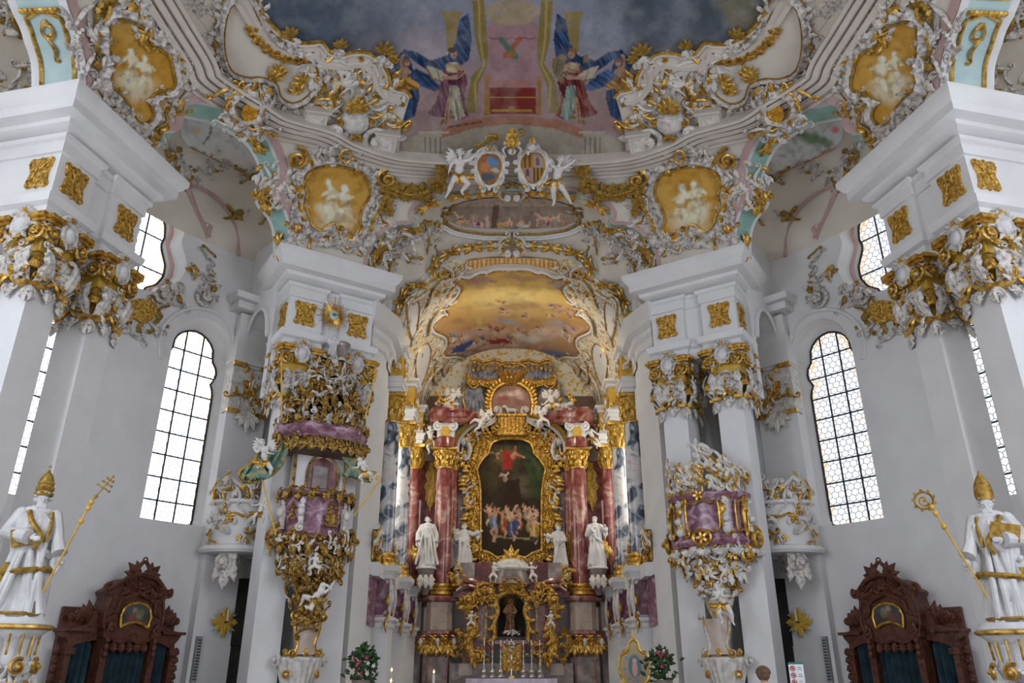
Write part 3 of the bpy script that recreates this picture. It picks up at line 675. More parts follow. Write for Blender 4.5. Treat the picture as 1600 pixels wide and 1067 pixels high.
def pair(o,t,n,mr,label,depth=.85,wd=.75,gap=1.69,edepth=1.3,seed=1,faces=(0,1,3),back=None):
    """two square pillars under one entablature; o = front corner of the first shaft, t along the face, n to the nave"""
    t=np.array(t)/np.hypot(*t); n=np.array(n)/np.hypot(*n); T3=lambda s,d,z:np.array((*(np.array(o)+t*s+n*d),z))
    mid=T3((gap+wd)/2,-depth/2,0); root=thing('pillar_pair',tuple(mid),label,'pillar','paired pillars around the nave',mr)
    for k,s in enumerate((0,gap)):
        b=B('plaster'); q=[T3(s,0,0)[:2],T3(s+wd,0,0)[:2],T3(s+wd,-depth,0)[:2],T3(s,-depth,0)[:2]]
        b.sweep(ccw(q),[(.18,0),(.18,.9),(.12,1.05),(.12,1.15),(0,1.25),(0,SHZ),(.04,SHZ+.03),(.04,SHZ+.1)]); b.build('shaft',root,mr)
        cp=B('plaster'); r=bpy.data.objects.new('capital',None); sc.collection.objects.link(r); l=T3(s+wd/2,-depth/2,SHZ)*np.array((-1 if mr else 1,1,1)); WL[r.name]=tuple(l); r.parent=root; r.location=l-np.array(WL[root.name])
        capital(r,T3(s,0,SHZ),t,n,wd,depth,1.55,mr,faces,seed+k)
    b=B('plaster'); e=.12; q=[(-e,0),(wd+e*1.5,0),(wd+e*1.5,-.14),(gap-e*1.5,-.14),(gap-e*1.5,0),(gap+wd+e,0),(gap+wd+e,-edepth),(-e,-edepth)]
    b.sweep(ccw([T3(s,d,0)[:2] for s,d in q]),ENT[:10]); q=[(-e,0),(gap+wd+e,0),(gap+wd+e,-edepth),(-e,-edepth)]; b.sweep(ccw([T3(s,d,0)[:2] for s,d in q]),[(-.1,12.42)]+ENT[10:]); b.build('entablature',root,mr)
    for s in (wd/2,gap+wd/2): gold_panel(root,T3(s,.0,11.52),(*t,0),(*n,0),mr)
    return root,T3
def ccw(q):
    q=[tuple(p) for p in q]; A=sum(q[i][0]*q[(i+1)%len(q)][1]-q[(i+1)%len(q)][0]*q[i][1] for i in range(len(q)))
    return q if A>0 else q[::-1]
for mr in (False,True):
    side='right' if mr else 'left'
    r,T3=pair((-9.87,14.0),(.226,.974),(.974,-.226),mr,'two white square pillars %s'%('at the right edge behind the mitred bishop statue' if mr else 'at the left edge behind the statue in a tiara'),depth=.8,edepth=3.4,seed=3,faces=(0,3,1))
    gold_panel(r,T3(-.12,-.42,11.52),(.974 ,-.226,0),(-.226,-.974,0),mr,.6)
    r,T3=pair((-6.62-.84*.0,20.95),(.84,.54),(.54,-.84),mr,'pair of white square pillars '+('carrying the pink balcony on the right of the choir' if mr else 'carrying the gilded pulpit on the left of the choir'),depth=.95,seed=9,edepth=1.15,faces=(0,3,1))
    gold_panel(r,T3(-.12,-.5,11.52),(.54,-.84,0),(-.84,-.54,0),mr,.6)
    # pier at the mouth of the choir and its cornice
    b=B('plaster'); P0=[(-4.55,22.9),(-4.27,23.6),(-4.27,24.9),(-5.8,24.9),(-5.8,23.9)]
    b.sweep(ccw(P0),[(.15,0),(.15,1.2),(0,1.35),(0,9.3),(.05,9.4),(.05,10.4),(.0,10.45),(0,11.2),(.08,11.25),(.08,11.5),(.2,11.6),(.22,11.75),(.42,11.85),(.42,12.1),(.52,12.3),(.52,12.45),(0,12.45),(0,12.5)])
    b.box((-4.75,24.2,12.7),(1.2,.9,1.2))
    b.build('trim_5',mirror=mr,kind='structure')
    # wall pilaster beyond the passage with its gilded relief block
    p=OUT.cast([(385,640)])[0]; 
# ---------------------------------------------------------------- painting and surface ornament helpers
def vnoise(x,y,seed=0):
    xi=np.floor(x).astype(int); yi=np.floor(y).astype(int); xf=x-xi; yf=y-yi; xf=xf*xf*(3-2*xf); yf=yf*yf*(3-2*yf)
    h=lambda a,b:((np.sin(a*127.1+b*311.7+seed*74.7)*43758.5453)%1)
    return (h(xi,yi)*(1-xf)+h(xi+1,yi)*xf)*(1-yf)+(h(xi,yi+1)*(1-xf)+h(xi+1,yi+1)*xf)*yf
def fbm(x,y,seed=0,o=4): 
    s=0; a=.5
    for i in range(o): s=s+a*vnoise(x*2**i,y*2**i,seed+i); a*=.5
    return s/(1-.5**o)
def hexc(h,g=1.):
    h=h.lstrip('#'); c=np.array([int(h[i:i+2],16)/255 for i in (0,2,4)]); c=np.where(c<=.04045,c/12.92,((c+.055)/1.055)**2.4); return np.clip(c*g,0,.93)
class Art:
    def __init__(s,P,g=1.9,seed=0): s.P=np.asarray(P,float); s.g=g; s.c=np.zeros((len(s.P),3)); s.seed=seed; s.Q=s.P
    def warp(s,amp,sc=.03): s.Q=s.P+amp*(np.stack([fbm(s.P[:,0]*sc,s.P[:,1]*sc,s.seed+5),fbm(s.P[:,0]*sc,s.P[:,1]*sc,s.seed+9)],1)-.5); return s
    def fill(s,h): s.c[:]=hexc(h,s.g); return s
    def mix(s,m,h): m=np.clip(m,0,1)[:,None]; s.c=s.c*(1-m)+hexc(h,s.g)*m; return s
    def blob(s,x,y,rx,ry,h,rot=0,soft=.5,al=1.):
        c,d=math.cos(R_(rot)),math.sin(R_(rot)); X=s.Q[:,0]-x; Y=s.Q[:,1]-y; u=(X*c+Y*d)/rx; v=(-X*d+Y*c)/ry
        r=np.hypot(u,v); return s.mix(al*np.clip((1-r)/soft,0,1),h)
    def poly(s,pts,h,al=1.): return s.mix(pip(s.Q,pts)*al,h)
    def fold(s,pts,base,dark,light,ang=70,sc=.16):
        m=pip(s.Q,pts)*1.; c,d=math.cos(R_(ang)),math.sin(R_(ang)); u=s.P[:,0]*c+s.P[:,1]*d; v=-s.P[:,0]*d+s.P[:,1]*c
        n=fbm(v*sc*2.2,u*sc*.35,s.seed+int(pts[0][0])%17,3); s.mix(m,base); s.mix(m*np.clip((.50-n)*5,0,1),dark); return s.mix(m*np.clip((n-.52)*5,0,1),light)
    def fig(s,x,y,z,c,seed=1,up=False):
        """a small draped figure of size z"""
        r=random.Random(seed); t=r.uniform(-35,35)+(90 if up else 0); d=r.choice((-1,1)); dark=tuple(0 for _ in '')
        co,si=math.cos(R_(t)),math.sin(R_(t)); A=lambda u,v:(x+z*(u*co-v*si),y+z*(u*si+v*co)) if not up else (x+z*v*d,y-z*u)
        sk=r.choice(('#b48a6c','#c09a80','#a97c5e'))
        s.blob(*A(-.5,.15),z*.75,z*.38,c,t if not up else 90,.3); s.blob(*A(-.9,.0),z*.5,z*.30,c,t+20 if not up else 90,.3); s.blob(*A(-.6,.28),z*.6,z*.14,'#3a2a28',t if not up else 80,.8,.5); s.blob(*A(-.5,.0),z*.5,z*.10,'#f0e0cc',t if not up else 85,.9,.45)
        s.blob(*A(.10,0),z*.34,z*.24,sk,t if not up else 90,.3); s.line([A(.25,.0),A(.55,-.45*d),A(.9,-.3*d)],max(.9,z*.08),sk); s.line([A(.2,.15),A(.0,.5),A(.3,.75)],max(.9,z*.08),sk); s.line([A(-.9,.0),A(-1.3,.3),A(-1.6,.15)],max(.9,z*.09),sk)
        s.blob(*A(.58,.02),z*.17,z*.19,sk,0,.25); return s.blob(*A(.66,-.02),z*.15,z*.11,'#4a3424',0,.4)
    def noise(s,sc,lo,hi,h,al=1.,sx_=1,seed=1):
        n=fbm(s.P[:,0]*sc*sx_,s.P[:,1]*sc,s.seed+seed); return s.mix(al*np.clip((n-lo)/(hi-lo),0,1),h)
    def line(s,pts,w,h,al=1.):
        d=np.full(len(s.P),1e9)
        for a,b in zip(pts[:-1],pts[1:]):
            a=np.array(a,float); b=np.array(b,float); t=np.clip(((s.Q-a)@(b-a))/((b-a)@(b-a)+1e-9),0,1); d=np.minimum(d,np.linalg.norm(s.Q-a-t[:,None]*(b-a),axis=1))
        return s.mix(al*(d<w),h)
def shade(art,sc=.05,al=.4): art.noise(sc,.45,.75,'#40342c',al*.6,seed=21); art.noise(sc,.55,.2,'#fff4e0',al*.35,seed=22); return art
def panel(name,outline,surf,fn,parent,mr=False,step=4,h=.03,mat='fresco',real_mirror=False,label=None,**kw):
    """painted panel; outline traced on the left half is mirrored across the church axis when mr"""
    nv,fs=cdt(outline,[],step); p=surf.cast(nv); n=surf.nrm(p); P2=nv
    a=fn(nv); b=B(mat); 
    top=p+n*h; t0=fs[0]
    if np.cross(top[t0[1]]-top[t0[0]],top[t0[2]]-top[t0[0]])@n[t0[0]]<0: fs=[f[::-1] for f in fs]
    b.add(top,fs); return b.build(name,parent,mr,cols=a.c,label=label,**kw)
def sframe(px,py,surf,lift=0.,rot=0.):
    p=surf.cast([(px,py),(px+2,py),(px,py-2)]); n=surf.nrm(p[:1])[0]; e1=p[1]-p[0]; m=np.linalg.norm(e1)/2; e1=e1-n*(e1@n); e1/=np.linalg.norm(e1); e2=np.cross(n,e1)
    if e2@(p[2]-p[0])<0: e2=-e2
    c,s=math.cos(rot),math.sin(rot); return frame(p[0]+n*lift,e1*c+e2*s,-e1*s+e2*c,n),m
def along(path,surf,closed=False,step=.15,raw=False):
    c=chain(path,step=3,closed=closed) if not raw else np.array(path,float); p=surf.cast(c)
    p=resamp(np.r_[p,p[:1]] if closed else p,step=step,closed=closed); n=surf.nrm(p)
    T=(np.roll(p,-1,0)-np.roll(p,1,0)) if closed else np.gradient(p,axis=0); T/=np.linalg.norm(T,axis=1)[:,None]+1e-9
    S=np.cross(T,n); 
    if closed and ((p-p.mean(0))*S).sum()<0: T=-T; S=-S
    return p,T,S,n
def mould(b,p,S,n,prof,closed=False):
    """sweep a cross-section [(across,height)...] along a path on a surface; material index b.m"""
    m=len(p); q=len(prof); vs=np.concatenate([p+S*a+n*h for a,h in prof]).reshape(q,m,3).transpose(1,0,2).reshape(-1,3)
    b.add(vs,[(i*q+j,i*q+j+1,((i+1)%m)*q+j+1,((i+1)%m)*q+j) for i in range(m if closed else m-1) for j in range(q-1)])
def rframe(parent,outline,surf,mr,w=.34,seed=1,closed=True,dens=1.,gold='gold',wh='stucco',spr=True,scrolls=()):
    p,T,S,n=along(outline,surf,closed,.11)
    g=B(gold); g.tube(p+n*.06+S*.02,.035*w/.34,5,closed=closed); g.tube(p+n*.05+S*w*.95,.022,5,closed=closed); g.build('gilt_edge',parent,mr)
    f=B(wh); r=random.Random(seed); k=len(p); ph=np.arange(k)*.11*2*pi/.33
    amp=1+.22*np.sin(ph)
    q=p[:,None]+S[:,None]*(np.array([.1,.35,.6,.95])*w)[None,:,None]*np.stack([np.ones(k),np.ones(k),amp,amp],1)[:,:,None]+n[:,None]*(np.stack([np.full(k,.04),.20+.03*np.sin(ph),.12+.07*np.sin(ph),np.full(k,-.01)],1))[:,:,None]
    vs=q.reshape(-1,3); f.add(vs,[(i*4+j,i*4+j+1,((i+1)%k)*4+j+1,((i+1)%k)*4+j) for i in range(k if closed else k-1) for j in range(3)]); f.build('moulding',parent,mr)
    lf=B(wh); lg=B(gold); i=0
    while i<k:
        fr=frame(p[i]+S[i]*w*.55+n[i]*.03,T[i],S[i],n[i]); bb=lg if r.random()<.3 else lf; bb.T=fr; x=r.random()
        if x<.5: leaf(bb,0,0,pi/2+r.uniform(-.7,.7),w*r.uniform(.7,1.3),w*.5,.3,.02,bend=r.uniform(-1.2,1.2))
        elif x<.8: d=r.choice((-1,1)); cscroll(bb,[(-w*.6,0),(0,w*.45),(w*.6,.1*w)],w*.11,w*.3,w*.25,.04,d,.05)
        else: shell(bb,0,0,w*.8,6,.3,2.84,.03)
        i+=max(1,int(r.uniform(1.6,3)/dens))
    lf.build('rocaille_leaves',parent,mr); lg.build('gilt_leaves',parent,mr)
    if spr:
        sp=B('plaster_vault','stucco'); i=0; sp.use('stucco')
        while i<k:
            sp.T=frame(p[i]+S[i]*w*1.2,T[i],S[i],n[i]); a=pi/2+r.uniform(-.8,.8); leaf(sp,0,0,a,w*r.uniform(.8,1.7),w*.22,.06,.005,bend=r.uniform(-1.5,1.5)); 
            i+=r.randint(3,6)
        sp.build('tendrils',parent,mr)
def deco(bw,bg,x,y,wpx,hpx,surf,seed,n,s=1.,lift=0.,rot=0.):
    T,m=sframe(x,y,surf,lift,rot); bw.T=T; bg.T=T; roc(bw,bg,wpx*m,hpx*m,seed,n,.03,s)
def cartouche_art(seed,col='#c0974a',fig='#d8d0b4'):
    def fn(P):
        a=Art(P,1.35,seed).warp(14,.06).fill(col); a.noise(.03,.3,.7,'#b07f28',.8); x0,y0=P.mean(0)+np.array((0,8)); r=random.Random(seed)
        a.blob(x0,y0+28,42,24,'#cfc7aa',-15,.6,.8); a.blob(x0-14,y0+12,26,18,'#e0d8bd',20,.5,.7)
        for k in range(2):
            cx=x0-10+22*k; cy=y0-12+8*k
            a.blob(cx,cy-20,6,7,'#e8dfc8',0,.3); a.blob(cx+1,cy-3,9,14,'#ddd3b8',15-30*k,.3); a.blob(cx-8,cy-9,11,3.5,'#e3dac2',-35,.3); a.blob(cx+9,cy-7,11,3.5,'#d3c8a8',30,.3)
            a.blob(cx-5,cy+16,5,14,'#dfd6bd',20,.3); a.blob(cx+7,cy+14,5,13,'#d0c4a2',-25,.3); a.blob(cx+3,cy+5,10,5,'#9a7a3a',-20,.4,.7)
        a.noise(.11,.5,.75,'#8a6420',.55,seed=3); return a
    return fn
# ---------------------------------------------------------------- dome: the great fresco and its frame
FR_L=[(300,-330),(318,-200),(345,-110),(372,-45),(399,0),(415,26),(438,49),(461,62),(482,64),(501,62),(509,70),(517,79),(534,82),(548,79),(573,79),(593,92),(606,112),(609,126),(619,136),(634,139),(642,149),(636,166),(629,190),(626,215),(624,240),(650,246),(700,250),(750,251),(799,251)]
def mpx(P,surf): q=mir(surf.cast(P)); return np.array([proj(x) for x in q])
frR=mpx(FR_L,DOME)
FRO=[tuple(x) for x in FR_L]+[tuple(x) for x in frR[::-1][1:]]
def art_main(P):
    a=Art(P,1.15,3).warp(22,.02).fill('#4a5866'); x,y=P[:,0],P[:,1]
    a.noise(.008,.35,.65,'#36454f',1.,seed=2); a.noise(.02,.4,.8,'#5f7080',.5,1.5,seed=4)
    # bank of pale cloud around the throne, warm towards the horizon
    n=fbm(x*.012,y*.012,8); g=np.exp(-((x-800)/(130+n*150))**2)
    a.mix(g*.9,'#999aa6'); a.mix(np.clip((y-20-abs(x-800)*.02+n*60-60)/50,0,1)*np.exp(-((x-800)/230)**2),'#a08a8c')
    a.blob(930,60,70,60,'#8f96a6',20,.8,.8); a.blob(665,80,60,45,'#a79aa0',-20,.8,.8); a.blob(1160,20,45,60,'#8a8058',-30,.5,.6)
    a.mix((y>140)*1.,'#9c8280'); 
    a.Q=P
    # generic painted architecture: ochre piers, rose back panel, crimson chest, curved plinth
    a.poly([(628,250),(628,218),(655,208),(700,200),(760,190),(800,188),(850,190),(905,200),(945,208),(972,218),(972,250)],'#a49c8a')
    a.poly([(690,216),(740,200),(800,193),(865,200),(912,216),(912,202),(870,186),(800,178),(735,186),(690,202)],'#a2705a')
    a.poly([(752,178),(756,60),(770,20),(832,20),(846,60),(850,178)],'#a28083'); a.blob(801,18,46,22,'#a6957c',0,.15)
    a.poly([(762,178),(762,136),(838,136),(838,178)],'#7d2f2c'); a.blob(800,130,38,8,'#a8786e',0,.3); a.line([(770,172),(830,172)],2,'#b08a30')
    for s in (-1,1):
        X=lambda q:801+s*(801-q)*-1 if s>0 else q
        M=lambda L:[(1602-q,w) if s>0 else (q,w) for q,w in L]
        a.poly(M([(727,176),(736,120),(752,100),(742,60),(738,0),(756,0),(762,60),(762,100),(748,130),(744,176)]),'#867640'); a.line(M([(744,170),(742,130),(756,100),(750,60),(748,0)]),1.8,'#a8945a')
        a.poly(M([(690,18),(722,18),(716,34),(714,80),(698,80),(696,34)]),'#948250'); a.poly(M([(698,80),(714,80),(716,100),(699,100)]),'#b8b09c')
        a.poly(M([(731,180),(700,186),(688,196),(688,188),(706,180),(722,172)]),'#756833')
        # blue drapery behind the figures
        F=lambda L,*k: a.fold(M(L),*k)
        F([(718,30),(732,20),(737,60),(733,92),(716,104),(700,108),(668,110),(640,90),(624,84),(630,77),(650,80),(672,94),(698,86),(712,66)],'#2a4060','#1c2c44','#42608a',60); F([(624,84),(640,90),(648,112),(656,150),(648,180),(634,189),(612,180),(626,166),(640,150),(636,124),(618,110),(612,96)],'#2a4264','#1c2e4a','#446288',80)
        F([(650,106),(672,118),(692,138),(678,142),(656,134),(645,118)],'#2f4a74','#203450','#4c6c98',40)
        # robed figure with an open book
        rc,rd,rl=('#6a3a4c','#45202e','#8c5c6c') if s<0 else ('#743530','#4a1e1c','#9a5648'); wc,wd,wl=('#a09c86','#77735e','#c4c0a8') if s<0 else ('#75897e','#4c6058','#9cb0a2')
        F([(692,108),(706,98),(716,98),(726,110),(731,128),(725,146),(727,166),(733,180),(722,186),(706,176),(690,184),(674,180),(668,176),(680,160),(686,142)],rc,rd,rl,75); F([(703,132),(716,134),(721,156),(727,181),(712,188),(705,170),(700,152)],wc,wd,wl,80)
        a.poly(M([(695,176),(699,152),(706,150),(704,172),(701,188),(704,196),(694,197)]),'#a9866e'); a.line(M([(697,192),(700,160)]),1.2,'#7c5c48'); F([(696,98),(714,96),(720,106),(714,113),(698,112)],'#b09a70' if s<0 else '#a98c74','#7c6840','#cfc0a0',20); a.blob(*M([(709,84)])[0],6,7.6,'#b38b72',0,.25); a.blob(*M([(710,86)])[0],2,3,'#8f6450',0,.3); a.blob(*M([(706,78)])[0],7.5,4.6,'#4c382a' if s<0 else '#8f6a38',10,.3)
        a.poly(M([(664,101),(684,107),(700,118),(689,127),(673,122)]),'#b5ad96'); a.line(M([(666,103),(675,122),(690,126)]),1.3,'#7a6446'); a.line(M([(682,107),(688,125)]),.9,'#807664'); a.line(M([(716,102),(724,112),(714,120),(692,121)]),3.,'#b08c74'); a.line(M([(724,110),(716,118)]),1.2,rd)
        if s>0: a.poly(M([(716,86),(726,84),(738,92),(740,104),(734,120),(722,132),(722,112)]),'#7c6e4c'); [a.line(M([(722+q,92),(726+q,118)]),.8,'#54492f') for q in (0,4,8)]; a.poly(M([(690,86),(684,84),(680,94),(690,98)]),'#7c6e4c')
        # child with golden cloth
        a.blob(*M([(636,98)])[0],5.4,5.6,'#b08a6c',0,.25); a.blob(*M([(635,94)])[0],6,3,'#84603c',0,.3); a.blob(*M([(631,113)])[0],8,11,'#a9866a',10,.3); F([(622,118),(640,120),(656,132),(654,140),(640,138),(640,148),(632,136),(620,132)],'#a8782a','#6c4a14','#d0a048',30); a.line(M([(628,124),(620,136),(626,146)]),3.2,'#a98468'); a.line(M([(628,106),(626,94),(630,86)]),2.4,'#a98468'); a.line(M([(634,106),(640,112)]),2.4,'#a98468')
    a.line([(700,198),(752,190)],1.4,'#70503e'); a.line([(760,152),(840,152)],1.2,'#a8883a'); [a.line([(x,58+3*(k%2)),(x+9,61-3*(k%2))],.9,'#6e5a60') for k,x in enumerate(range(764,836,9))]
    a.poly([(756,180),(758,126),(764,126),(766,178)],'#94702c'); a.poly([(838,180),(840,126),(846,126),(846,178)],'#94702c'); [a.blob(x,122,4.5,5,'#a8823a',0,.3) for x in (761,843)]; a.blob(800,170,7,6,'#a07a2c',0,.3)
    for x in (664,672,680,688,914,922,930,938): a.line([(x,214),(x,244)],1.,'#6a655a')
    a.line([(655,206),(700,206)],1.6,'#b0a896'); a.line([(905,206),(945,206)],1.6,'#b0a896')
    a.line([(790,86),(812,60)],4,'#a8584a'); a.line([(806,88),(784,62)],4.5,'#5a7468'); a.blob(799,84,8,7,'#a8782e',0,.4)
    shade(a,.05,.3); a.noise(.25,.5,.8,'#2c2a30',.12,seed=31)
    return a
fres=thing('ceiling_fresco',(0,15,17),'large ceiling painting of a dusky blue sky, rose masonry and two robed figures','painting')
panel('painted_sky',FRO,DOME,art_main,fres,step=1.8,h=.02)
gb=B('gold','plaster'); 
p,T,S,n=along(FR_L[:21],DOME,False,.08,raw=False)
if S[0][0]>0: S=-S
for m_ in (False,True):
    gb=B('gold'); gb.tube(p+n*.09,.055,6); gb.build('gilt_frame',fres,m_)
    wb=B('plaster_warm'); mould(wb,p,S,n,[(0,.0),(.0,.10),(.10,.13),(.13,.07),(.30,.10),(.34,.16),(.46,.16),(.50,.02)]); wb.build('white_frame',fres,m_)
    ab=B('stucco','gold_dull'); 
    for (x,y,sz,a) in ((598,82,.5,1.3),(455,55,.4,2.0),(530,72,.35,1.4),(610,92,.3,.8)):
        ab.T=sframe(x,y,DOME,.05)[0]; ab.use('gold_dull'); spray(ab,0,0,a,sz,5,.04,.14,.4); ab.use('stucco'); spray(ab,0,-.05,a+pi,sz*.8,3,.04,.16,.7)
    ab.build('crest_leaves',fres,m_)
# the great cornice that runs under the fresco
COR=[(205,-60),(240,-5),(268,40),(296,84),(304,100),(312,120),(345,143),(385,166),(420,188),(450,198),(488,207),(512,215),(535,228),(575,243),(620,254),(690,259),(760,259),(799,259)]
p,T,S,n=along(COR,DOME,False,.12); 
if S[-1]@np.array((0,0,1))<0: S=-S
p=np.concatenate([p,mir(p)[::-1][1:]]); n=np.concatenate([n,mir(n)[::-1][1:]]); S=np.concatenate([S,mir(S)[::-1][1:]])
wb=B('plaster_warm'); mould(wb,p,S,n,[(-.42,.0),(-.42,.08),(-.36,.08),(-.34,.03),(-.30,.03),(-.26,.14),(-.12,.18),(-.10,.10),(-.07,.10),(-.05,.28),(.08,.32),(.10,.24),(.13,.24),(.15,.42),(.27,.46),(.29,.40),(.31,.40),(.33,.54),(.41,.54),(.43,.44),(.43,.0)][::-1]); wb.build('trim_6',kind='structure',loc=(0,20,15))
# ---------------------------------------------------------------- dome: cartouches, vases, blocks, mouldings, garlands (left traced, right mirrored)
C2=[(482,269),(500,261),(521,258),(548,264),(566,272),(575,287),(576,305),(565,324),(560,344),(564,357),(549,374),(531,365),(524,348),(512,350),(500,359),(486,350),(483,338),(476,320),(479,302),(476,287)]
C1=[(174,31),(197,33),(226,46),(233,66),(259,85),(267,108),(269,135),(245,141),(231,158),(237,178),(226,191),(210,184),(198,160),(184,143),(171,131),(174,108),(179,95),(171,82),(170,49)]
for mr in (False,True):
    sd='right' if mr else 'left'
    for nm,CC,w,lab,sd_ in (('cartouche',C2,.42,'above the '+('pink balcony' if mr else 'pulpit'),5),('cartouche',C1,.40,'in the upper %s corner of the ceiling'%sd,8)):
        c=DOME.cast([np.mean(CC,0)])[0]; r=thing('stucco_cartouche',tuple(c),'yellow painted cherub panel in a rocaille frame '+lab,'cartouche','rocaille cartouches of the dome',mr)
        pts=chain(CC,step=4,closed=True); panel('painted_panel',[tuple(q) for q in pts],DOME,cartouche_art(sd_+mr),r,mr,3,.03)
        rframe(r,CC,DOME,mr,w,sd_,True,.8,'gold_dull' if CC is C1 else 'gold')
        bw=B('stucco'); bg=B('gold')
        if CC is C2:
            L=[(461,244,1.0,-1),(603,276,.9,1)]
            for x,y,q,d in L:
                bg.T=sframe(x,y,DOME,.08)[0]; scroll(bg,0,0,.34*q,1.6,.07*q,d,1.5,.05)
            bg.T=None
            for path in ([(470,238),(484,250),(482,268),(470,285),(466,312),(474,345)],[(600,268),(604,285),(598,312),(584,340),(572,365)]):
                q,_,S_,n_=along(path,DOME,False,.1); bg.tube(q+n_*.12,.08,6)
            for x,y,wp,hp,sd2,nn in ((536,242,70,36,1,16),(508,378,70,24,2,11),(552,380,40,22,3,7),(466,330,26,60,4,8),(590,330,26,60,5,8),(468,262,26,40,6,6)): deco(bw,bg,x,y,wp,hp,DOME,sd2,nn,1.1)
            bw.T=bg.T=sframe(536,236,DOME,.1)[0]; shell(bw,0,-.1,.55,9,.2,2.94,.05); oval_ring(bg,0,0,.16,.22,.04,.25)
        else:
            for x,y,wp,hp,sd2,nn in ((250,55,60,50,1,16),(170,8,50,30,2,9),(228,20,50,30,9,9),(150,90,24,60,3,7),(175,165,40,46,4,9),(222,212,60,24,5,9),(268,165,36,40,6,8),(285,110,30,46,7,8),(140,40,20,60,12,6)): deco(bw,bg,x,y,wp,hp,DOME,sd2+20,nn,1.1)
        bw.build('rocaille_clusters',r,mr); bg.build('gilt_scrolls',r,mr)
    # vase between curled volutes, gilt flame leaves above
    T,m=sframe(553,190,DOME,.16); c=T[:3,3]; r=thing('stucco_vase',tuple(c),'white gadrooned stucco vase with gilt leaves %s of the painted throne'%sd,'vase','vases on the ceiling cornice',mr)
    bw=B('stucco_white'); bw.T=T@np.array(Matrix.Rotation(-pi/2,4,'X')); bw.lathe((0,0,-.42),[(.10,0),(.17,.04),(.12,.10),(.2,.16),(.36,.34),(.42,.55),(.38,.70),(.30,.74),(.34,.80),(.34,.84),(.28,.84)],22,sy=.8,lobes=11,amp=.05); bw.build('body',r,mr)
    bg=B('gold'); bg.T=T; spray(bg,0,.42,pi/2,.62,7,.1,.2,.3); shell(bg,0,-.40,.22,5,.3,2.84,.25); scroll(bg,-.42,.15,.14,1.3,.04,1,1.5,.1); scroll(bg,.42,.15,.14,1.3,.04,-1,1.5,.1); bg.build('gilt_leaves',r,mr)
    bw=B('stucco_white'); bg=B('gold_dull')
    for x,y,d in ((524,198,-1),(582,214,1)):
        bw.T=bg.T=sframe(x,y,DOME,.05)[0]; scroll(bw,0,0,.36,1.3,.10,d,.8,.12); shell(bg,d*.1,0,.42,6,-.8 if d>0 else 2.2,.9 if d>0 else 3.9,.03)
    bw.build('volute',r,mr); bg.build('shell',r,mr)
    for x,y,ww in ((490,184,.62),(600,218,.66)):
        T,m=sframe(x,y,DOME,0,-.15); t=thing('stucco_block',tuple(T[:3,3]),'grey-faced white stucco block %s the vase %s of the throne'%('outside' if x<500 else 'inside',sd),'block','blocks beside the ceiling vases',mr)
        b=B('plaster_warm'); b.T=T; b.box((0,0,.14),(ww,.66,.30)); b.box((0,.36,.16),(ww+.12,.08,.40)); b.box((0,-.34,.16),(ww+.08,.06,.36)); b.build('block',t,mr)
        b=B('stucco_white'); b.T=T; b.box((0,0,.30),(ww*.6,.4,.03)); b.build('inset',t,mr)
    # rocaille field between vase and fresco frame
    r=thing('rocaille_relief',tuple(DOME.cast([(590,130)])[0]),'white rocaille relief with gilt sprigs %s of the throne under the fresco frame'%sd,'stucco relief','reliefs above the ceiling cornice',mr)
    bw=B('stucco_white'); bg=B('gold')
    for i,(x,y,wp,hp,nn) in enumerate(((565,105,50,34,16),(600,130,46,40,16),(540,120,44,50,14),(610,170,40,44,14),(515,140,34,44,10),(590,165,30,40,9),(618,205,20,34,5),(530,95,40,20,8),(500,95,36,24,8),(480,110,30,30,7),(520,170,26,30,6))): deco(bw,bg,x,y,wp,hp,DOME,40+i,nn,1.05)
    bw.T=bg.T=sframe(568,116,DOME,.06)[0]; oval_ring(bg,0,0,.2,.2,.03,.05); 
    q,_,S_,n_=along([(515,160),(525,135),(548,118),(568,128),(590,122)],DOME,False,.1); bw.T=None; bw.tube(q+n_*.06,.06,6)
    bw.build('rocaille',r,mr); bg.build('gilt_sprigs',r,mr)
    # plain cream field with gilt outline and lattice garland
    r=thing('ceiling_field',tuple(DOME.cast([(430,100)])[0]),'plain cream ceiling panel edged with gilt scrolls and a gilt lattice garland, %s side'%sd,'stucco panel','plain ceiling panels',mr)
    PN=[(352,40),(362,8),(385,-10),(398,20),(420,60),(450,82),(478,92),(495,108),(490,130),(478,148),(458,158),(440,150),(432,128),(408,118),(385,118),(362,108),(352,80)]
    b=B('plaster_vault'); pp=[tuple(q) for q in chain(PN,step=5,closed=True)]; patch(b,pp,DOME,14,.05); b.build('field',r,mr)
    rframe(r,PN,DOME,mr,.26,11,True,.8,'gold_dull',spr=False)
    bg=B('gold'); q,_,S_,n_=along([(388,38),(405,62),(428,80),(456,90),(478,88)],DOME,False,.07)
    for i in range(len(q)): bg.ell(q[i]+n_[i]*.1+S_[i]*.08*math.sin(i*2.4),(.10,.10,.08),6,4); 
    for i in range(0,len(q),4): bg.T=frame(q[i]+n_[i]*.1,(1,0,0),(0,.6,.8),n_[i]); flower(bg,0,0,.16)
    bg.T=None
    for x,y,a in ((475,130,2.2),(465,145,1.9),(420,122,.9),(430,118,1.4)): bg.T=sframe(x,y,DOME,.05)[0]; spray(bg,0,0,a,.5,4,.04,.14,.4)
    bg.build('gilt_garland',r,mr)
    # small lattice cartouche where the cornice meets the side arch
    r=thing('lattice_cartouche',tuple(DOME.cast([(383,168)])[0]),'small gilt lattice cartouche in a grey shell at the top of the %s side arch'%sd,'cartouche','small lattice cartouches',mr)
    LC=[(370,158),(382,150),(398,155),(402,168),(396,182),(380,184),(370,174)]
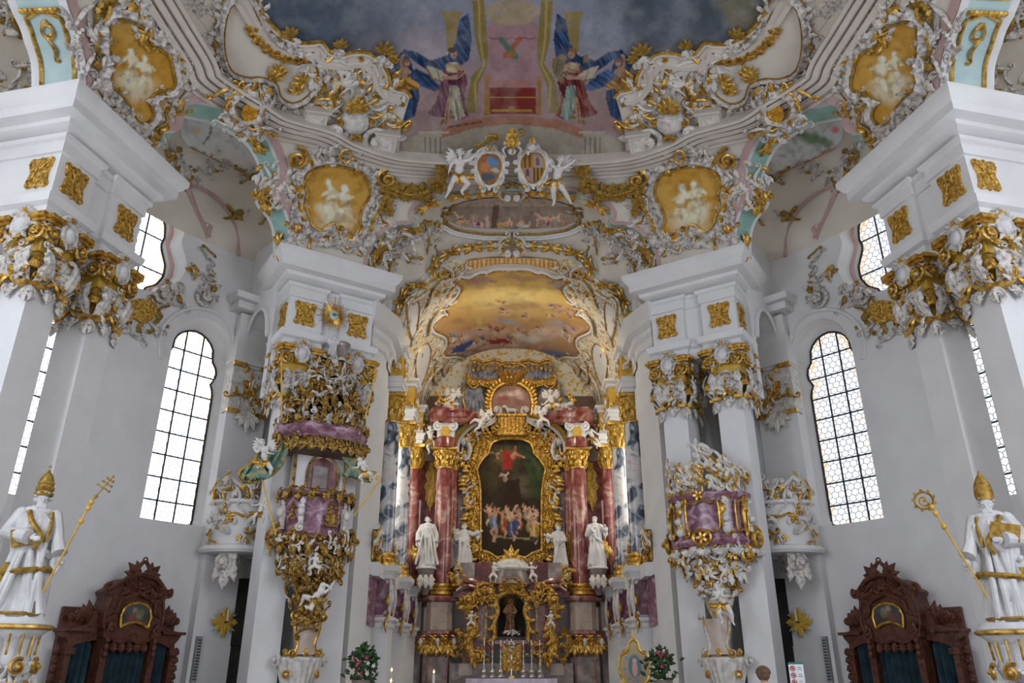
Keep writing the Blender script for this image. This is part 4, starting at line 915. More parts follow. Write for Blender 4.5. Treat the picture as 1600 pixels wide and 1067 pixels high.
    def lat(P): a=Art(P,1.6,2).fill('#b88a2e'); a.mix((np.abs(((P[:,0]+P[:,1])%6)-3)<1.1)*1.,'#8a5c14'); a.mix((np.abs(((P[:,0]-P[:,1])%6)-3)<1.)*1.,'#8a5c14'); return a
    panel('lattice',[tuple(q) for q in chain(LC,step=4,closed=True)],DOME,lat,r,mr,2.5,.42)
    SH=Surf(lambda p:f_dome(p+np.array((0,0,.42))))
    rframe(r,LC,SH,mr,.30,21,True,1.2,spr=False)
    bw=B('stucco'); bg=B('gold')
    for i,(x,y,wp,hp,nn) in enumerate(((400,140,40,26,9),(360,185,30,20,6),(405,195,30,24,7),(385,205,26,16,5),(415,165,22,30,6),(357,140,26,26,6))): deco(bw,bg,x,y,wp,hp,SH,60+i,nn,1.)
    bw.build('shell',r,mr); bg.build('gilt_sprigs',r,mr)
    # gilt flower garland hung from the cartouche to the middle
    bg=B('gold_dull'); r=thing('flower_garland',tuple(DOME.cast([(650,300)])[0]),'gilt flower garland hanging %s of the coats of arms'%sd,'garland','flower garlands by the arms',mr)
    for i,(x,y,s_) in enumerate(((602,290,.30),(612,284,.24),(625,296,.32),(634,302,.22),(655,296,.36),(664,303,.2),(680,278,.34),(688,262,.2),(690,252,.30),(640,290,.2),(602,312,.24),(606,328,.18),(676,290,.18))):
        bg.T=sframe(x,y,DOME,.38 if y<290 and x>640 else .12)[0]; flower(bg,0,0,s_); flower(bg,s_*.4,-s_*.5,s_*.6); spray(bg,0,0,i*1.3,s_*1.1,3,.02,s_*.45,.9)
    q,_,S_,n_=along([(600,286),(625,298),(655,300),(678,282),(690,250)],DOME,False,.1); bg.T=None; bg.tube(q+n_*.2,.05,5); bg.build('flowers',r,mr)
    # tendrils painted in low relief over the bare dome
    bw=B('stucco'); t=thing('tendril_relief',tuple(DOME.cast([(330,60)])[0]),'grey leaf tendrils in low relief on the bare vault, %s side'%sd,'stucco relief','leaf tendril reliefs',mr); rr=random.Random(5)
    for (x,y,wp,hp,nn) in ((620,380,60,40,10),(440,290,30,60,10),(455,370,40,40,8),(610,330,30,50,12),(330,60,40,60,10),(340,90,30,40,8),(300,15,60,40,12),(345,20,30,60,10),(120,60,20,60,5),(275,180,30,20,4)):
        for k in range(nn):
            T,m=sframe(x+rr.uniform(-.5,.5)*wp,y+rr.uniform(-.5,.5)*hp,DOME,0); 
            if T[2,3]<Z0+.05: continue
            bw.T=T; a=rr.uniform(0,6.3); leaf(bw,0,0,a,rr.uniform(.25,.5),.13,.08,.01,bend=rr.uniform(-1.5,1.5))
            if rr.random()<.4: scroll(bw,0,0,.13,1.3,.02,1,a,.01,.1)
    bw.build('tendrils',t,mr)
# ---------------------------------------------------------------- figures
def vframe(x,y,P3,rot=0.,s=None):
    """frame at a point, facing the view; local unit = one photo pixel there (isotropic)"""
    P3=np.array(P3,float); d=P3-O; m=(d@FW)/FPX if s is None else s; d=d/np.linalg.norm(d); e1=np.cross(d,(0,0,1)); e1/=np.linalg.norm(e1); e2=np.cross(e1,d)
    c,q=math.cos(rot),math.sin(rot); return frame(P3,e1*c+e2*q,-e1*q+e2*c,-d,m),m
def atY(x,y,Y): return castY([(x,y)],[Y])[0]
def limb(b,pts,rs,n=8): 
    P=chain(pts,n=len(pts)*4); b.tube(P,np.interp(np.linspace(0,1,len(P)),np.linspace(0,1,len(rs)),rs),n)
    b.ell(P[0],(rs[0],)*3,8,6); b.ell(P[-1],(rs[-1],)*3,8,6)
def hand(b,p,d,r,fist=False,up=(0,0,1)):
    """palm and five bent fingers of unequal length; d: direction of the fingers, r: palm half width"""
    p=np.array(p,float); d=np.array(d,float); d/=np.linalg.norm(d); u=np.array(up,float); s=np.cross(d,u); l=np.linalg.norm(s); s=s/l if l>.1 else np.array((1.,0,0)); u=np.cross(s,d)
    R=np.stack([s,d,u],1); b.ell(p+d*r*.8,(r*.9,r*1.15,r*.45),8,6,R)
    for k,(o,L) in enumerate(((-.72,1.25),(-.25,1.5),(.25,1.4),(.7,1.05))):
        q=p+d*r*1.6+s*o*r*.95; c=-u*(r*(.9 if not fist else 1.5)); b.tube(np.array([q,q+d*r*L*.5+c*.12,q+d*r*L*(.85 if not fist else .5)+c*.5,q+d*r*L*(1.05 if not fist else .2)+c*.95]),[r*.24,r*.23,r*.2,r*.13],6)
    q=p+d*r*.5-s*r*.7; b.tube(np.array([q,q-s*r*.55+d*r*.5,q-s*r*.6+d*r*1.15-u*r*.3]),[r*.3,r*.26,r*.16],6)
def head(b,c,r,face=(0,0,1),up=(0,1,0),beard=False):
    """skull, jaw, nose, brow, lips and ears; face: looking direction"""
    f=np.array(face,float); f/=np.linalg.norm(f); u=np.array(up,float); u-=f*(u@f); u/=np.linalg.norm(u); s=np.cross(u,f); c=np.array(c,float); R=np.stack([s,u,f],1); A=lambda x,y,z:c+s*x*r+u*y*r+f*z*r
    b.ell(A(0,.12,-.08),(r*.80,r*.98,r*.92),12,9,R); b.ell(A(0,-.42,.18),(r*.58,r*.62,r*.62),10,7,R)
    b.tube(np.array([A(0,.18,.80),A(0,-.05,.98),A(0,-.22,1.06),A(0,-.26,.84)]),[r*.10,r*.13,r*.17,r*.10],6)
    for q in (-1,1):
        b.ell(A(q*.34,.22,.72),(r*.26,r*.10,r*.16),8,5,R); b.ell(A(q*.38,-.24,.52),(r*.24,r*.24,r*.24),8,5,R); b.ell(A(q*.82,-.02,-.05),(r*.10,r*.24,r*.16),8,5,R); b.ell(A(q*.31,.04,.72),(r*.14,r*.08,r*.12),8,5,R)
    b.ell(A(0,-.50,.76),(r*.24,r*.07,r*.12),8,5,R); b.ell(A(0,-.60,.72),(r*.19,r*.07,r*.12),8,5,R); b.ell(A(0,-.86,.50),(r*.24,r*.18,r*.22),8,5,R)
    if beard:
        for k in range(7): a=(k-3)*.3; b.tube(np.array([A(math.sin(a)*.5,-.55,.62),A(math.sin(a)*.62,-1.0,.70),A(math.sin(a)*.3,-1.55,.55)]),[r*.2,r*.22,r*.08],6)
def curls(b,c,r,seed=1,n=22,face=(0,0,1),up=(0,1,0)):
    f=np.array(face,float); f/=np.linalg.norm(f); q=random.Random(seed); c=np.array(c,float); u=np.array(up,float)
    for i in range(n):
        v=np.array([q.gauss(0,1) for _ in range(3)]); v/=np.linalg.norm(v)
        if v@f>.35 and v@u<.55: v=v-f*(v@f)*1.6
        if v@u<-.45: continue
        v/=np.linalg.norm(v); b.ell(c+v*r*.92+u*r*.12,(r*.3,r*.26,r*.3),6,4)
def human(b,J,h,child=False,nude=True,fist=()):
    """one continuous body from joint positions; h: standing height in the same units"""
    g=lambda k:np.array(J[k],float); k=1.35 if child else 1.
    pe,ch,ne=g('pelvis'),g('chest'),g('neck'); hd=g('head'); r=h*(.082 if child else .062)
    sh=[g('shL'),g('shR')]; hp=[g('hipL'),g('hipR')]; ac=sh[1]-sh[0]; ac/=np.linalg.norm(ac); sp=ch-pe; sp/=np.linalg.norm(sp); fr=np.cross(ac,sp); R=np.stack([ac,fr,sp],1)
    b.ell(pe,(h*.082*k**.6,h*.062*k,h*.07*k),12,8,R); b.ell((pe+ch)/2,(h*.072*k,h*.056*k,h*.11),12,8,R); b.ell(ch,(h*.092*k**.6,h*.062*k,h*.095),12,8,R); b.ell((ch+ne)/2,(h*.085,h*.05,h*.05),10,7,R)
    limb(b,[ch*.3+ne*.7,hd-(hd-ne)*.3],[h*.034*k**.5,h*.03*k**.5]); head(b,hd,r*1.02,J.get('face',(0,0,1)),hd-ne,J.get('beard',False))
    for i,s in enumerate('LR'):
        limb(b,[sh[i],g('el'+s),g('ha'+s)],[h*.036*k,h*.031*k,h*.028*k,h*.024*k,h*.017*k]); e=g('ha'+s)-g('el'+s); hand(b,g('ha'+s),e,h*.024,s in fist,up=np.cross(e,(0,1,.2)))
        if 'kn'+s in J:
            kn,ft=g('kn'+s),g('ft'+s); limb(b,[hp[i],hp[i]*.5+kn*.5,kn],[h*.062*k,h*.058*k,h*.043*k]); limb(b,[kn,kn*.6+ft*.4+fr*-h*.008,ft],[h*.040*k,h*.040*k,h*.022*k])
            t=np.array(J.get('toe'+s,(0,-.5,1)),float); t/=np.linalg.norm(t); b.tube(np.array([ft-t*h*.02,ft+t*h*.05,ft+t*h*.11]),[h*.026,h*.026,h*.016],8)
def putto(loc,parent_label,pose,seed,mr,h=None,wings=True,cloth='gold',group=None,name='cherub',px=None,cat='cherub',wm='skin_stucco'):
    """pose: joints in photo pixels relative to the pelvis; loc: (px,py,Y)"""
    x,y,Y=loc; P=atY(x,y,Y) if not callable(Y) else Y((x,y)); T,m=vframe(x,y,P); J={k:(v if k in('beard',) else v) for k,v in pose.items()}
    H=pose['H']; base=P+np.array((0,0,-.3*H*m)); r=thing(name,tuple(P-np.array((0,0,.35*H*m))),parent_label,cat,group,mr)
    b=B(wm); b.T=T; human(b,J,H,True); b.build('body',r,mr,rm=max(.010,H*m*.0115))
    b=B(wm); b.T=T; curls(b,J['head'],H*.085,seed,24,J.get('face',(0,0,1)),np.array((0,1.,0))); b.build('hair',r,mr)
    if cloth:
        b=B(cloth); b.T=T; pe=np.array(J['pelvis'],float)
        q=random.Random(seed)
        t=np.linspace(0,2*pi,14); b.tube(np.stack([pe[0]+H*.105*np.cos(t),pe[1]+H*.015*np.sin(3*t)+H*.02,pe[2]+H*.085*np.sin(t)],1),H*.035,6)
        for i in range(7): a=-pi/2+q.uniform(-.9,.9); leaf(b,pe[0]+q.uniform(-.07,.07)*H,pe[1],a,H*q.uniform(.14,.26),H*.09,.2,H*.07,bend=q.uniform(-.6,.6))
        d=q.choice((-1,1)); leaf(b,pe[0]+d*H*.08,pe[1],(0 if d>0 else pi)-.3*d,H*.35,H*.13,.1,H*.02,bend=.8*d); b.build('loincloth',r,mr)
    if wings:
        b=B('gold' if wings=='gold' else wm); b.T=T; c=np.array(J['chest'],float)
        for d in (-1,1):
            for i in range(5): leaf(b,c[0]+d*H*.04,c[1]+H*.05,(pi/2-d*(.5+i*.28)),H*(.36-.03*i),H*.09,.05,c[2]-H*.09,bend=-d*.5)
        b.build('wings',r,mr)
    return r
def pose(H,head,chest,pel,haL,haR,elL=None,elR=None,ftL=None,ftR=None,knL=None,knR=None,face=(0,0,1)):
    """2D joints in pixels (x right, y up), limbs bowed towards the viewer"""
    c=lambda p,z=0:(p[0],p[1],z) if len(p)==2 else p
    ch=np.array(c(chest),float); pe=np.array(c(pel),float); sp=ch-pe; sp/=np.linalg.norm(sp); ac=np.array((sp[1],-sp[0],0)); hd=np.array(c(head),float)
    J=dict(H=H,head=hd,chest=ch,pelvis=pe,neck=ch+sp*H*.11,shL=ch+sp*H*.065-ac*H*.10,shR=ch+sp*H*.065+ac*H*.10,hipL=pe-ac*H*.05-sp*H*.03,hipR=pe+ac*H*.05-sp*H*.03,face=face)
    def mid(a,b,L,z=.10,side=1):
        a=np.array(a,float); b=np.array(b,float); d=b-a; l=np.linalg.norm(d); s=math.sqrt(max(0,(L/2)**2-(l/2)**2)); n=np.array((d[1],-d[0],0))/(l+1e-6)*side; return (a+b)/2+n*s*.75+np.array((0,0,1))*s*.6
    for s,q in (('L',-1),('R',1)):
        ha=c((haL,haR)[s=='R'],H*.06); J['ha'+s]=ha; e=(elL,elR)[s=='R']; J['el'+s]=c(e,H*.04) if e is not None else mid(J['sh'+s],ha,H*.34,side=q)
        ft=(ftL,ftR)[s=='R']
        if ft is not None:
            ft=c(ft,0); J['ft'+s]=ft; k=(knL,knR)[s=='R']; J['kn'+s]=c(k,H*.10) if k is not None else mid(J['hip'+s],ft,H*.44,side=-q); J['toe'+s]=(q*.4,-.75,.6)
    return J
# ---------------------------------------------------------------- choir mouth: painted scene, yellow fields, keystone
def tr_scene(P):
    a=Art(P,1.9,5).warp(7,.08).fill('#6f6358'); x,y=P[:,0],P[:,1]
    a.noise(.05,.3,.7,'#8c7f74',.8); a.mix((y<322)*.6,'#a08f80'); a.poly([(770,318),(778,318),(778,356),(768,356)],'#5a463c')
    r=random.Random(4)
    for i,(cx,cy,c) in enumerate(((716,338,'#8a5230'),(724,344,'#b08a6a'),(742,345,'#a08490'),(752,348,'#6a3450'),(763,342,'#c09ca0'),(788,346,'#b98a3c'),(800,350,'#a87c30'),(808,352,'#38485e'),(816,346,'#b9aca0'),(824,350,'#c0b4a8'),(840,338,'#9a6058'),(850,340,'#c0a090'),(858,344,'#7c3c3c'),(872,338,'#b09c80'),(882,346,'#9a5a34'))): a.fig(cx,cy,r.uniform(8,10),c,i+50,i%2==0)
    a.noise(.22,.5,.8,'#3c2c28',.4,seed=3); return a
t=thing('arch_painting',tuple(TRANS.cast([(800,335)])[0]),'painted group of robed figures on the vault above the choir arch','painting')
SCN=[(694,341),(690,332),(705,322),(726,314),(752,309),(776,307.5),(799,307)]; SR=mpx(SCN,TRANS)
so=SCN+[tuple(q) for q in SR[::-1][1:]]+[(880,353),(840,356),(800,357),(760,356),(722,353)]
panel('painted_scene',so,TRANS,tr_scene,t,step=2.,h=.04)
g=B('gold_dull','plaster'); q,_,S_,n_=along([(693,345),(712,356),(736,361),(760,364),(780,364),(799,364)],TRANS,False,.12); g.tube(q+n_*.06,.045,5); g.tube(mir(q+n_*.06),.045,5)
g.use('plaster'); 
for d in (.14,.24): 
    qq=q+n_*.05-S_*d*np.sign(S_[0][2]); g.tube(qq,.05,5); g.tube(mir(qq),.05,5)
g.build('gilt_moulding',t)
YF=[(585,402),(593,388),(604,376),(618,371),(633,368),(647,362),(655,352),(664,345),(680,345),(690,349),(693,358),(683,366),(668,372),(650,375),(635,381),(622,391),(612,396),(600,398)]
for mr in (False,True):
    sd='right' if mr else 'left'
    r=thing('yellow_field',tuple(TRANS.cast([(640,375)])[0]),'yellow painted field in a grey shell frame on the %s shoulder of the choir arch'%sd,'cartouche','yellow fields on the choir arch',mr)
    def yf(P): a=Art(P,1.6,7).fill('#b39a5c'); a.noise(.03,.3,.7,'#9a7c3c',.7); a.blob(625,384,26,12,'#c9b684',-30,.6,.6); a.noise(.1,.5,.8,'#6e5426',.5,seed=4); return a
    panel('painted_field',[tuple(q) for q in chain(YF,step=4,closed=True)],TRANS,yf,r,mr,3,.03)
    rframe(r,[(693,358),(683,366),(668,372),(650,375),(635,381),(622,391),(610,399),(605,404)],TRANS,mr,.30,3,False,1.2)
    bw=B('stucco'); bg=B('gold_dull')
    for i,(x,y,wp,hp,nn) in enumerate(((600,400,30,24,9),(612,412,24,24,6),(672,350,36,14,7),(590,385,16,34,5),(700,330,30,12,5),(640,400,40,18,6),(670,385,40,12,6))): deco(bw,bg,x,y,wp,hp,TRANS,80+i,nn,.85)
    bw.build('shell_leaves',r,mr); bg.build('gilt_leaves',r,mr)
    # gilt clusters on the mint bands
    bg=B('gold')
    for A,C,ks in ((chE,chI,(4,12,24,34,44,52)),(inE,inI,(6,14,22,30,38,46,54))):
        for k in ks:
            P=(A[k]+C[k])/2; tt=A[k+1]-A[k-1]; tt/=np.linalg.norm(tt); s_=C[k]-A[k]; n_=np.cross(tt,s_); n_/=np.linalg.norm(n_); n_*=-np.sign(n_@(P-O)); bg.T=frame(P+n_*.04,tt,np.cross(n_,tt),n_)
            spray(bg,0,0,0,.5,3,.03,.14,.5); spray(bg,0,0,pi,.5,3,.03,.14,.5); flower(bg,0,0,.16)
    t2=thing('gilt_band_ornament',tuple((chE[20]+np.array((0,0,0)))),'gilt leaf clusters along the mint bands of the choir arch, %s half'%sd,'ornament','leaf clusters on the mint bands',mr); bg.build('leaf_clusters',t2,mr)
# keystone double scrolls
for (x,y,E,Y,lab,sz) in ((800,297,None,21.0,'gilt and white double scroll hanging under the coats of arms',1.),(800,384,None,23.9,'white and gilt basket scroll at the top of the inner choir arch',.95)):
    P=atY(x,y,Y); T,m=vframe(x,y,P); r=thing('keystone',tuple(P),lab,'keystone')
    g=B('gold'); g.T=T; w=B('stucco_white'); w.T=T
    for s in (-1,1):
        scroll(g,s*6.5*sz,8,6,1.8,1.5,-s,pi/2,2,.3); w.lathe((s*7*sz,-12,3),[(1,0),(5,1),(6.2,5),(6.4,10),(5,13)],10)
        for z in (-9,-6,-3): g.tube([(s*7*sz+6.4*math.cos(a),z,3+6.4*math.sin(a)) for a in np.linspace(0,pi,8)],.9,5)
        cscroll(w,[(s*6,14),(s*16,10),(s*22,0)],1.8,5,4,2,s,3); leaf(g,s*12,-4,-pi/2+s*.6,14,5,.3,2)
        cscroll(w,[(s*14,4),(s*20,-8),(s*12,-16)],1.6,4,3,2,-s,3)
    leaf(g,0,-10,-pi/2,10,6,.3,3); w.build('scroll_body',r); g.build('gilt_scrolls',r)
# ---------------------------------------------------------------- coats of arms with cherubs
ARM=Surf(lambda p:f_dome(p+np.array((0,.25,.85))))
def armsP(x,y): return ARM.cast([(x,y)])[0]
for k,(cx,cy,sd) in enumerate(((765,264,'left'),(833,262,'right'))):
    P=armsP(cx,cy); T,m=vframe(cx,cy,P); r=thing('coat_of_arms',tuple(P),('oval shield painted with rust, blue and grey figures' if k==0 else 'oval shield quartered in ochre and red stripes with towers')+', %s of the mitre'%sd,'coat of arms')
    L=[(0,22),(11,20),(18,11),(19,1),(15,-10),(10,-19),(0,-24),(-10,-19),(-15,-10),(-19,1),(-18,11),(-11,20)]; L=[(a,b) for a,b in chain(L,step=2.5,closed=True)]
    nv,fs=cdt(L,[],1.6); A=Art(nv,1.7,k+3)
    if k==0: A.warp(6,.1).fill('#7d5a3c'); A.blob(4,10,12,9,'#4d6f92',0,.4); A.blob(-6,2,9,10,'#a0673a',0,.4); A.blob(-3,-13,13,8,'#474a52',0,.4); A.blob(9,-2,8,4,'#8f9a90',0,.4); A.blob(-10,12,6,6,'#8a4a34',0,.4)
    else:
        x,y=nv[:,0],nv[:,1]; A.fill('#8a6a2c'); q=((x*(1))%7<3.5); A.mix((q&(x<0)&(y>0))*1.,'#5c3420'); A.mix(((x>0)&(y>0))*1.,'#8c7870'); A.mix(((x<0)&(y<0))*1.,'#8a6e66'); A.mix(((x>0)&(y<0)&((x%6)<2.6))*1.,'#3a2a1c'); A.poly([(4,4),(10,4),(10,13),(7,16),(4,13)],'#5e4a48'); A.poly([(-12,-12),(-6,-12),(-6,-4),(-9,-1),(-12,-4)],'#50403c')
    b=B('oil'); b.T=T; rr=nv[:,0]**2/19**2+nv[:,1]**2/24**2; b.add(np.c_[nv,2+3*(1-rr)],fs); b.build('shield',r,cols=A.c)
    g=B('gold'); g.T=T; g.tube(np.c_[np.array(L),np.full(len(L),2.6)],1.1,6,closed=True); 
    w=B('stucco_white'); w.T=T; L2=np.array(L)*1.14; w.tube(np.c_[L2,np.full(len(L),2.)],2.6,7,closed=True); L3=np.array(L)*1.32
    for i in range(0,len(L3),4):
        a=math.atan2(L3[i][1],L3[i][0]); leaf(w,L2[i][0],L2[i][1],a+.5,8,5,.3,2,bend=.8)
    for s in (-1,1): cscroll(w,[(s*6,27),(s*18,22),(s*24,8)],2.,5,4,2,s,3); cscroll(w,[(s*22,-4),(s*20,-18),(s*8,-28)],2.,4,5,2,s,3); leaf(g,s*14,-20,-pi/2,14,5,.3,3)
    spray(g,0,26,pi/2,11,3,3,4,.6); g.build('gilt_rim',r); w.build('scroll_frame',r)
P=armsP(800,232); T,m=vframe(800,232,P); r=thing('mitre',tuple(P),'gold mitre crowning the two coats of arms','mitre')
b=B('gold_carved'); b.T=T; L=[(-9,2),(-11,12),(-8,22),(0,31),(8,22),(11,12),(9,2)]; L=chain(L,step=1.5,closed=False); L=[tuple(q) for q in L]; nv,fs=cdt(L,[],2.); nn=np.tile((0,0,1.),(len(nv),1)); slab(b,np.c_[nv,np.zeros(len(nv))],fs,nn,6*np.sqrt(np.maximum(.05,1-(nv[:,0]/12)**2)),0); b.build('cap',r)
b=B('stucco_white'); b.T=T; b.ell((0,-5,3),(7,5,4)); [cscroll(b,[(s*8,4),(s*14,-2),(s*10,-10)],1.6,4,3,2,s,3) for s in (-1,1)]; b.build('cloud_base',r)
P=armsP(812,205); T,m=vframe(812,205,P); b=B('gold_dull'); b.T=T; scroll(b,2,-1,7,1.5,1.3,1,-2,1,.1); b.tube([(-3,-5,0),(-8,-20,0),(-12,-34,-1)],1.2,6); b.build('crozier_head',label='gilt crozier curl rising behind the gold mitre',cat='crozier')
P=armsP(832,228); T,m=vframe(832,228,P); r=thing('helmet',tuple(P),'grey helmet with gilt crest above the right shield','helmet'); b=B('stucco'); b.T=T; b.ell((0,-2,3),(9,9,7)); leaf(b,-7,-6,-pi/2,9,5,.3,3); b.build('shell',r); b=B('gold'); b.T=T; spray(b,0,5,pi/2,9,5,4,4,.5); b.build('crest',r)
P=armsP(765,222); T,m=vframe(765,222,P); b=B('gold_dull','stucco'); b.T=T; cscroll(b,[(-14,-8),(-2,2),(10,4)],2.6,5,5,3,1,4); spray(b,0,4,1.2,12,4,2,5,.5); b.use('stucco'); roc(b,b,26,16,4,8,2,22); b.build('horn_of_leaves',label='gilt leafy horn held up by the left arms cherub',cat='horn')
armsf=lambda q:armsP(*q)
putto((718,270,armsf),'white cherub with gilt cloth reaching up, left of the coats of arms',pose(74,(0,31),(0,14),(-1,-4),(-16,2),(36,42),(-13,12),(17,22),(-18,-34),(4,-28),(-10,-14),(14,-16),face=(-.2,-.1,1)),3,False)
putto((869,275,armsf),'white winged cherub with gilt cloth standing right of the coats of arms',pose(74,(8,24),(3,8),(0,-8),(-16,34),(27,21),(-12,20),(15,13),(-4,-40),(20,-38),(-5,-24),(11,-22),face=(.1,0,1)),4,False)
# ---------------------------------------------------------------- choir vault: painting, gilded stucco
CVF=[(799,421),(775,421),(760,427),(750,426),(736,433),(725,435),(714,433),(707,438),(718,444),(721,451),(712,465),(700,475),(696,483),(700,490),(687,495),(677,505),(678,514),(697,524),(699,536),(692,548),(697,554),(712,553),(725,556),(732,562),(750,558),(775,556.5),(799,556)]
cvR=mpx(CVF,CVAULT); cvo=CVF+[tuple(q) for q in cvR[::-1][1:-1]]
def cv_art(P):
    a=Art(P,1.25,11).warp(16,.04).fill('#cfa85c'); x,y=P[:,0],P[:,1]
    n=fbm(x*.015,y*.05,4); a.blob(800,470,110,38,'#e8cf8c',0,.9); a.mix(np.clip((y-470+n*40-20)/40,0,1)*.7,'#b58c68'); a.mix(np.clip((y-520+n*30-15)/30,0,1)*.9,'#a08276')
    a.blob(745,438,30,8,'#a2807c',-8,.5,.9); a.blob(815,432,44,7,'#a88a6a',5,.5,.8); a.blob(880,445,40,10,'#9a9098',12,.6,.8)
    a.blob(790,535,95,14,'#c8a8a0',0,.7,.8); a.blob(850,520,55,12,'#dcc4b4',4,.6,.9); a.blob(730,520,50,10,'#c4a09c',-10,.6,.8); a.blob(812,478,60,7,'#b8946c',-6,.6,.7); a.blob(790,505,30,5,'#9aa4bc',5,.6,.8); a.blob(868,508,28,5,'#a4acbc',10,.6,.7)
    cols=('#a8505a','#3f5d92','#c48a92','#e2d2bc','#d9a24c','#8a6a86','#d0a490','#7f94a8','#8c3a3c','#4c6a8c')
    for k in range(46):
        r=random.Random(k*3+1); u=r.random(); cx=700+u*205; cy=r.uniform(506,550)+(8 if cx<740 else 0)*(u<.3); z=r.uniform(5,9)
        if k>=34: cx=r.uniform(775,900); cy=r.uniform(468,496); z=r.uniform(4,6)
        a.blob(cx,cy+z*.5,z*2.2,z*.8,'#dccabc',r.uniform(-10,10),.6,.5); a.fig(cx,cy,z,r.choice(cols),k)
    for cx,cy in ((742,436),(812,431),(878,452),(770,438),(860,441)): a.fig(cx,cy,5,'#9c7c84',int(cx))
    a.blob(825,528,30,8,'#e6d8c8',8,.5); a.poly([(738,490),(746,492),(750,512),(742,512)],'#c9b070')
    a.poly([(700,548),(730,530),(742,528),(722,548)],'#3e5688'); a.poly([(762,530),(790,528),(796,536),(770,538)],'#9c3a3c'); a.blob(750,556,60,5,'#8d9ab8',0,.6,.8); a.blob(870,552,40,6,'#6f86ae',0,.6,.9)
    a.noise(.12,.5,.8,'#7c5c44',.35,sx_=.5,seed=7); return a
cvt=thing('choir_ceiling_painting',tuple(CVAULT.cast([(800,490)])[0]),'golden sky painting with tumbling clouds and coloured figures on the choir vault','painting')
panel('painted_sky',cvo,CVAULT,cv_art,cvt,step=2.1,h=.03)
g=B('gold'); q,_,S_,n_=along(cvo,CVAULT,True,.12); g.tube(q+n_*.07,.04,5,closed=True); g.build('gilt_rim',cvt); w=B('plaster'); w.tube(q+n_*.04+S_*.12,.07,6,closed=True); w.build('white_rim',cvt)
def checker(P): a=Art(P,1.25,3).fill('#d9c79a'); x,y=P[:,0],P[:,1]; k=((np.abs(((x+ (y-400)*1.6)%14)-7)<3.7)^(np.abs(((x-(y-400)*1.6)%14)-7)<3.7)); a.mix(k*1.,'#c88a34'); a.noise(.2,.5,.8,'#a8702a',.4); return a
CK=[(799,401),(760,402),(730,406),(724,415),(728,424),(748,418),(775,412),(799,411)]; ckr=mpx(CK,CVAULT)
t=thing('lattice_field',tuple(CVAULT.cast([(800,408)])[0]),'orange and cream diamond lattice panel at the front of the choir vault','panel'); panel('lattice',CK+[tuple(q) for q in ckr[::-1][1:-1]],CVAULT,checker,t,step=2.,h=.03)
for mr in (False,True):
    sd='right' if mr else 'left'
    r=thing('gilded_vault_stucco',tuple(CVAULT.cast([(670,520)])[0]),'cream and gold rocaille stucco covering the %s flank of the choir vault'%sd,'stucco relief','gilded flanks of the choir vault',mr)
    FL=[(626,520),(628,490),(636,466),(650,455),(664,450),(678,438),(690,420),(704,408),(722,404),(722,414),(727,427),(735,431),(725,436),(713,434),(704,438),(717,444),(720,451),(711,464),(698,475),(694,483),(698,491),(686,495),(675,505),(676,515),(695,525),(697,536),(690,548),(695,556),(711,556),(728,560),(728,574),(722,588),(706,600),(690,610),(676,628),(668,650),(662,680),(655,690),(650,690),(650,670),(640,620),(632,570)]
    b=B('gilt_cream'); patch(b,[tuple(q) for q in resamp(np.array(FL+FL[:1]),step=8,closed=True)],CVAULT,8,.02); b.build('gilded_ground',r,mr)
    for k,(L) in enumerate(([(634,470),(645,462),(652,475),(651,500),(645,528),(638,520),(634,495)],[(647,560),(657,540),(667,535),(671,550),(666,575),(656,600),(649,590)],[(662,640),(668,610),(680,594),(690,592),(688,604),(676,622),(668,645)])):
        b=B('mint_pale' if k<0 else 'plaster'); patch(b,[tuple(q) for q in chain(L,step=5,closed=True)],CVAULT,8,.06); b.build('pale_lobe',r,mr)
        g=B('gold'); q,_,S_,n_=along(L,CVAULT,True,.12); g.tube(q+n_*.08,.03,5,closed=True); g.build('gilt_rim',r,mr)
    bw=B('stucco_white'); bg=B('gold'); rr=random.Random(9); pts=[]
    lobes=[[(634,470),(645,462),(652,475),(651,500),(645,528),(638,520),(634,495)]]
    while len(pts)<95:
        x=rr.uniform(626,735); y=rr.uniform(404,690)
        if pip([(x,y)],FL)[0]: pts.append((x,y))
    for i,(x,y) in enumerate(pts): deco(bw,bg,x,y,16,16,CVAULT,200+i,2,.8)
    for P_ in ([(712,430),(690,436),(676,450),(668,470),(662,480)],[(700,478),(684,484),(672,500),(668,520)],[(692,552),(680,566),(676,590),(684,600)],[(640,540),(646,520),(660,500)],[(700,560),(690,575),(700,590),(718,584)],[(655,640),(660,610),(672,585),(688,570)],[(690,412),(704,420),(706,432)],[(640,470),(655,462),(668,452)]):
        q,_,S_,n_=along(P_,CVAULT,False,.08); bw.T=None; bg.T=None; bw.tube(q+n_*.09,.06,6); bg.tube(q+n_*.12+S_*.07,.028,5)
    bw.build('rocaille',r,mr); bg.build('gilt_leaves',r,mr)
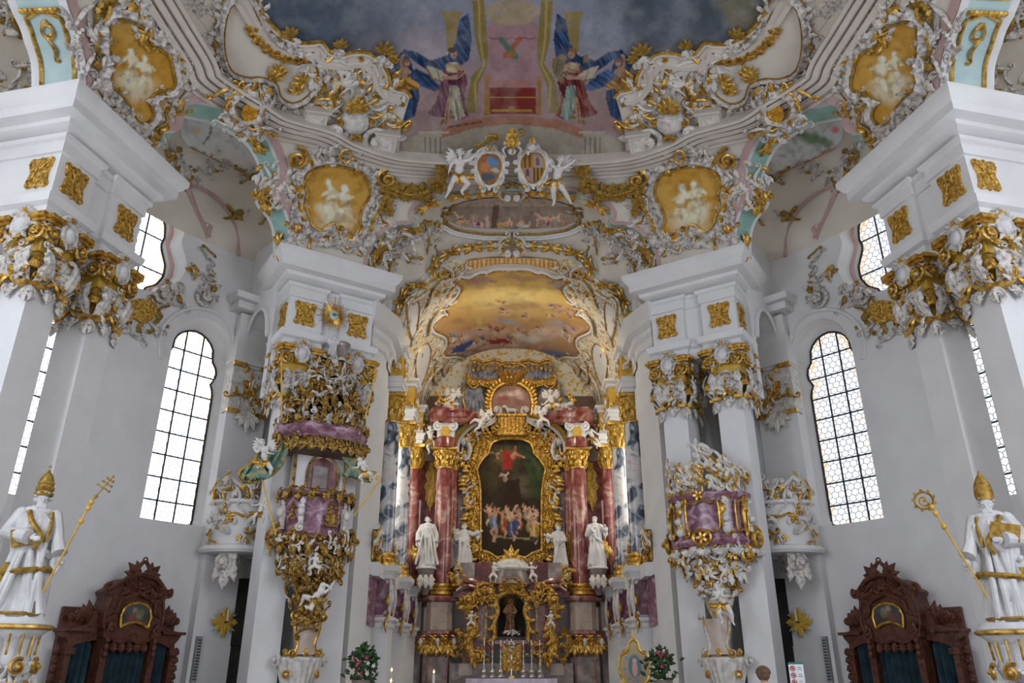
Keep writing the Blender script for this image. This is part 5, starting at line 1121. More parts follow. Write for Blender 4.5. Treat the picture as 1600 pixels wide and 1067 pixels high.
# side arch paintings
def side_art(kind):
    def fn(P):
        a=Art(P,3.1,kind).warp(10,.05).fill('#b4b6ae'); x,y=P[:,0],P[:,1]; a.mix(np.clip((y-225)/25,0,1)*.7,'#a28c84'); a.noise(.03,.4,.7,'#8f9ca2',.8)
        if kind==1: a.fig(334,238,15,'#9a4a44',7,False); a.blob(322,240,8,5,'#b0a0a4',-20,.4); a.line([(318,222),(326,212),(330,200)],2,'#5c6660'); a.poly([(286,225),(310,232),(345,252),(390,268),(380,272),(330,256),(290,238)],'#6a6044'); a.blob(305,205,8,6,'#a08a70',0,.5)
        else: 
            for q in ((330,215,26,12),(350,205,20,9),(310,222,18,9)): a.blob(*q,'#4d5f42',-15,.6,.9)
            a.poly([(286,225),(310,232),(345,252),(390,268),(380,272),(330,256),(290,238)],'#7a5c4c'); a.blob(296,200,9,7,'#96605a',0,.5); a.noise(.15,.5,.7,'#33422e',.4)
        a.noise(.1,.5,.8,'#5a5048',.3,seed=4); return a
    return fn
for mr in (False,True):
    SA=[(286,172),(300,166),(330,172),(352,184),(374,200),(392,222),(404,246),(406,262),(392,270),(366,262),(340,252),(316,240),(296,230),(284,212),(284,190)]
    t=thing('side_vault_painting',tuple(AMB.cast([(340,220)])[0]),('leafy landscape painting' if mr else 'pale sky painting with a rose robed figure')+' inside the %s side arch'%('right' if mr else 'left'),'painting',None,mr)
    panel('painted_scene',[tuple(q) for q in chain(SA,step=5,closed=True)],AMB,side_art(2 if mr else 1),t,mr,2.5,.03)
    bw=B('stucco'); bg=B('gold_dull')
    for i,(x,y,wp,hp,nn) in enumerate(((275,262,44,40,14),(290,275,30,26,8),(262,240,26,24,6),(345,262,50,14,8),(390,275,30,20,6),(365,195,20,10,4),(420,330,20,40,8),(372,340,30,40,6))): deco(bw,bg,x,y,wp,hp,AMB,120+i,nn,1.)
    bw.build('rocaille',t,mr); bg.build('gilt_leaves',t,mr)
    b=B('rose'); q,_,S_,n_=along([(290,285),(325,300),(352,325),(368,360),(372,400)],AMB,False,.15); b.tube(q+n_*.03,.07,6); q,_,S_,n_=along([(292,292),(305,330),(316,352),(325,372)],AMB,False,.15) ; b.tube(q+n_*.03,.10,6); b.build('rose_moulding',t,mr)
    # mint soffit ornament with gilt clusters and scroll knot on the side arch
    bg=B('gold'); bw=B('stucco_white')
    SO=[s1+W1*.5][0]
    for k in (33,46,56):
        P=SO[k]; tt=s1[k+1]-s1[k-1]; tt/=np.linalg.norm(tt); n_=np.cross(tt,W1); n_/=np.linalg.norm(n_); n_*=-np.sign(n_@(P-O)); bg.T=frame(P+n_*.03,tt,np.cross(n_,tt),n_); spray(bg,0,0,0,.5,3,.03,.15,.5); spray(bg,0,0,pi,.5,3,.03,.15,.5); flower(bg,0,0,.15)
    for k in (42,44):
        P=s1[k]+W1*.3; bw.T=bg.T=vframe(0,0,P,s=1.)[0]; roc(bw,bg,.7,.9,k,14,.1,1.)
    t2=thing('scroll_knot',tuple(s1[43]),'white and gold scroll knot where the %s side arch steps in'%('right' if mr else 'left'),'ornament','scroll knots on the side arches',mr); bw.build('rocaille',t2,mr); bg.build('gilt_leaves',t2,mr)
    w=B('stucco'); g2=B('gold_dull')
    for i,(x,y,wp,hp,nn) in enumerate(((20,30,40,40,14),(5,10,30,30,8),(60,75,14,50,6),(45,110,30,24,9),(15,125,40,20,10),(55,130,20,16,6))): deco(w,g2,x,y,wp,hp,AMB,400+i,nn,1.)
    t5=thing('passage_rocaille',tuple(AMB.cast([(20,40)])[0]),'grey rocaille in the dark outermost vault at the top %s corner'%('right' if mr else 'left'),'stucco relief','outermost vault rocaille',mr); w.build('rocaille',t5,mr); g2.build('gilt_leaves',t5,mr)
    # gilt framed mint panel on the soffit of the outermost arch
    t3=thing('mint_soffit_ornament',tuple(s0[3]),'gilt framed mint panel with hanging scroll above the %s entablature'%('right' if mr else 'left'),'ornament','mint soffit panels',mr); bg=B('gold')
    A=s0+W0*1.25*.2; C=s0+W0*1.25*.8; n_=np.cross(s0[6]-s0[3],W0); n_/=np.linalg.norm(n_); n_*=-np.sign(n_@(s0[3]-O))
    bg.tube(A[1:13]+n_*.03,.045,5); bg.tube(C[1:13]+n_*.03,.045,5); bg.tube(np.array([A[12],(A[12]+C[12])/2+(s0[14]-s0[12])*.5,C[12]])+n_*.03,.045,5)
    M=(A+C)/2; u=s0[12]-s0[6]; u/=np.linalg.norm(u); bg.T=frame(M[10]+n_*.04,-W0/np.linalg.norm(W0),u,n_); oval_ring(bg,0,0,.13,.15,.03,.03); cscroll(bg,[(-.05,-.15),(.05,-.4),(-.02,-.6)],.035,.08,.06,.03,1,.02); [leaf(bg,s*.12,.1,pi/2+s*.8,.25,.1,.2,.02) for s in (-1,1)]
    bg.T=None; 
    for k in range(8): bg.ell((A[13]*(1-k/7)+C[13]*(k/7))+n_*.05,(.08,.08,.05),6,4)
    for k in range(15,30,2): bg.tube(np.array([A[k],(A[k]+C[k])/2+n_*.05,C[k]]),.022,5)
    bg.build('gilt_frame',t3,mr)
# ---------------------------------------------------------------- choir colonnade and high altar
def Zof(y,Y): v=(533.5-y)/FPX; return 1.6+Y*(st+v*ct)/(ct-v*st)
def Xof(x,y,Y): return atY(x,y,Y)[0]
def vfr(x,y,z,s=1.,rz=0): c,d=math.cos(rz),math.sin(rz); return frame((x,y,z),(c,d,0),(0,0,1),(d,-c,0),s)   # upright, facing the nave
def colcap(r,c,rad,h,mr,gold='gold',second='gold',n=8,name='capital'):
    root=bpy.data.objects.new(name,None); sc.collection.objects.link(root); l=np.array(c)*np.array((-1 if mr else 1,1,1)); WL[root.name]=tuple(l); root.parent=r; root.location=l-np.array(WL[r.name])
    b=B(second); b.lathe(c,[(rad*1.02,0),(rad*1.0,h*.1),(rad*1.12,h*.5),(rad*1.5,h*.86),(rad*1.2,h*.88)],16); b.build('bell',root,mr)
    g=B(gold); 
    for i in range(n):
        a=2*pi*i/n; 
        for k,(z0,L,w) in enumerate(((0,.50,.62),(.28,.52,.5))):
            aa=a+k*pi/n; n3=np.array((math.cos(aa),math.sin(aa),0)); g.T=frame(np.array(c)+n3*rad*1.0+np.array((0,0,h*z0)),(-n3[1],n3[0],0),(0,0,1),n3); leaf(g,0,0,pi/2,h*L,rad*w,.38,.0,n=7)
    for i in range(4):
        a=pi/4+pi/2*i; n3=np.array((math.cos(a),math.sin(a),0)); g.T=frame(np.array(c)+n3*rad*1.35+np.array((0,0,h*.72)),(-n3[1],n3[0],0),(0,0,1),n3)
        for s in (-1,1): scroll(g,s*rad*.22,0,rad*.34,1.4,rad*.09,-s,pi/2,.02,.6,14)
    for i in range(4):
        a=pi/2*i; n3=np.array((math.cos(a),math.sin(a),0)); g.T=frame(np.array(c)+n3*rad*1.35+np.array((0,0,h*.82)),(-n3[1],n3[0],0),(0,0,1),n3); flower(g,0,0,rad*.4)
    g.build('leaves',root,mr)
    b=B(gold); b.T=None; P=[(c[0]+rad*1.75*x,c[1]+rad*1.75*y) for x,y in ((-1,-1),(0,-.72),(1,-1),(.72,0),(1,1),(0,.72),(-1,1),(-.72,0))]; b.sweep(ccw(P),[(-.02,c[2]+h*.88),(0,c[2]+h*.9),(.02,c[2]+h)]); b.lathe(c,[(rad*1.12,-.02),(rad*1.15,.02),(rad*1.02,.05)],16); b.build('abacus',root,mr)
def column(name,x,Y,z0,z1,rad,stone,lab,group,mr,caph=.95,base='gold',second='gold'):
    r=thing(name,(x,Y,z0),lab,'column',group,mr)
    b=B(stone); n=14; b.lathe((x,Y,z0),[(rad*(1.0-.14*(t**1.6)),.32+(z1-z0-.32)*t) for t in np.linspace(0,1,n)],28); b.build('shaft',r,mr)
    b=B(base); b.lathe((x,Y,z0),[(rad*1.45,0),(rad*1.45,.10),(rad*1.35,.12),(rad*1.4,.18),(rad*1.3,.24),(rad*1.12,.27),(rad*1.2,.33),(rad*1.18,.40),(rad*1.02,.44)],28); b.build('base',r,mr)
    colcap(r,(x,Y,z1),rad*.86,caph,mr,second=second); return r
SZ=4.62
for mr in (False,True):
    sd='right' if mr else 'left'
    for k,(Y,x,rad,stone,lab) in enumerate(((25.5,-4.13,.30,'blue_marble','nearest'),(28.8,-4.09,.27,'blue_marble','middle'),(32.1,-4.07,.26,'red_marble','farthest, red'))):
        column('marble_column',x,Y,SZ,9.4,rad,stone,('blue and white' if k<2 else 'red')+' marble column, %s of the three on the %s choir side'%(lab.split(',')[0],sd),'choir side columns',mr,1.0,second='gold_paint')
        # broken entablature block over each column
        t=thing('entablature_block',(x,Y,10.4),'white entablature block with orange frieze over the %s %s choir column'%(lab.split(',')[0],sd),'entablature','entablature blocks of the choir',mr); q=[(x-.9,Y-.42),(x+.30,Y-.42),(x+.30,Y+.42),(x-.9,Y+.42)]
        b=B('plaster'); b.sweep(ccw(q),[(0,10.42),(0,10.55),(.06,10.58),(.06,10.72),(.12,10.78),(.12,10.84),(0,10.86),(0,11.0)]); b.sweep(ccw(q),[(-.02,11.75),(.05,11.8),(.05,11.9),(.16,11.98),(.16,12.08),(.0,12.1)]); b.build('mouldings',t,mr)
        b=B('gold_paint'); b.sweep(ccw(q),[(-.02,10.98),(-.02,11.78)]); b.build('frieze',t,mr)
        bw=B('stucco_white'); bg=B('gold'); 
        for T in (vfr(x-.2,Y-.45,11.4),frame((x+.33,Y,11.4),(0,1,0),(0,0,1),(1,0,0))): bw.T=bg.T=T; roc(bw,bg,.7,.9,k*3+2,9,.02,.8)
        bw.build('rocaille',t,mr); bg.build('gilt_leaves',t,mr)
        # pedestal: marble panel between scrolled edges, on a white pier
        t=thing('choir_pedestal',(x,Y,0),'white pier with purple marble pedestal under the %s %s choir column'%(lab.split(',')[0],sd),'pedestal','pedestals of the choir columns',mr); q=[(x-.5,Y-.40),(x+.36,Y-.40),(x+.36,Y+.40),(x-.5,Y+.40)]
        b=B('plaster'); b.sweep(ccw(q),[(.06,.5),(.06,1.0),(0,1.08),(0,2.75),(.05,2.78),(.06,2.9),(.16,2.98),(.16,3.06),(-.02,3.12),(-.04,3.14)]); b.sweep(ccw(q),[(-.05,4.18),(.02,4.22),(.05,4.34),(.16,4.44),(.18,4.6),(0,4.62)]); b.build('pier',t,mr)
        b=B('purple_marble'); b.sweep(ccw(q),[(-.05,3.1),(-.10,3.6),(-.05,4.2)]); b.build('panel',t,mr)
        bw=B('stucco_white'); bg=B('gold')
        for cx,cy in ((x-.5,Y-.4),(x+.36,Y-.4),(x+.36,Y+.4)):
            bw.T=bg.T=vfr(cx,cy,3.65,1.,-.6); cscroll(bw,[(0,-.5),(.10,0),(0,.5)],.06,.12,.12,.03,1,.06); leaf(bg,.02,.2,-pi/2,.5,.16,.3,.08); leaf(bg,.02,-.35,-pi/2,.7,.14,.3,.05)
        bw.build('scrolled_edges',t,mr); bg.build('gilt_leaves',t,mr)
    # balustrades between the columns
    for k,(Y0,Y1) in enumerate(((23.9,25.1),(25.9,28.4),(29.2,31.7))):
        t=thing('balustrade',(-4.1,(Y0+Y1)/2,SZ),'gilt carved balustrade panel over purple marble, %s of the %s choir gallery'%(('front','middle','far end')[k],sd),'balustrade','choir balustrades',mr)
        b=B('plaster'); b.box((-4.25,(Y0+Y1)/2,SZ-.25),(.5,Y1-Y0,.40)); b.box((-4.25,(Y0+Y1)/2,SZ+.98),(.3,Y1-Y0,.12)); b.build('rail',t,mr); b=B('purple_marble'); b.box((-4.3,(Y0+Y1)/2,3.5),(.2,Y1-Y0,1.4)); b.build('marble_panel',t,mr)
        bg=B('gold_carved'); bw=B('stucco_white'); bg.T=bw.T=frame((-4.15,(Y0+Y1)/2,SZ+.45),(0,-1,0),(0,0,1),(1,0,0)); roc(bw,bg,Y1-Y0,.8,k+31,int(12*(Y1-Y0)),.0,1.); roc(bg,bg,Y1-Y0,.8,k+37,int(7*(Y1-Y0)),.0,1.); bg.T=None; bg.box((-4.22,(Y0+Y1)/2,SZ+.45),(.05,Y1-Y0,.85)); bg.build('gilt_carving',t,mr); bw.build('rocaille',t,mr)
    # high altar: great red column on a stepped pedestal
    X,Y=-2.78,31.7
    column('altar_column',X,Y,Zof(930,Y),9.32,.375,'red_marble','large red marble column with gilt capital on the %s of the altar painting'%sd,'great altar columns',mr,.8)
    column('altar_column',-2.42,32.75,Zof(925,32.75),9.5,.17,'red_marble','slender red marble column behind the large one, %s of the altar painting'%sd,'slender altar columns',mr,.6)
    t=thing('altar_pedestal',(X,Y,.5),'beige and red marble pedestal with gilt swags under the %s altar column'%sd,'pedestal','altar column pedestals',mr); q=[(X-.56,Y-.3),(X-.34,Y-.52),(X+.34,Y-.52),(X+.56,Y-.3),(X+.56,Y+.9),(X-.56,Y+.9)]; z=lambda y:Zof(y,31.2)
    b=B('beige_marble'); b.sweep(ccw(q),[(-.06,z(986)),(-.06,z(938))]); b.build('block',t,mr)
    b=B('red_marble'); b.sweep(ccw(q),[(-.08,z(941)),(.06,z(938)),(.10,z(934)),(.02,z(930)),(-.1,z(929))]); b.sweep(ccw(q),[(-.06,z(1003)),(-.02,z(996)),(.10,z(990)),(.10,z(986)),(-.06,z(984))]); b.build('mouldings',t,mr)
    b=B('dark_red_marble'); b.sweep(ccw(q),[(-.02,z(1026)),(-.06,z(1003))]); b.build('collar',t,mr)
    b=B('grey_marble'); b.sweep(ccw(q),[(.0,.5),(.0,z(1040)),(-.03,z(1026))]); b.build('base',t,mr)
    b=B('red_marble'); [b.box((X+s*.36,Y-.5,(.5+z(1027))/2),(.07,.06,z(1027)-.5)) for s in (-1,1)]; b.build('base_fillets',t,mr)
    bg=B('gold'); bg.T=vfr(X,Y-.55,z(1010)); 
    for s in (-1,0,1): spray(bg,s*.42,.2,-pi/2,.62,5,.02,.2,.35); scroll(bg,s*.42-.14,.25,.13,1.3,.035,1,1,.05); scroll(bg,s*.42+.14,.25,.13,1.3,.035,-1,2,.05); shell(bg,s*.42,.0,.2,6,.3,2.84,.08); flower(bg,s*.42,-.05,.14,.12)
    bg.build('gilt_swags',t,mr)
    bw=B('skin_stucco'); bw.T=vfr(X,Y-.55,z(1003)); [head(bw,(s,.0,.06),.13) for s in (-.62,0.,.62)]; bw.build('cherub_heads',t,mr)
    # the same pedestal, narrower, under the farthest side column
    t=thing('altar_pedestal',(-3.75,32.3,.5),'narrow red and beige marble pedestal at the %s wall of the choir'%sd,'pedestal','narrow altar pedestals',mr); q=[(-4.2,31.9),(-3.5,31.9),(-3.5,33.),(-4.2,33.)]
    b=B('beige_marble'); b.sweep(ccw(q),[(-.03,z(986)),(-.03,z(938))]); b.build('block',t,mr); b=B('red_marble'); b.sweep(ccw(q),[(-.03,z(938)),(.06,z(936)),(.08,z(931)),(-.2,z(930))]); b.sweep(ccw(q),[(-.02,z(1000)),(.07,z(991)),(.07,z(987)),(-.03,z(985))]); b.build('mouldings',t,mr)
    b=B('grey_marble'); b.sweep(ccw(q),[(0,.5),(0,z(1000))]); b.build('base',t,mr); bg=B('gold'); bg.T=vfr(-3.85,31.87,z(1010)); spray(bg,0,.25,-pi/2,.55,5,.02,.18,.35); shell(bg,0,0,.25,6,.3,2.84,.05); flower(bg,0,.05,.14,.1); bg.build('gilt_swag',t,mr)
    # block, scrolls and swung cornice over the great column
    t=thing('altar_entablature',(X,Y,10.1),'swung red marble cornice on a white scrolled block over the %s altar column'%sd,'entablature','altar entablatures',mr)
    b=B('red_marble'); b.lathe((X,Y,10.12),[(.42,0),(.50,.05),(.48,.3),(.44,.5),(.36,.52)],20); 
    pth=np.array([(-3.55,31.9,11.45),(-3.3,31.35,11.55),(-2.95,31.2,11.52),(-2.6,31.15,11.45),(-2.2,31.3,11.5),(-1.75,31.7,11.62),(-1.35,32.1,11.66)]); P=chain(pth,n=22); fr=np.array([(0,-1,0)]*22,float); up=np.array((0,0,1.))
    prof=[(-.3,-.28),(.02,-.26),(.05,-.12),(.18,-.06),(.22,.10),(.34,.16),(.34,.26),(-.3,.28)]; vs=np.concatenate([[p+np.array((0,-a*(1.0 if i<17 else .5),h*(1 if i<18 else .7))) for a,h in prof] for i,p in enumerate(P)]); k=len(prof)
    b.add(vs,[(i*k+j,(i+1)*k+j,(i+1)*k+(j+1)%k,i*k+(j+1)%k) for i in range(21) for j in range(k)]+[tuple(range(k)),tuple(range(21*k,22*k))[::-1]]); b.build('swung_cornice',t,mr)
    b=B('plaster'); b.box((X,Y+.02,10.85),(.72,.72,.5)); b.box((X,Y+.0,11.12),(.6,.8,.18)); b.T=vfr(X,Y-.36,11.02); [scroll(b,s*.30,.02,.2,1.5,.07,-s,1.6,.05,.3) for s in (-1,1)]; b.build('scrolled_block',t,mr); b=B('gold_paint'); b.box((X,Y-.03,10.83),(.36,.76,.42)); b.build('gilt_inset',t,mr)
    # reddish side wing with gilt cloth beyond the column
    t=thing('altar_wing',(-3.45,32.6,4),'dark red marble wing with hanging gilt drapery, %s of the great column'%sd,'altar wing','altar wings',mr)
    b=B('dark_red_marble'); b.box((-3.45,32.75,6.9),(.9,.2,6)); b.build('panel',t,mr); b=B('gold_dull'); b.T=vfr(-3.42,32.6,8.9); leaf(b,0,.9,-pi/2,2.1,.5,.08,.03,4); leaf(b,.12,.5,-pi/2-.15,1.5,.35,.1,.08,3); b.build('drapery',t,mr); b=B('plaster'); b.box((-3.83,32.2,7.0),(.10,.1,2.2)); b.build('white_strip',t,mr)
    b=B('blue_drape','grey_marble'); b.use('grey_marble'); b.box((-2.0,32.95,7.0),(1.0,.2,5.4)); b.build('marble_backing',label='grey and red marble backing between painting frame and %s columns'%sd,cat='altar back',group='altar backings',mirror=mr)
# canopy and curtains behind the crown of the altar
t=thing('altar_canopy',(0,33.3,11),'gold fringed canopy with grey blue curtains above the high altar','canopy')
ALP=lambda Y:Plane((0,Y,0),(0,-1,0))
VAL=[(735,566),(742,562),(756,567),(772,563),(786,567),(799,570)]; valr=mpx(VAL,ALP(32.6)); top=VAL+[tuple(q) for q in valr[::-1][1:]]
bot=[(864,584),(868,594),(860,603),(848,597),(835,601),(820,595),(799,598),(780,595),(764,601),(750,597),(740,603),(731,594),(734,583)]
b=B('blue_drape'); 
def wav(nv): return .06*np.sin(nv[:,0]*.9)
patch(b,[tuple(q) for q in resamp(np.array(top+bot+top[:1]),step=4,closed=True)],ALP(32.6),4,.1,relief=wav); b.build('valance',t)
g=B('gold_carved'); 
for L,h_ in ((top,.12),(bot,.14)):
    q,_,S_,n_=along(L,ALP(32.6),False,.1); g.tube(q+n_*h_,.07,6); g.tube(q+n_*(h_-.02)-np.array((0,0,.16)),.05,6)
q,_,S_,n_=along([(735,590),(760,593),(799,590),(840,593),(864,590)],ALP(32.6),False,.12)
for i in range(len(q)): g.T=frame(q[i]+n_[i]*.12,(1,0,0),(0,0,1),(0,-1,0)); leaf(g,0,0,-pi/2,.38,.16,.2,.0,n=6)
q,_,S_,n_=along([(740,574),(760,572),(799,577),(840,572),(860,574)],ALP(32.6),False,.2)
for i in range(len(q)): g.T=frame(q[i]+n_[i]*.13,(1,0,0),(0,0,1),(0,-1,0)); leaf(g,0,0,-pi/2,.30,.14,.2,.0,n=6); flower(g,0,.05,.07)
g.build('gilt_fringe',t); g=B('gold_carved'); g.T=vfr(0,32.45,Zof(578,32.5)); shell(g,0,-.1,.6,9,pi+.2,2*pi-.2,.05,r0=.3); oval_ring(g,0,0,.7,.32,.06,.05); g.build('gilt_lambrequin',t)
for s in (-1,1):
    c=B('blue_drape'); rr=random.Random(4)
    for i in range(9):
        x0=s*(1.35+.10*i); x1=s*(1.1+.20*i); P=chain([(x0,32.75,Zof(598,32.7)),(x0+s*.03,32.7,Zof(615,32.7)),(x1,32.75,Zof(640,32.7)),(x1+s*.15*i*.3,32.8,Zof(662,32.7))],n=12); c.tube(P,np.linspace(.09,.13,12)*(1+.2*rr.random()),6)
    c.box((s*1.9,33.1,11.6),(1.6,.1,2.6)); c.build('curtain',t); g=B('gold'); g.tube(chain([(s*2.05,32.6,Zof(600,32.6)),(s*2.15,32.5,Zof(625,32.6)),(s*1.9,32.55,Zof(650,32.6))],n=12),.05,6); g.build('gilt_border',t)
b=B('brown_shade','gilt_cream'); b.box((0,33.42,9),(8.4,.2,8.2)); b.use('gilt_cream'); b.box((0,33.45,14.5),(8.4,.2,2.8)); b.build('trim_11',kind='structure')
# altar painting with its gilt frame
AP=ALP(32.75); PO=[(799,687),(783,688),(770,693),(766,701),(764,710),(754,720),(746,734),(750,752),(752,770),(752,859),(765,863),(777,871),(788,868),(799,864)]; por=mpx(PO,AP); PO2=PO+[tuple(q) for q in por[::-1][1:-1]]
def ap_art(P):
    a=Art(P,1.6,21).warp(7,.06).fill('#2e2519'); x,y=P[:,0],P[:,1]; a.blob(790,715,30,26,'#5c5028',0,.8); a.blob(815,760,26,30,'#55503a',0,.8,.8); a.blob(770,750,24,24,'#3e341c',0,.8)
    a.poly([(808,690),(838,694),(850,726),(852,790),(836,776),(826,740),(812,712)],'#2f3a22'); a.blob(840,730,8,26,'#425030',-20,.6,.7); a.poly([(790,750),(812,750),(812,780),(826,784),(826,790),(776,790),(790,784)],'#2c1d14')
    a.poly([(786,706),(802,702),(812,716),(802,722),(800,734),(784,736),(786,722)],'#8e2a22'); a.blob(803,712,6,8,'#a8785a',0,.4); a.blob(804,700,3.4,4,'#8c5f42',0,.3); a.line([(804,708),(818,716)],2,'#a8785a'); a.poly([(790,690),(797,698),(800,708),(794,704)],'#3c4a40'); a.blob(788,748,5,6,'#9c8f7c',0,.4)
    for i,(cx,cy,z,c) in enumerate(((764,800,13,'#4a3626'),(774,806,19,'#5f7488'),(786,810,17,'#8a4a26'),(838,806,15,'#5a4c34'),(812,806,17,'#7a3428'),(800,812,20,'#2f4f7c'),(826,808,18,'#8c7a3c'),(834,820,18,'#b08c2c'),(795,800,10,'#a08c50'),(820,796,10,'#8a7c6c'))): a.fig(cx,cy,z,c,i+3,True)
    a.fig(776,708,9,'#4a4434',5); a.fig(789,742,7,'#8c7f6c',9); a.blob(799,806,8,7,'#a89078',0,.4,.8)
    a.line([(776,828),(772,846)],2,'#a8805c'); a.blob(832,842,12,5,'#3a3c34',0,.4); a.line([(776,838),(800,841),(826,841)],1.2,'#8a7a5c'); a.noise(.15,.4,.75,'#1c140e',.5,seed=5); return a
t=thing('altar_painting',(0,32.75,Zof(869,32.75)),'dark altar painting with a red robed figure above a crowd, in a wide gilt frame','painting'); panel('canvas',PO2,AP,ap_art,t,step=1.8,h=.02,mat='oil')
FO=[(799,676),(775,675),(750,680),(735,690),(727,704),(728,720),(737,733),(731,750),(733,770),(737,790),(733,812),(737,835),(744,858),(742,868),(756,878),(775,880),(799,884)]; fr_=mpx(FO,AP); FO2=[tuple(q) for q in resamp(np.array(FO+[tuple(q) for q in fr_[::-1][1:-1]]+FO[:1]),step=3,closed=True)]
b=B('gold_carved'); PI=[tuple(q) for q in resamp(np.array(PO2+PO2[:1]),step=3,closed=True)]
patch(b,FO2,AP,3.2,.10,holes=[PI],relief=lambda nv:.05*np.sin(nv[:,0]*.75+np.sin(nv[:,1]*.4)*2)*np.sin(nv[:,1]*.6)); b.build('gilt_frame',t)
g=B('gold'); q,_,S_,n_=along(PI,AP,True,.08); g.tube(q+n_*.14+S_*.02,.055,6,closed=True); q,_,S_,n_=along(FO2,AP,True,.1); g.tube(q+n_*.12,.05,6,closed=True); g.build('frame_beading',t)
for mr in (False,True):
    g=B('gold'); w=B('stucco_white'); q,_,S_,n_=along(FO,AP,False,.2,); rr=random.Random(2)
    for i in range(len(q)): 
        g.T=frame(q[i]+n_[i]*.1,(1,0,0),(0,0,1),(0,-1,0)); a=math.atan2(S_[i][2],S_[i][0])
        if q[i][0]*S_[i][0]<0: a=a+pi
        leaf(g,0,0,a+rr.uniform(-.8,.8),.42,.18,.3,.03,bend=rr.uniform(-1,1)); scroll(g,-.1*math.cos(a),-.1*math.sin(a),.13,1.3,.03,rr.choice((-1,1)),a,.06)
    for x,y,wp,hp in ((745,688,16,30),(734,715,14,34),(738,760,10,40),(738,800,9,40),(755,872,26,12),(775,680,30,10)): deco(g,g,x,y,wp,hp,AP,int(x),6,.8,.12)
    g.build('gilt_leaves',t,mr)
    for x,y,wp,hp,nn in ((735,695,12,24,7),(728,755,14,30,8),(745,677,14,12,5),(731,790,8,14,3),(752,660,16,8,4)): deco(w,g,x,y,wp,hp,AP,int(y),nn,.8,.16)
    w.T=sframe(733,705,AP,.25)[0]; cscroll(w,[(.0,-.35),(.05,0),(-.05,.35)],.08,.14,.16,.05,1,.1); w.T=sframe(770,660,AP,.25)[0]; cscroll(w,[(.35,.35),(.1,.0),(-.35,-.3)],.09,.2,.16,.05,-1,.1)
    w.build('white_scrolls',t,mr)
    # arched pediment line over the frame
    b=B('gold_paint'); q,_,S_,n_=along([(716,720),(716,700),(722,684),(736,670),(756,660),(775,657)],AP,False,.1); mould(b,q,S_,n_,[(-.30,.0),(-.30,.12),(.0,.18),(.0,.0)]); b.build('gilt_field',t,mr); b=B('plaster'); b.tube(q+n_*.2,.07,6); b.tube(q+n_*.14+S_*.2,.05,6); b.build('pediment_line',t,mr)
# lamb on the book of seals in a rayed roundel
t=thing('lamb_roundel',(0,32.5,Zof(655,32.5)),'arched roundel of rosy clouds with gilt leaf rim at the top of the altar','roundel')
L=[(770,650),(768,630),(773,614),(785,604),(799,601),(813,604),(825,614),(830,630),(828,650)]; PL=[tuple(q) for q in resamp(np.array(L+L[:1]),step=4,closed=True)]
def ra(P): a=Art(P,1.7,8).warp(8,.1).fill('#8a6a5e'); a.blob(799,615,24,7,'#c0a89c',0,.6); a.blob(785,622,9,5,'#8e4a48',0,.4); a.blob(815,620,9,5,'#a08a88',0,.4); a.noise(.1,.4,.7,'#6a4a44',.6); return a
panel('painted_clouds',PL,ALP(32.5),ra,t,step=2,h=.0)
g=B('gold'); q,_,S_,n_=along([(768,650),(766,630),(771,612),(784,601),(799,598),(814,601),(827,612),(832,630),(830,650)],ALP(32.5),False,.16); g.tube(q+n_*.06,.08,6)
for i in range(len(q)): g.T=frame(q[i]+n_[i]*.1,(1,0,0),(0,0,1),(0,-1,0)); leaf(g,0,0,math.atan2(q[i][2]-11.9,q[i][0]),.34,.16,.3,.03)
g.build('gilt_rim',t)
t=thing('lamb',(0,32.3,Zof(648,32.3)),'small white lamb standing on the gold pedestal above the altar painting','lamb'); b=B('statue_white'); T,m=vframe(799,641,atY(799,641,32.3)); b.T=T
b.ell((0,0,0),(9,4,4),12,8); limb(b,[(-6,1,0),(-9,5,1)],[3,2]); b.ell((-11,6,1),(3.4,2.4,2.4)); b.ell((-13.5,5.2,1),(1.8,1.3,1.3)); [limb(b,[(x,-1,z_),(x+.5,-5,z_),(x,-8,z_)],[1.5,1.1,.9]) for x,z_ in ((-6,2),(-5,-2),(6,2),(7,-2))]; limb(b,[(8,1,0),(11,-2,0)],[1.2,.8]); [b.ell((-9.5,7.6,1+s*2),(1.6,.8,.7)) for s in (-1,1)]; b.build('body',t,rm=.02)
b=B('gold_carved'); b.T=None; z0,z1=Zof(680,32.2),Zof(650,32.2); b.box((0,32.35,(z0+z1)/2),(1.15,.5,z1-z0)); b.box((0,32.3,z1),(1.35,.65,.1)); b.T=vfr(0,32.08,(z0+z1)/2); [b.tube(np.array([(x,-.3,0),(x,.3,0)]),.03,5) for x in np.linspace(-.5,.5,7)]; scroll(b,.62,-.1,.2,1.5,.05,1,1,0); scroll(b,-.62,-.1,.2,1.5,.05,-1,2,0); b.build('book_pedestal',label='ribbed gold pedestal carrying the small white lamb',cat='pedestal')
# angels and cherubs around the crown
Yf=31.3
putto((706,626,Yf),'white angel with raised arm on a cloud above the left swung cornice',pose(44,(1,15),(1,6),(-1,-3),(15,9),(-12,2),None,None,(-8,-14),(8,-14),face=(.3,0,1)),5,False,cat='angel',name='angel')
putto((862,628,Yf),'white angel holding up a slender arm on a cloud above the right swung cornice',pose(44,(-2,16),(-1,6),(1,-3),(-14,14),(-12,-3),None,None,(-8,-15),(9,-13),face=(-.3,0,1)),6,False,cat='angel',name='angel')
putto((754,655,Yf),'white cherub leaning up towards the lamb roundel from the left',pose(36,(9,12),(5,5),(-3,-3),(15,8),(12,2),None,None,(-18,-5),(-12,-16),face=(.7,.1,.8)),7,False,cloth=None)
putto((845,650,Yf),'white cherub seated right of the lamb roundel',pose(34,(-3,13),(-1,5),(2,-4),(-13,8),(7,3),None,None,(-4,-16),(13,-14),face=(-.6,.1,.8)),8,False,cloth=None)
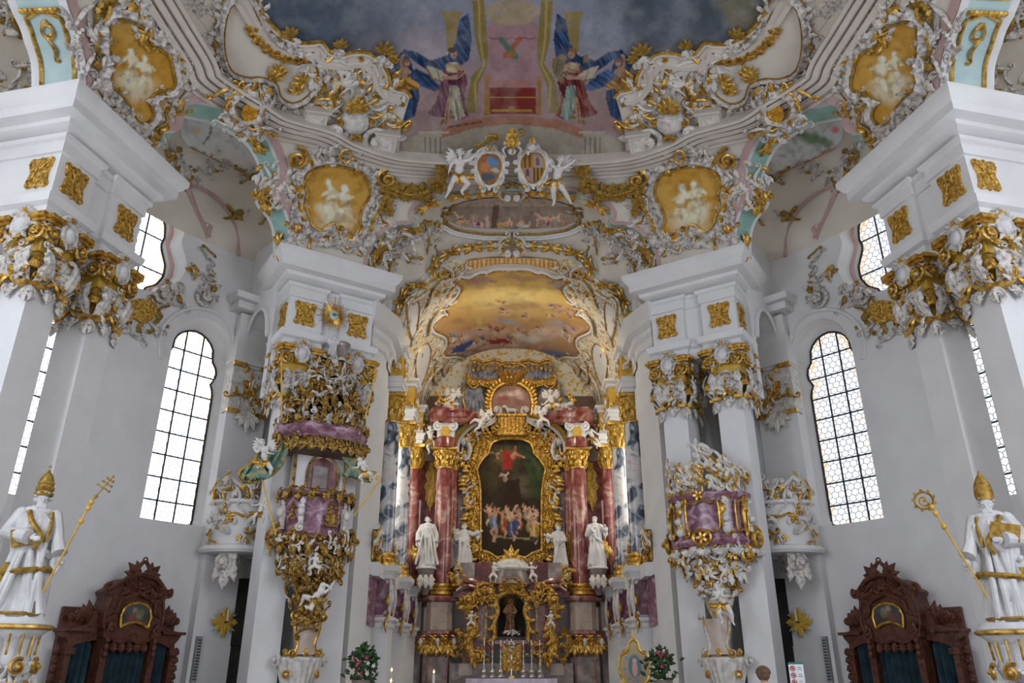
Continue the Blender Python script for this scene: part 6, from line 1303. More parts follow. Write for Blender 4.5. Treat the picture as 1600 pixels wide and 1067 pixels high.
putto((673,686,31.6),'white cherub clinging beside the left altar capital',pose(42,(-2,17),(-1,8),(0,-2),(7,15),(5,4),None,None,(-1,-20),(8,-19),face=(.2,0,1)),9,False,cloth='gold_dull',wings=False)
putto((926,682,31.6),'white cherub leaning outward beside the right altar capital',pose(40,(-8,14),(-4,7),(1,-3),(-14,6),(9,2),None,None,(12,-12),(5,-16),face=(-.3,0,1)),10,False,cloth='gold_dull',wings=False)
for x,y,sd in ((694,634,'left'),(884,634,'right')):
    P=atY(x,y,31.4); T,m=vframe(x,y,P); r=thing('cloud_cluster',tuple(P),'grey white cloud with gilt drapery behind the angel on the %s cornice'%sd,'cloud','clouds on the altar cornice'); b=B('stucco_white'); b.T=T; q=random.Random(int(x)); [b.ell((q.uniform(-12,12),q.uniform(-9,6),q.uniform(-2,5)),(6,4.5,4)) for _ in range(9)]; b.build('cloud',r,rm=.04); g=B('gold'); g.T=T
    for k in range(6): leaf(g,(-4 if x<800 else 4)+q.uniform(-9,9),14+q.uniform(-3,3),q.uniform(0,6.3),10,5,.4,3,bend=q.uniform(-1,1))
    g.build('gilt_drapery',r); g=B('blue_drape'); g.T=T; leaf(g,(18 if x<800 else -18),10,-pi/2,22,9,.1,0); g.build('blue_cloth',r)
# ---------------------------------------------------------------- robed statues
def uframe(x,y,Y=None,P=None,rot=0):
    P=atY(x,y,Y) if P is None else np.array(P,float); d=P-O; m=(d@FW)/FPX; h=np.array((-d[0],-d[1],0)); h/=np.linalg.norm(h); e=np.array((-h[1],h[0],0)); 
    c,q=math.cos(rot),math.sin(rot); up=np.array((0,0,1.)); e=e if e@RT>0 else -e
    return frame(P,e*c+up*q,-e*q+up*c,h,m),m,P
def robe(b,H,seed=1,folds=9,amp=.15,w=1.,lean=0.,sway=.02,y0=0.,prof=None):
    prof=prof or [(0,.165),(.2,.15),(.45,.135),(.62,.108),(.80,.135),(.93,.125),(1,.05)]; n=40; m=26; vs=[]; q=random.Random(seed); ph=q.uniform(0,6)
    for j in range(m):
        t=j/(m-1); r=np.interp(t,*zip(*prof))*H*w; y=y0+t*.80*H; cx=lean*H*t+sway*H*math.sin(pi*t*1.5)
        for i in range(n):
            a=2*pi*i/n; k=1+amp*(1-t)**.6*math.sin(folds*a+2.2*math.sin(3.5*t+ph)+ph)+amp*.6*(1-.5*t)*math.sin((folds//2)*a-7*t+ph*2)+amp*.35*math.sin((folds*2+1)*a+4*t+ph)
            vs.append((cx+r*k*math.cos(a),y,.78*r*k*math.sin(a)))
    b.add(vs,[(j*n+i,j*n+(i+1)%n,(j+1)*n+(i+1)%n,(j+1)*n+i) for j in range(m-1) for i in range(n)]+[tuple(range(n)),tuple(range((m-1)*n,m*n))[::-1]])
def statue(name,label,x,y,Y,H,mr=False,seed=1,arms=None,beard=False,lean=0.,face=(0,0,1),w=1.,base=True,P=None,group=None,cat='statue',mat='statue_white',hair=True,hairm=None,vox=.012,tz=0,folds=9,feet=True):
    """arms: [(elbow xy(z), hand xy(z), grip)] left then right in units of H"""
    T,m,P=uframe(x,y,Y,P); r=thing(name,tuple(P),label,cat,group,mr); b=B(mat); b.T=T
    robe(b,H,seed,w=w,lean=lean,folds=folds); hy=.90*H; hx=lean*H; b.ell((hx,.81*H,0),(.10*H*w,.05*H,.06*H),12,8); b.tube(np.array([(hx,.80*H,0),(hx,.86*H,.01*H)]),.034*H,8); head(b,(hx,hy,.015*H),.060*H,face,(0,1,0),beard)
    for s,A in zip((-1,1),arms or (((-.16,.62,.06),(-.05,.58,.16),0),((.16,.62,.06),(.07,.62,.16),0))):
        e,h_,gr=[np.array(q,float)*H if not isinstance(q,int) else q for q in A]; sh=np.array((hx+s*.105*H*w,.785*H,0)); e=e if len(e)==3 else np.r_[e,.05*H]; h_=h_ if len(h_)==3 else np.r_[h_,.12*H]
        limb(b,[sh,e],[.052*H,.048*H]); b.tube(np.array([e,e*.5+h_*.5,h_*(.80 if gr else .92)+e*(.20 if gr else .08)]),[.046*H,.055*H,.062*H],10); b.ell(e,(.048*H,)*3,8,6)
        leaf(b,h_[0]*.7+e[0]*.3,h_[1]*.7+e[1]*.3,-pi/2,.17*H,.10*H,.03,h_[2]*.6,n=6); hand(b,h_,h_-e,.024*H,bool(gr),up=(0,0,1))
    q=random.Random(seed)
    for k in range(5):      # heavier folds thrown across the figure
        a=q.uniform(-.5,.5); x0=q.uniform(-.12,.12)*H; b.tube(chain([(x0,.62*H,.10*H),(x0+a*.1*H,.35*H,.125*H),(x0+a*.25*H,.03*H,.13*H)],n=8),np.linspace(.018,.028,8)*H,6)
    b.tube(chain([(-.12*H*w,.70*H,.03*H),(0,.56*H,.115*H),(.13*H*w,.46*H,.05*H)],n=9),.03*H,7)
    if feet: [b.tube(np.array([(s*.06*H,.0,.08*H),(s*.075*H,-.005*H,.17*H)]),[.03*H,.022*H],7) for s in (-1,1)]
    b.build('body',r,mr,rm=max(vox,H*m*(.0062 if H<150 else .0034)))
    if hair: b=B(hairm or mat); b.T=T; curls(b,(hx,hy+.01*H,.01*H),.060*H,seed,26,face); b.build('hair',r,mr)
    return r,T,m
def plinth(name,label,x,y,Y,wpx,hpx,mr=False,P=None,group=None):
    T,m,P=uframe(x,y,Y,P); r=thing(name,tuple(P-np.array((0,0,hpx*m))),label,'corbel',group,mr); b=B('plaster'); c=P-np.array((0,0,.001)); W=wpx*m/2; h=hpx*m
    b.lathe(c,[(W*.86,-.22*W),(W,-.18*W),(W,-.08*W),(W*.92,-.05*W),(W*.90,0)],8,rot=pi/8); b.build('slab',r,mr); b=B('grey_marble'); b.lathe(c-np.array((0,0,h)),[(W*.25,0),(W*.4,h*.25),(W*.62,h*.6),(W*.80,h*.82),(W*.82,h-.2*W)],8,rot=pi/8); b.build('stem',r,mr); g=B('stucco_white'); g.T=T; [leaf(g,s*wpx*.25,-hpx*.3,-pi/2,hpx*.5,wpx*.3,.2,W/m*.75) for s in (-1,0,1)]; g.build('leaves',r,mr); return r
AG='white statues of the high altar'
plinth('statue_corbel','white topped stone corbel under the leftmost altar statue',666,886,31.3,34,42)
r,T,m=statue('altar_statue','leftmost white altar statue, arms lowered, gilt eagle at its foot',666,886,31.3,80,seed=2,arms=(((-.19,.62,.03),(-.17,.46,.10),0),((.18,.62,.02),(.16,.45,.08),0)),face=(.1,.1,1),w=1.05); g=B('gold'); g.T=T; g.ell((-17,14,3),(5,9,5)); g.ell((-17,25,4),(3,4,3)); [leaf(g,-17,16,pi/2+a,18,6,.1,2) for a in (-.5,.3,.9)]; g.build('gilt_eagle',r)
plinth('statue_corbel','white topped corbel under the inner left altar statue',724,888,31.9,32,26)
r,T,m=statue('altar_statue','white altar statue stretching an arm towards the painting from the left',724,888,31.9,70,seed=3,arms=(((-.2,.66,.06),(-.16,.78,.12),0),((.2,.74,.04),(.36,.80,.06),0)),face=(.4,.1,.9),w=1.1); g=B('gold'); g.T=T; [leaf(g,12,38-5*k,-.4+k*.3,13,5,.2,0) for k in range(4)]; g.build('gilt_wing',r)
r,T,m=statue('altar_statue','white altar statue half hidden behind the left red column',708,888,32.4,64,seed=4,arms=None); g=B('gold'); g.T=T; [leaf(g,-2,44,pi/2+a,14,5,.2,6) for a in (-.6,0,.6)]; g.build('gilt_flame',r)
plinth('statue_corbel','white topped corbel under the inner right altar statue',878,888,31.9,34,26)
r,T,m=statue('altar_statue','slim white altar statue leaning in from the right of the painting',875,888,31.9,68,seed=5,arms=(((-.17,.70,.05),(-.30,.74,.08),0),((.14,.62,.08),(.02,.60,.16),0)),face=(-.3,.2,1),lean=-.02)
r,T,m=statue('altar_statue','dark gilt small figure behind the inner right altar statue',891,880,32.2,52,seed=6,mat='gold_dull',arms=(((-.2,.7,.04),(-.28,.8,.08),0),((.18,.6,.03),(.1,.5,.1),0)))
plinth('statue_corbel','white topped stone corbel under the rightmost altar statue',934,886,31.3,34,42)
r,T,m=statue('altar_statue','rightmost white altar statue bowing its head, gilt child at its side',932,886,31.3,80,seed=7,arms=(((-.16,.60,.08),(-.02,.70,.18),0),((.20,.66,.02),(.20,.74,.10),0)),face=(-.4,-.35,.9),w=1.08); g=B('gold'); g.T=T; human(g,pose(30,(15,44),(15,36),(13,27),(6,34),(22,30),None,None,(6,16),(18,14)),30,True); leaf(g,15,34,-1.,22,9,.2,2); g.build('gilt_child',r,rm=.02)
# ---------------------------------------------------------------- lower altar
zl=lambda y:Zof(y,31.0); Yl=31.2
t=thing('altar_shrine',(0,31.2,.5),'marble shrine with gilt framed niche, swung shoulders and white dome below the altar painting','shrine')
xl=lambda x:Xof(x,950,Yl)
b=B('dark_red_marble'); 
for s in (-1,1):
    b.box((s*1.32,31.6,(zl(1046)+zl(935))/2),(1.05,.5,zl(935)-zl(1046))); b.box((s*1.5,31.5,zl(928)),(1.5,.7,.22)); 
b.box((0,31.9,zl(900)),(3.2,.4,1.2)); b.build('body',t)
b=B('red_marble'); [b.box((s*1.15,31.30,(zl(1000)+zl(945))/2),(.30,.1,zl(945)-zl(1000))) for s in (-1,1)]; 
for s in (-1,1): P=chain([(s*2.1,31.2,zl(914)),(s*1.75,31.1,zl(906)),(s*1.35,31.1,zl(910)),(s*1.0,31.15,zl(918))],n=14); b.tube(P,.12,8); b.tube(P-np.array((0,0,.22)),.10,8)
b.box((0,31.3,zl(1003)),(1.5,.5,.12)); b.build('red_cornice',t)
b=B('grey_marble'); [b.box((s*1.72,31.5,zl(893)),(.55,.4,.75)) for s in (-1,1)]; [b.box((s*1.0,31.28,(zl(1000)+zl(945))/2),(.18,.1,zl(945)-zl(1000)-.1)) for s in (-1,1)]; b.lathe((0,31.5,zl(912)),[(.75,0),(.72,.2),(.60,.5),(.58,.62)],20); b.build('grey_body',t)
b=B('stucco_white'); b.lathe((0,31.5,zl(890)),[(.62,0),(.68,.08),(.66,.25),(.52,.38),(.3,.46),(.2,.5)],20,lobes=10,amp=.03); b.build('dome',t); b=B('gold'); b.T=vfr(0,31.4,zl(872)); b.lathe((0,0,0),[(.3,-.1),(.35,0),(.2,.08),(.1,.1)],12) if False else None; spray(b,0,-.05,pi/2,.62,5,.05,.18,.5); spray(b,0,-.1,pi/2,.42,3,.12,.16,1.0); b.build('gilt_flame',t)
b=B('dark'); b.T=vfr(0,31.42,0); L=[(-.52,zl(994)),(-.52,zl(945)),(-.40,zl(934)),(0,zl(929)),(.40,zl(934)),(.52,zl(945)),(.52,zl(994))]; nv,fs=cdt(L,[],.2); slab(b,np.c_[nv,np.zeros(len(nv))],fs,np.tile((0,0,1.),(len(nv),1)),.02); b.build('niche',t)
g=B('gold_carved'); P=chain([(-.62,31.1,zl(998)),(-.66,31.05,zl(975)),(-.52,31.05,zl(955)),(-.60,31.05,zl(938)),(-.35,31.05,zl(928)),(0,31.05,zl(924)),(.35,31.05,zl(928)),(.60,31.05,zl(938)),(.52,31.05,zl(955)),(.66,31.05,zl(975)),(.62,31.1,zl(998))],n=50); g.tube(P,.10,8); g.tube(P+np.array((0,-.06,0)),.05,6)
for i in range(0,50,2): a=math.atan2(P[i][2]-zl(962),P[i][0]); g.T=vfr(P[i][0],31.0,P[i][2]); leaf(g,0,0,a+(.6 if i%4 else -.6),.30,.13,.3,.03)
g.T=vfr(0,31.05,zl(915)); shell(g,0,-.2,.5,9,.2,2.94,.1); roc(g,g,1.1,.6,5,14,.1,.9); g.build('gilt_niche_frame',t)
for s in (-1,1):
    g=B('gold_carved'); P=chain([(s*1.45,31.0,zl(940)),(s*1.75,30.95,zl(946)),(s*1.55,30.9,zl(965)),(s*1.42,30.9,zl(985)),(s*1.62,30.85,zl(1005)),(s*1.35,30.8,zl(1030)),(s*1.15,30.85,zl(1026))],n=34); g.tube(P,np.r_[np.linspace(.1,.2,17),np.linspace(.2,.14,17)],8); 
    g.T=vfr(0,30.8,0); q=random.Random(3)
    for i in range(0,34,2): leaf(g,P[i][0],P[i][2],q.uniform(0,6.3),.36,.15,.3,.08,bend=q.uniform(-1,1)); 
    scroll(g,s*1.62,zl(938),.22,1.6,.06,s,1,.1); scroll(g,s*1.25,zl(1026),.2,1.6,.06,s,2,.1)
    for x_,y_,w_,h_ in ((s*1.0,zl(1010),.5,.9),(s*1.9,zl(1010),.4,1.0),(s*1.5,zl(940),.6,.3),(s*.95,zl(935),.4,.4),(s*1.25,zl(920),.6,.25),(s*2.15,zl(900),.3,.6)): g.T=vfr(x_,30.95,y_); roc(g,g,w_,h_,int(abs(x_*50+y_*9)),10,.05,.8)
    g.T=None; g.box((s*.98,31.22,(zl(1000)+zl(945))/2),(.06,.08,zl(945)-zl(1000))); g.build('gilt_bracket',t)
g=B('gold_carved'); g.box((0,31.0,(zl(1048)+zl(1008))/2),(.72,.4,zl(1008)-zl(1048))); g.T=vfr(0,30.78,(zl(1048)+zl(1008))/2); [g.tube(np.array([(x,-.5,0),(x,.5,0)]),.04,6) for x in (-.34,.34,-.16,.16)]; g.build('tabernacle',t)
b=B('grey_marble'); b.box((0,31.3,(zl(1060)+.5)/2+.3),(4.6,.6,zl(1040)-.5)); b.build('base',t)
b=B('beige_marble'); [b.box((s*1.7,30.98,zl(1046)),(.5,.06,.4)) for s in (-1,1)]; b.build('inset_panels',t)
# figure, flowers and crown in the niche
r,T,m=statue('niche_figure','small dark wooden figure with chained hands and a bloodied robe in the altar niche',797,990,31.1,52,seed=8,mat='brown_robe',arms=(((-.18,.62,.05),(-.04,.52,.15),1),((.18,.62,.05),(.06,.52,.15),1)),w=.8,hairm='hair'); b=B('gold'); b.T=T; [b.tube(np.array([(0,47,-3),(11*math.cos(a),47+11*math.sin(a),-3)]),[.9,.2],5) for a in np.linspace(0,2*pi,17)[:-1]]; b.build('gilt_rays',r)
b=B('petal_white','leaf_green','petal_red'); T,m,P=uframe(799,991,30.7); b.T=T; q=random.Random(3)
for k in range(34): x=q.uniform(-13,13); y=q.uniform(-2,6)*(1-abs(x)/22); b.use('leaf_green'); leaf(b,x,y,q.uniform(0,3.1),5,2,.2,q.uniform(-2,2)); b.use(q.choice(('petal_white','petal_white','petal_red'))); flower(b,x,y+1,1.8,q.uniform(0,4))
b.build('flower_garland',label='garland of white and pink flowers at the foot of the altar niche',cat='flowers',kind='stuff')
T,m,P=uframe(799,1010,30.6); r=thing('silver_crown',tuple(P),'silver crown ornament with leaves over the tabernacle','crown'); b=B('silver'); b.T=T; roc(b,b,26,15,4,16,1,11); spray(b,0,2,pi/2,9,5,2,3,.5); b.build('silverwork',r)
T,m,P=uframe(799,1059,30.2); r=thing('altar_cross',tuple(P),'standing silver crucifix in front of the tabernacle','crucifix'); b=B('silver'); b.T=T; b.box((0,18,0),(2,30,1.2)); b.box((0,24,0),(12,2,1.2)); b.build('cross',r); b=B('gold'); b.T=T; b.lathe((0,0,0),[(5,0),(5,1),(2,3)],10) if False else b.box((0,1,0),(9,4,4)); limb(b,[(0,24,1),(0,14,1.4)],[1.3,.8]); limb(b,[(-5,25,1),(0,23,1.4),(5,25,1)],[.5,.7,.5]); b.ell((0,26,1.6),(1.2,1.4,1.2)); b.build('gilt_figure',r)
for k,(x,sd) in enumerate(((756,'first from the left'),(769,'second from the left'),(782,'third from the left, beside the tabernacle'),(818,'third from the right, beside the tabernacle'),(831,'second from the right'),(844,'rightmost'))):
    T,m,P=uframe(x,1058,30.0); r=thing('candlestick',tuple(P),'silver altar candlestick, '+sd,'candlestick','altar candlesticks'); R=T.copy(); c=P; u=m
    b=B('silver'); b.lathe(c,[(5.5*u,0),(5.5*u,2*u),(3.4*u,4*u),(4.6*u,8*u),(1.6*u,12*u),(1.1*u,16*u),(2.2*u,19*u),(1*u,22*u),(1*u,27*u),(2.*u,30*u),(.9*u,33*u),(2.6*u,38*u),(2.6*u,39*u)],12,lobes=3,amp=.1); b.build('stick',r)
    b=B('wax_red'); b.lathe(c+np.array((0,0,39*u)),[(1.25*u,0),(1.25*u,7*u)],8); b.build('red_candle_sleeve',r); b=B('wax'); b.lathe(c+np.array((0,0,46*u)),[(1.2*u,0),(1.1*u,8*u)],8); b.build('candle',r)
b=B('linen'); z=zl(1060); zt=Zof(1060,29.8); b.box((0,30.2,zt-.03),(3.25,.9,.05)); P=np.array([(x,29.72+.03*math.sin(x*14),0) for x in np.linspace(-1.62,1.62,90)]); n_=len(P); b.add(np.concatenate([P+np.array((0,0,zt)),P+np.array((0,-.03,zt-.24))+np.array([(0,0,-.05*abs(math.sin(i*.35))) for i in range(n_)])]),[(i,i+1,n_+i+1,n_+i) for i in range(n_-1)]); b.build('altar_cloth',label='pale lilac lace altar cloth on the altar table',cat='cloth')
t=thing('altar_table',(0,30.2,.5),'stone altar table under the lace cloth','table'); b=B('grey_marble'); b.box((0,30.2,(zt-.06+.5)/2),(3.1,.8,zt-.56)); b.build('block',t)
for (x,y,lab,po,sd) in ((772,893,'small white cherub standing left of the shrine dome',pose(30,(0,12),(0,5),(-1,-3),(6,12),(7,2),None,None,(-5,-14),(2,-14)),1),(831,893,'small white cherub standing right of the shrine dome',pose(30,(-1,12),(0,5),(1,-3),(-8,10),(8,8),None,None,(1,-14),(7,-14)),2),(736,968,'small white cherub leaning on the left gilt bracket',pose(28,(1,11),(0,5),(0,-3),(-8,2),(7,10),None,None,(-4,-13),(3,-12)),3),(861,968,'small white cherub leaning on the right gilt bracket',pose(28,(0,11),(0,5),(0,-3),(-8,6),(5,1),None,None,(-2,-12),(4,-14)),4)): putto((x,y,30.7),lab,po,sd,False,cloth=None,wings=False)
# candles in front of the choir steps
for x,y,Y,lab,hh in ((612,1046,20.5,'slim lit candle with small flame low on the left of the choir',60),(678,1049,22.5,'thick lit white candle with orange flame left of the altar',60),(611,1063,19.8,'second small candle flame just under the slim lit candle',50)):
    T,m,P=uframe(x,y,Y); r=thing('lit_candle',tuple(P-np.array((0,0,hh*m*1.))),lab,'candle','lit candles'); b=B('wax'); rr=(.035 if x>650 else .018); b.lathe(P-np.array((0,0,hh*m)),[(rr,0),(rr,(hh-4)*m)],10); b.lathe(P-np.array((0,0,hh*m+.0)),[(rr*3,-.0),(rr*3,.03)],10) ; b.build('wax_stick',r); b=B('flame'); b.lathe(P-np.array((0,0,3*m)),[(.005,0),(.028,2.*m),(.02,3.5*m),(.003,6.*m)],8); b.build('flame',r)
    b=B('gold_dull'); zb=P[2]-hh*m; b.lathe((P[0],P[1],0.0),[(.16,0),(.14,.05),(.03,.12),(.03,zb-.05),(.07,zb-.03),(.07,zb+.01)],12); b.build('stand',r)
# ---------------------------------------------------------------- pulpit (left) and balcony (right) in front of the inner pillars
PT=np.array((.84,.54))/np.hypot(.84,.54); PN=np.array((PT[1],-PT[0])); PC=np.array((-5.61,21.6))+PN*.25; PR=math.atan2(PT[1],PT[0]); PM=.0172; PY=20.7
zp=lambda y:Zof(y,PY)
def ringT(a,rx,ry,z,s=1.):
    p=PC+PT*rx*math.sin(a)+PN*ry*math.cos(a); n=PN*math.cos(a)/ry+PT*math.sin(a)/rx; n/=np.linalg.norm(n); ex=np.array((-n[1],n[0])); 
    if ex@PT<0: ex=-ex
    return frame((*p,z),(*ex,0),(0,0,1),(*n,0),s)
def tier(b,prof,sy=.8,lobes=0,amp=0,n=40): b.T=None; b.lathe((*PC,0),prof,n,sx=1,sy=sy,rot=PR,lobes=lobes,amp=amp)
def band(b,fn,rx,ry,z,As):
    for a in As: b.T=ringT(a,rx,ry,z); fn(b,a)
    b.T=None
HALF=[R_(x) for x in (-88,-66,-44,-22,0,22,44,66,88)]
def base_urn(r,mr,pale='stucco_white'):
    b=B(pale,'gilt_stucco'); z0=0; tier(b,[(.50,.0),(.50,.15),(.38,.25),(.36,.9),(.42,zp(1067)),(.50,zp(1050)),(.58,zp(1036)),(.62,zp(1030)),(.58,zp(1027)),(.40,zp(1024))],.75,22,.05,66); 
    for a in (-1.5,1.5): b.T=ringT(a,.60,.42,zp(1032)); scroll(b,0,0,.16,1.4,.05,1 if a>0 else -1,1.2,0)
    b.build('fluted_basin',r,mr); g=B('gold'); band(g,lambda b,a:leaf(b,0,-.02,pi/2,.22,.16,.3,.02),.50,.38,zp(1025),[R_(x) for x in (-60,-30,0,30,60)]); 
    for a in (-.9,.9): g.T=ringT(a,.45,.35,zp(1055)); scroll(g,0,0,.12,1.4,.03,1,0,.05)
    g.build('gilt_leaves',r,mr)
    b=B('beige_marble'); T=ringT(0,.3,.28,0); b.T=T; L=[(-.24,zp(1022)),(-.20,zp(1005)),(-.27,zp(985)),(-.30,zp(965)),(.30,zp(965)),(.27,zp(985)),(.20,zp(1005)),(.24,zp(1022))]; L=[tuple(q) for q in resamp(np.array(L+L[:1]),step=.08,closed=True)]; nv,fs=cdt(L,[],.1); slab(b,np.c_[nv,np.zeros(len(nv))],fs,np.tile((0,0,1.),(len(nv),1)),.16-.1*np.abs(nv[:,0]),.2); b.build('neck_panel',r,mr)
    g=B('gold' if not mr else 'gilt_stucco'); g.T=T
    for s in (-1,1): g.tube(chain([(s*.28,zp(1022),.1),(s*.22,zp(1005),.12),(s*.31,zp(985),.1),(s*.34,zp(963),.1)],n=14),.04,6); scroll(g,s*.36,zp(962),.12,1.4,.04,-s,1.,.1); scroll(g,s*.34,zp(1020),.10,1.4,.03,s,-1.,.1)
    g.build('gilt_edge',r,mr)
# --- pulpit
r=thing('pulpit',(*PC,0),'rich gilded pulpit with pink marble panels, green drapes and a swung sounding board','pulpit'); mr=False
base_urn(r,False)
b=B('purple_marble'); tier(b,[(.86,zp(838)),(.90,zp(836)),(.84,zp(830)),(.86,zp(815)),(.92,zp(795)),(.94,zp(778)),(.90,zp(774))]); tier(b,[(.62,zp(872)),(.80,zp(860)),(.96,zp(850)),(1.0,zp(844)),(.98,zp(838)),(.88,zp(836))],lobes=8,amp=.03); tier(b,[(.98,zp(773)),(1.04,zp(769)),(1.04,zp(765)),(.96,zp(763))],lobes=8,amp=.02); b.build('parapet',r)
b=B('gold_antique'); tier(b,[(.16,zp(965)),(.22,zp(945)),(.30,zp(925)),(.36,zp(905)),(.5,zp(890)),(.66,zp(878)),(.84,zp(866)),(.92,zp(858)),(.7,zp(856))],lobes=7,amp=.06,n=56); b.build('tapering_foot',r)
g=B('gold_antique'); tier(g,[(1.02,zp(842)),(1.05,zp(841)),(1.05,zp(838)),(1.0,zp(837))],lobes=8,amp=.03); tier(g,[(1.0,zp(776)),(1.03,zp(775)),(1.0,zp(773))])
band(g,lambda b,a:(leaf(b,0,.05,-pi/2,.34,.22,.3,.02),scroll(b,.13,0,.10,1.3,.03,1,1,.05)),1.0,.82,zp(768),HALF)
band(g,lambda b,a:(scroll(b,-.1,.1,.16,1.4,.045,1,1,.05),leaf(b,0,.05,-pi/2+.3,.4,.2,.3,.04),shell(b,.05,-.1,.16,5)),1.02,.84,zp(850),HALF)
band(g,lambda b,a:(cscroll(b,[(-.15,.2),(.05,0),(-.05,-.25)],.05,.12,.12,.03,1,.1),leaf(b,.1,-.1,-pi/2,.35,.18,.3,.05)),.78,.64,zp(872),HALF)
band(g,lambda b,a:(leaf(b,0,.1,-pi/2,.45,.2,.3,.03),scroll(b,.1,0,.1,1.4,.03,-1,0,.05)),.46,.38,zp(905),HALF[::2]); band(g,lambda b,a:(leaf(b,0,.1,-pi/2+.4,.4,.18,.3,.03),leaf(b,0,-.1,pi/2+.6,.3,.14,.3,.05)),.34,.3,zp(935),HALF[::2])
for x,y,w_,h_ in ((.34,zp(925),.5,.9),(-.34,zp(920),.4,.9),(.1,zp(950),.7,.5),(.6,zp(885),.5,.4),(-.55,zp(885),.5,.4),(-.2,zp(968),.3,.3),(.78,zp(850),.4,.4),(-.8,zp(850),.4,.4)): g.T=ringT(x*.9,.42 if abs(x)<.5 else .95,.45 if abs(x)<.5 else .7,y); roc(g,g,w_,h_,int(y*31)%97,12,.05,.8)
for s in (-1,1): g.T=ringT(s*1.15,1.0,.8,zp(835)); scroll(g,s*.12,-.05,.30,1.5,.09,-s,1.5,.05); shell(g,s*.1,-.1,.38,7,-1 if s>0 else 2,1.2 if s>0 else 4.1,.0)
g.T=ringT(.22,.92,.76,zp(800)); human(g,pose(.62,(0,.27),(0,.16),(0,-.05),(-.16,.05),(.2,.2),None,None,(-.10,-.30),(.12,-.30)),.62,True); leaf(g,0,.05,-pi/2,.4,.34,.2,.06); g.tube(np.array([(.22,-.25,.05),(.22,.32,.05)]),.02,5); g.box((0,-.33,.03),(.4,.06,.1))
g.T=ringT(-.95,.92,.76,zp(800)); human(g,pose(.5,(0,.22),(0,.13),(0,-.05),(-.12,.05),(.15,.1),None,None,(-.08,-.25),(.1,-.25)),.5,True)
g.build('gilt_carving',r)
w=B('stucco_white'); 
for a in (-.62,.78,-1.35): w.T=ringT(a,.94,.78,zp(808)); w.box((0,0,0),(.12,.62,.1)); w.ell((0,.12,.08),(.10,.13,.1)); scroll(w,0,-.3,.12,1.4,.04,1,1,.05); leaf(w,0,.3,pi/2,.2,.16,.2)
band(w,lambda b,a:roc(b,b,.4,.35,int(a*30)+70,4,.06,.7),.8,.66,zp(880),HALF); band(w,lambda b,a:roc(b,b,.35,.25,int(a*30)+90,3,.08,.6),1.04,.86,zp(848),HALF); band(w,lambda b,a:roc(b,b,.3,.3,int(a*30)+50,3,.05,.6),.40,.36,zp(920),HALF[::2]); w.build('rocaille',r)
# back panel with door
b=B('plaster'); T=ringT(0,.2,.05,0); b.T=T; b.box((0,(zp(765)+zp(700))/2,-.05),(1.5,zp(700)-zp(765),.2)); b.build('back_panel',r); b=B('dark_red_marble'); b.T=T; L=[(-.02-.30,zp(768)),(-.32,zp(728)),(-.2,zp(712)),(.1,zp(706)),(.36,zp(714)),(.48,zp(730)),(.48,zp(768))]; nv,fs=cdt(L,[],.3); slab(b,np.c_[nv,np.zeros(len(nv))],fs,np.tile((0,0,1.),(len(nv),1)),.08); b.build('door_arch',r)
b=B('grey_marble'); b.T=T; b.box((0,(zp(758)+zp(722))/2,.10),(.42,zp(722)-zp(758),.06)); b.build('grey_door',r); g=B('gold_antique'); g.T=T; g.tube(chain([(-.36,zp(768),.1),(-.36,zp(728),.1),(-.2,zp(709),.1),(.1,zp(703),.1),(.38,zp(711),.1),(.52,zp(728),.1),(.52,zp(768),.1)],n=24),.035,6); [g.tube(np.array([(x,zp(768),.06),(x,zp(705),.06)]),.045,6) for x in (-.72,.74)]; [scroll(g,x,zp(765),.14,1.4,.04,1,1,.08) for x in (-.66,.66)]; g.build('gilt_frame',r)
# sounding board
t=bpy.data.objects.new('sounding_board',None); sc.collection.objects.link(t); WL[t.name]=(*PC,zp(690)); t.parent=r; t.location=np.array(WL[t.name])-np.array(WL[r.name])
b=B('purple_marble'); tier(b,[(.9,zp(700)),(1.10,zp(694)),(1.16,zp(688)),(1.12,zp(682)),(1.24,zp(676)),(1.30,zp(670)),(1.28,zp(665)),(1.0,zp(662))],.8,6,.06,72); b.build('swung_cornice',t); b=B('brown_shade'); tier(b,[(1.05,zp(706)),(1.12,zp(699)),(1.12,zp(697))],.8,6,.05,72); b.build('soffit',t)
g=B('gold_antique'); tier(g,[(1.16,zp(689)),(1.21,zp(687)),(1.16,zp(685))],.8,6,.06,72); band(g,lambda b,a:(leaf(b,0,.05,-pi/2,.36,.24,.2,.03),leaf(b,.14,.0,-pi/2-.3,.28,.14,.2,.03),scroll(b,-.12,.02,.10,1.3,.03,1,1,.05)),1.18,.94,zp(692),[R_(x) for x in range(-98,99,14)])
band(g,lambda b,a:(leaf(b,0,0,pi/2,.3,.18,.3,.03),scroll(b,.1,.1,.10,1.3,.03,-1,1,.05)),1.26,1.0,zp(667),[R_(x) for x in range(-96,97,24)])
for s in (-1,1): g.T=ringT(s*1.35,1.2,.95,zp(685)); scroll(g,s*.12,.0,.26,1.5,.07,-s,1.5,.05)
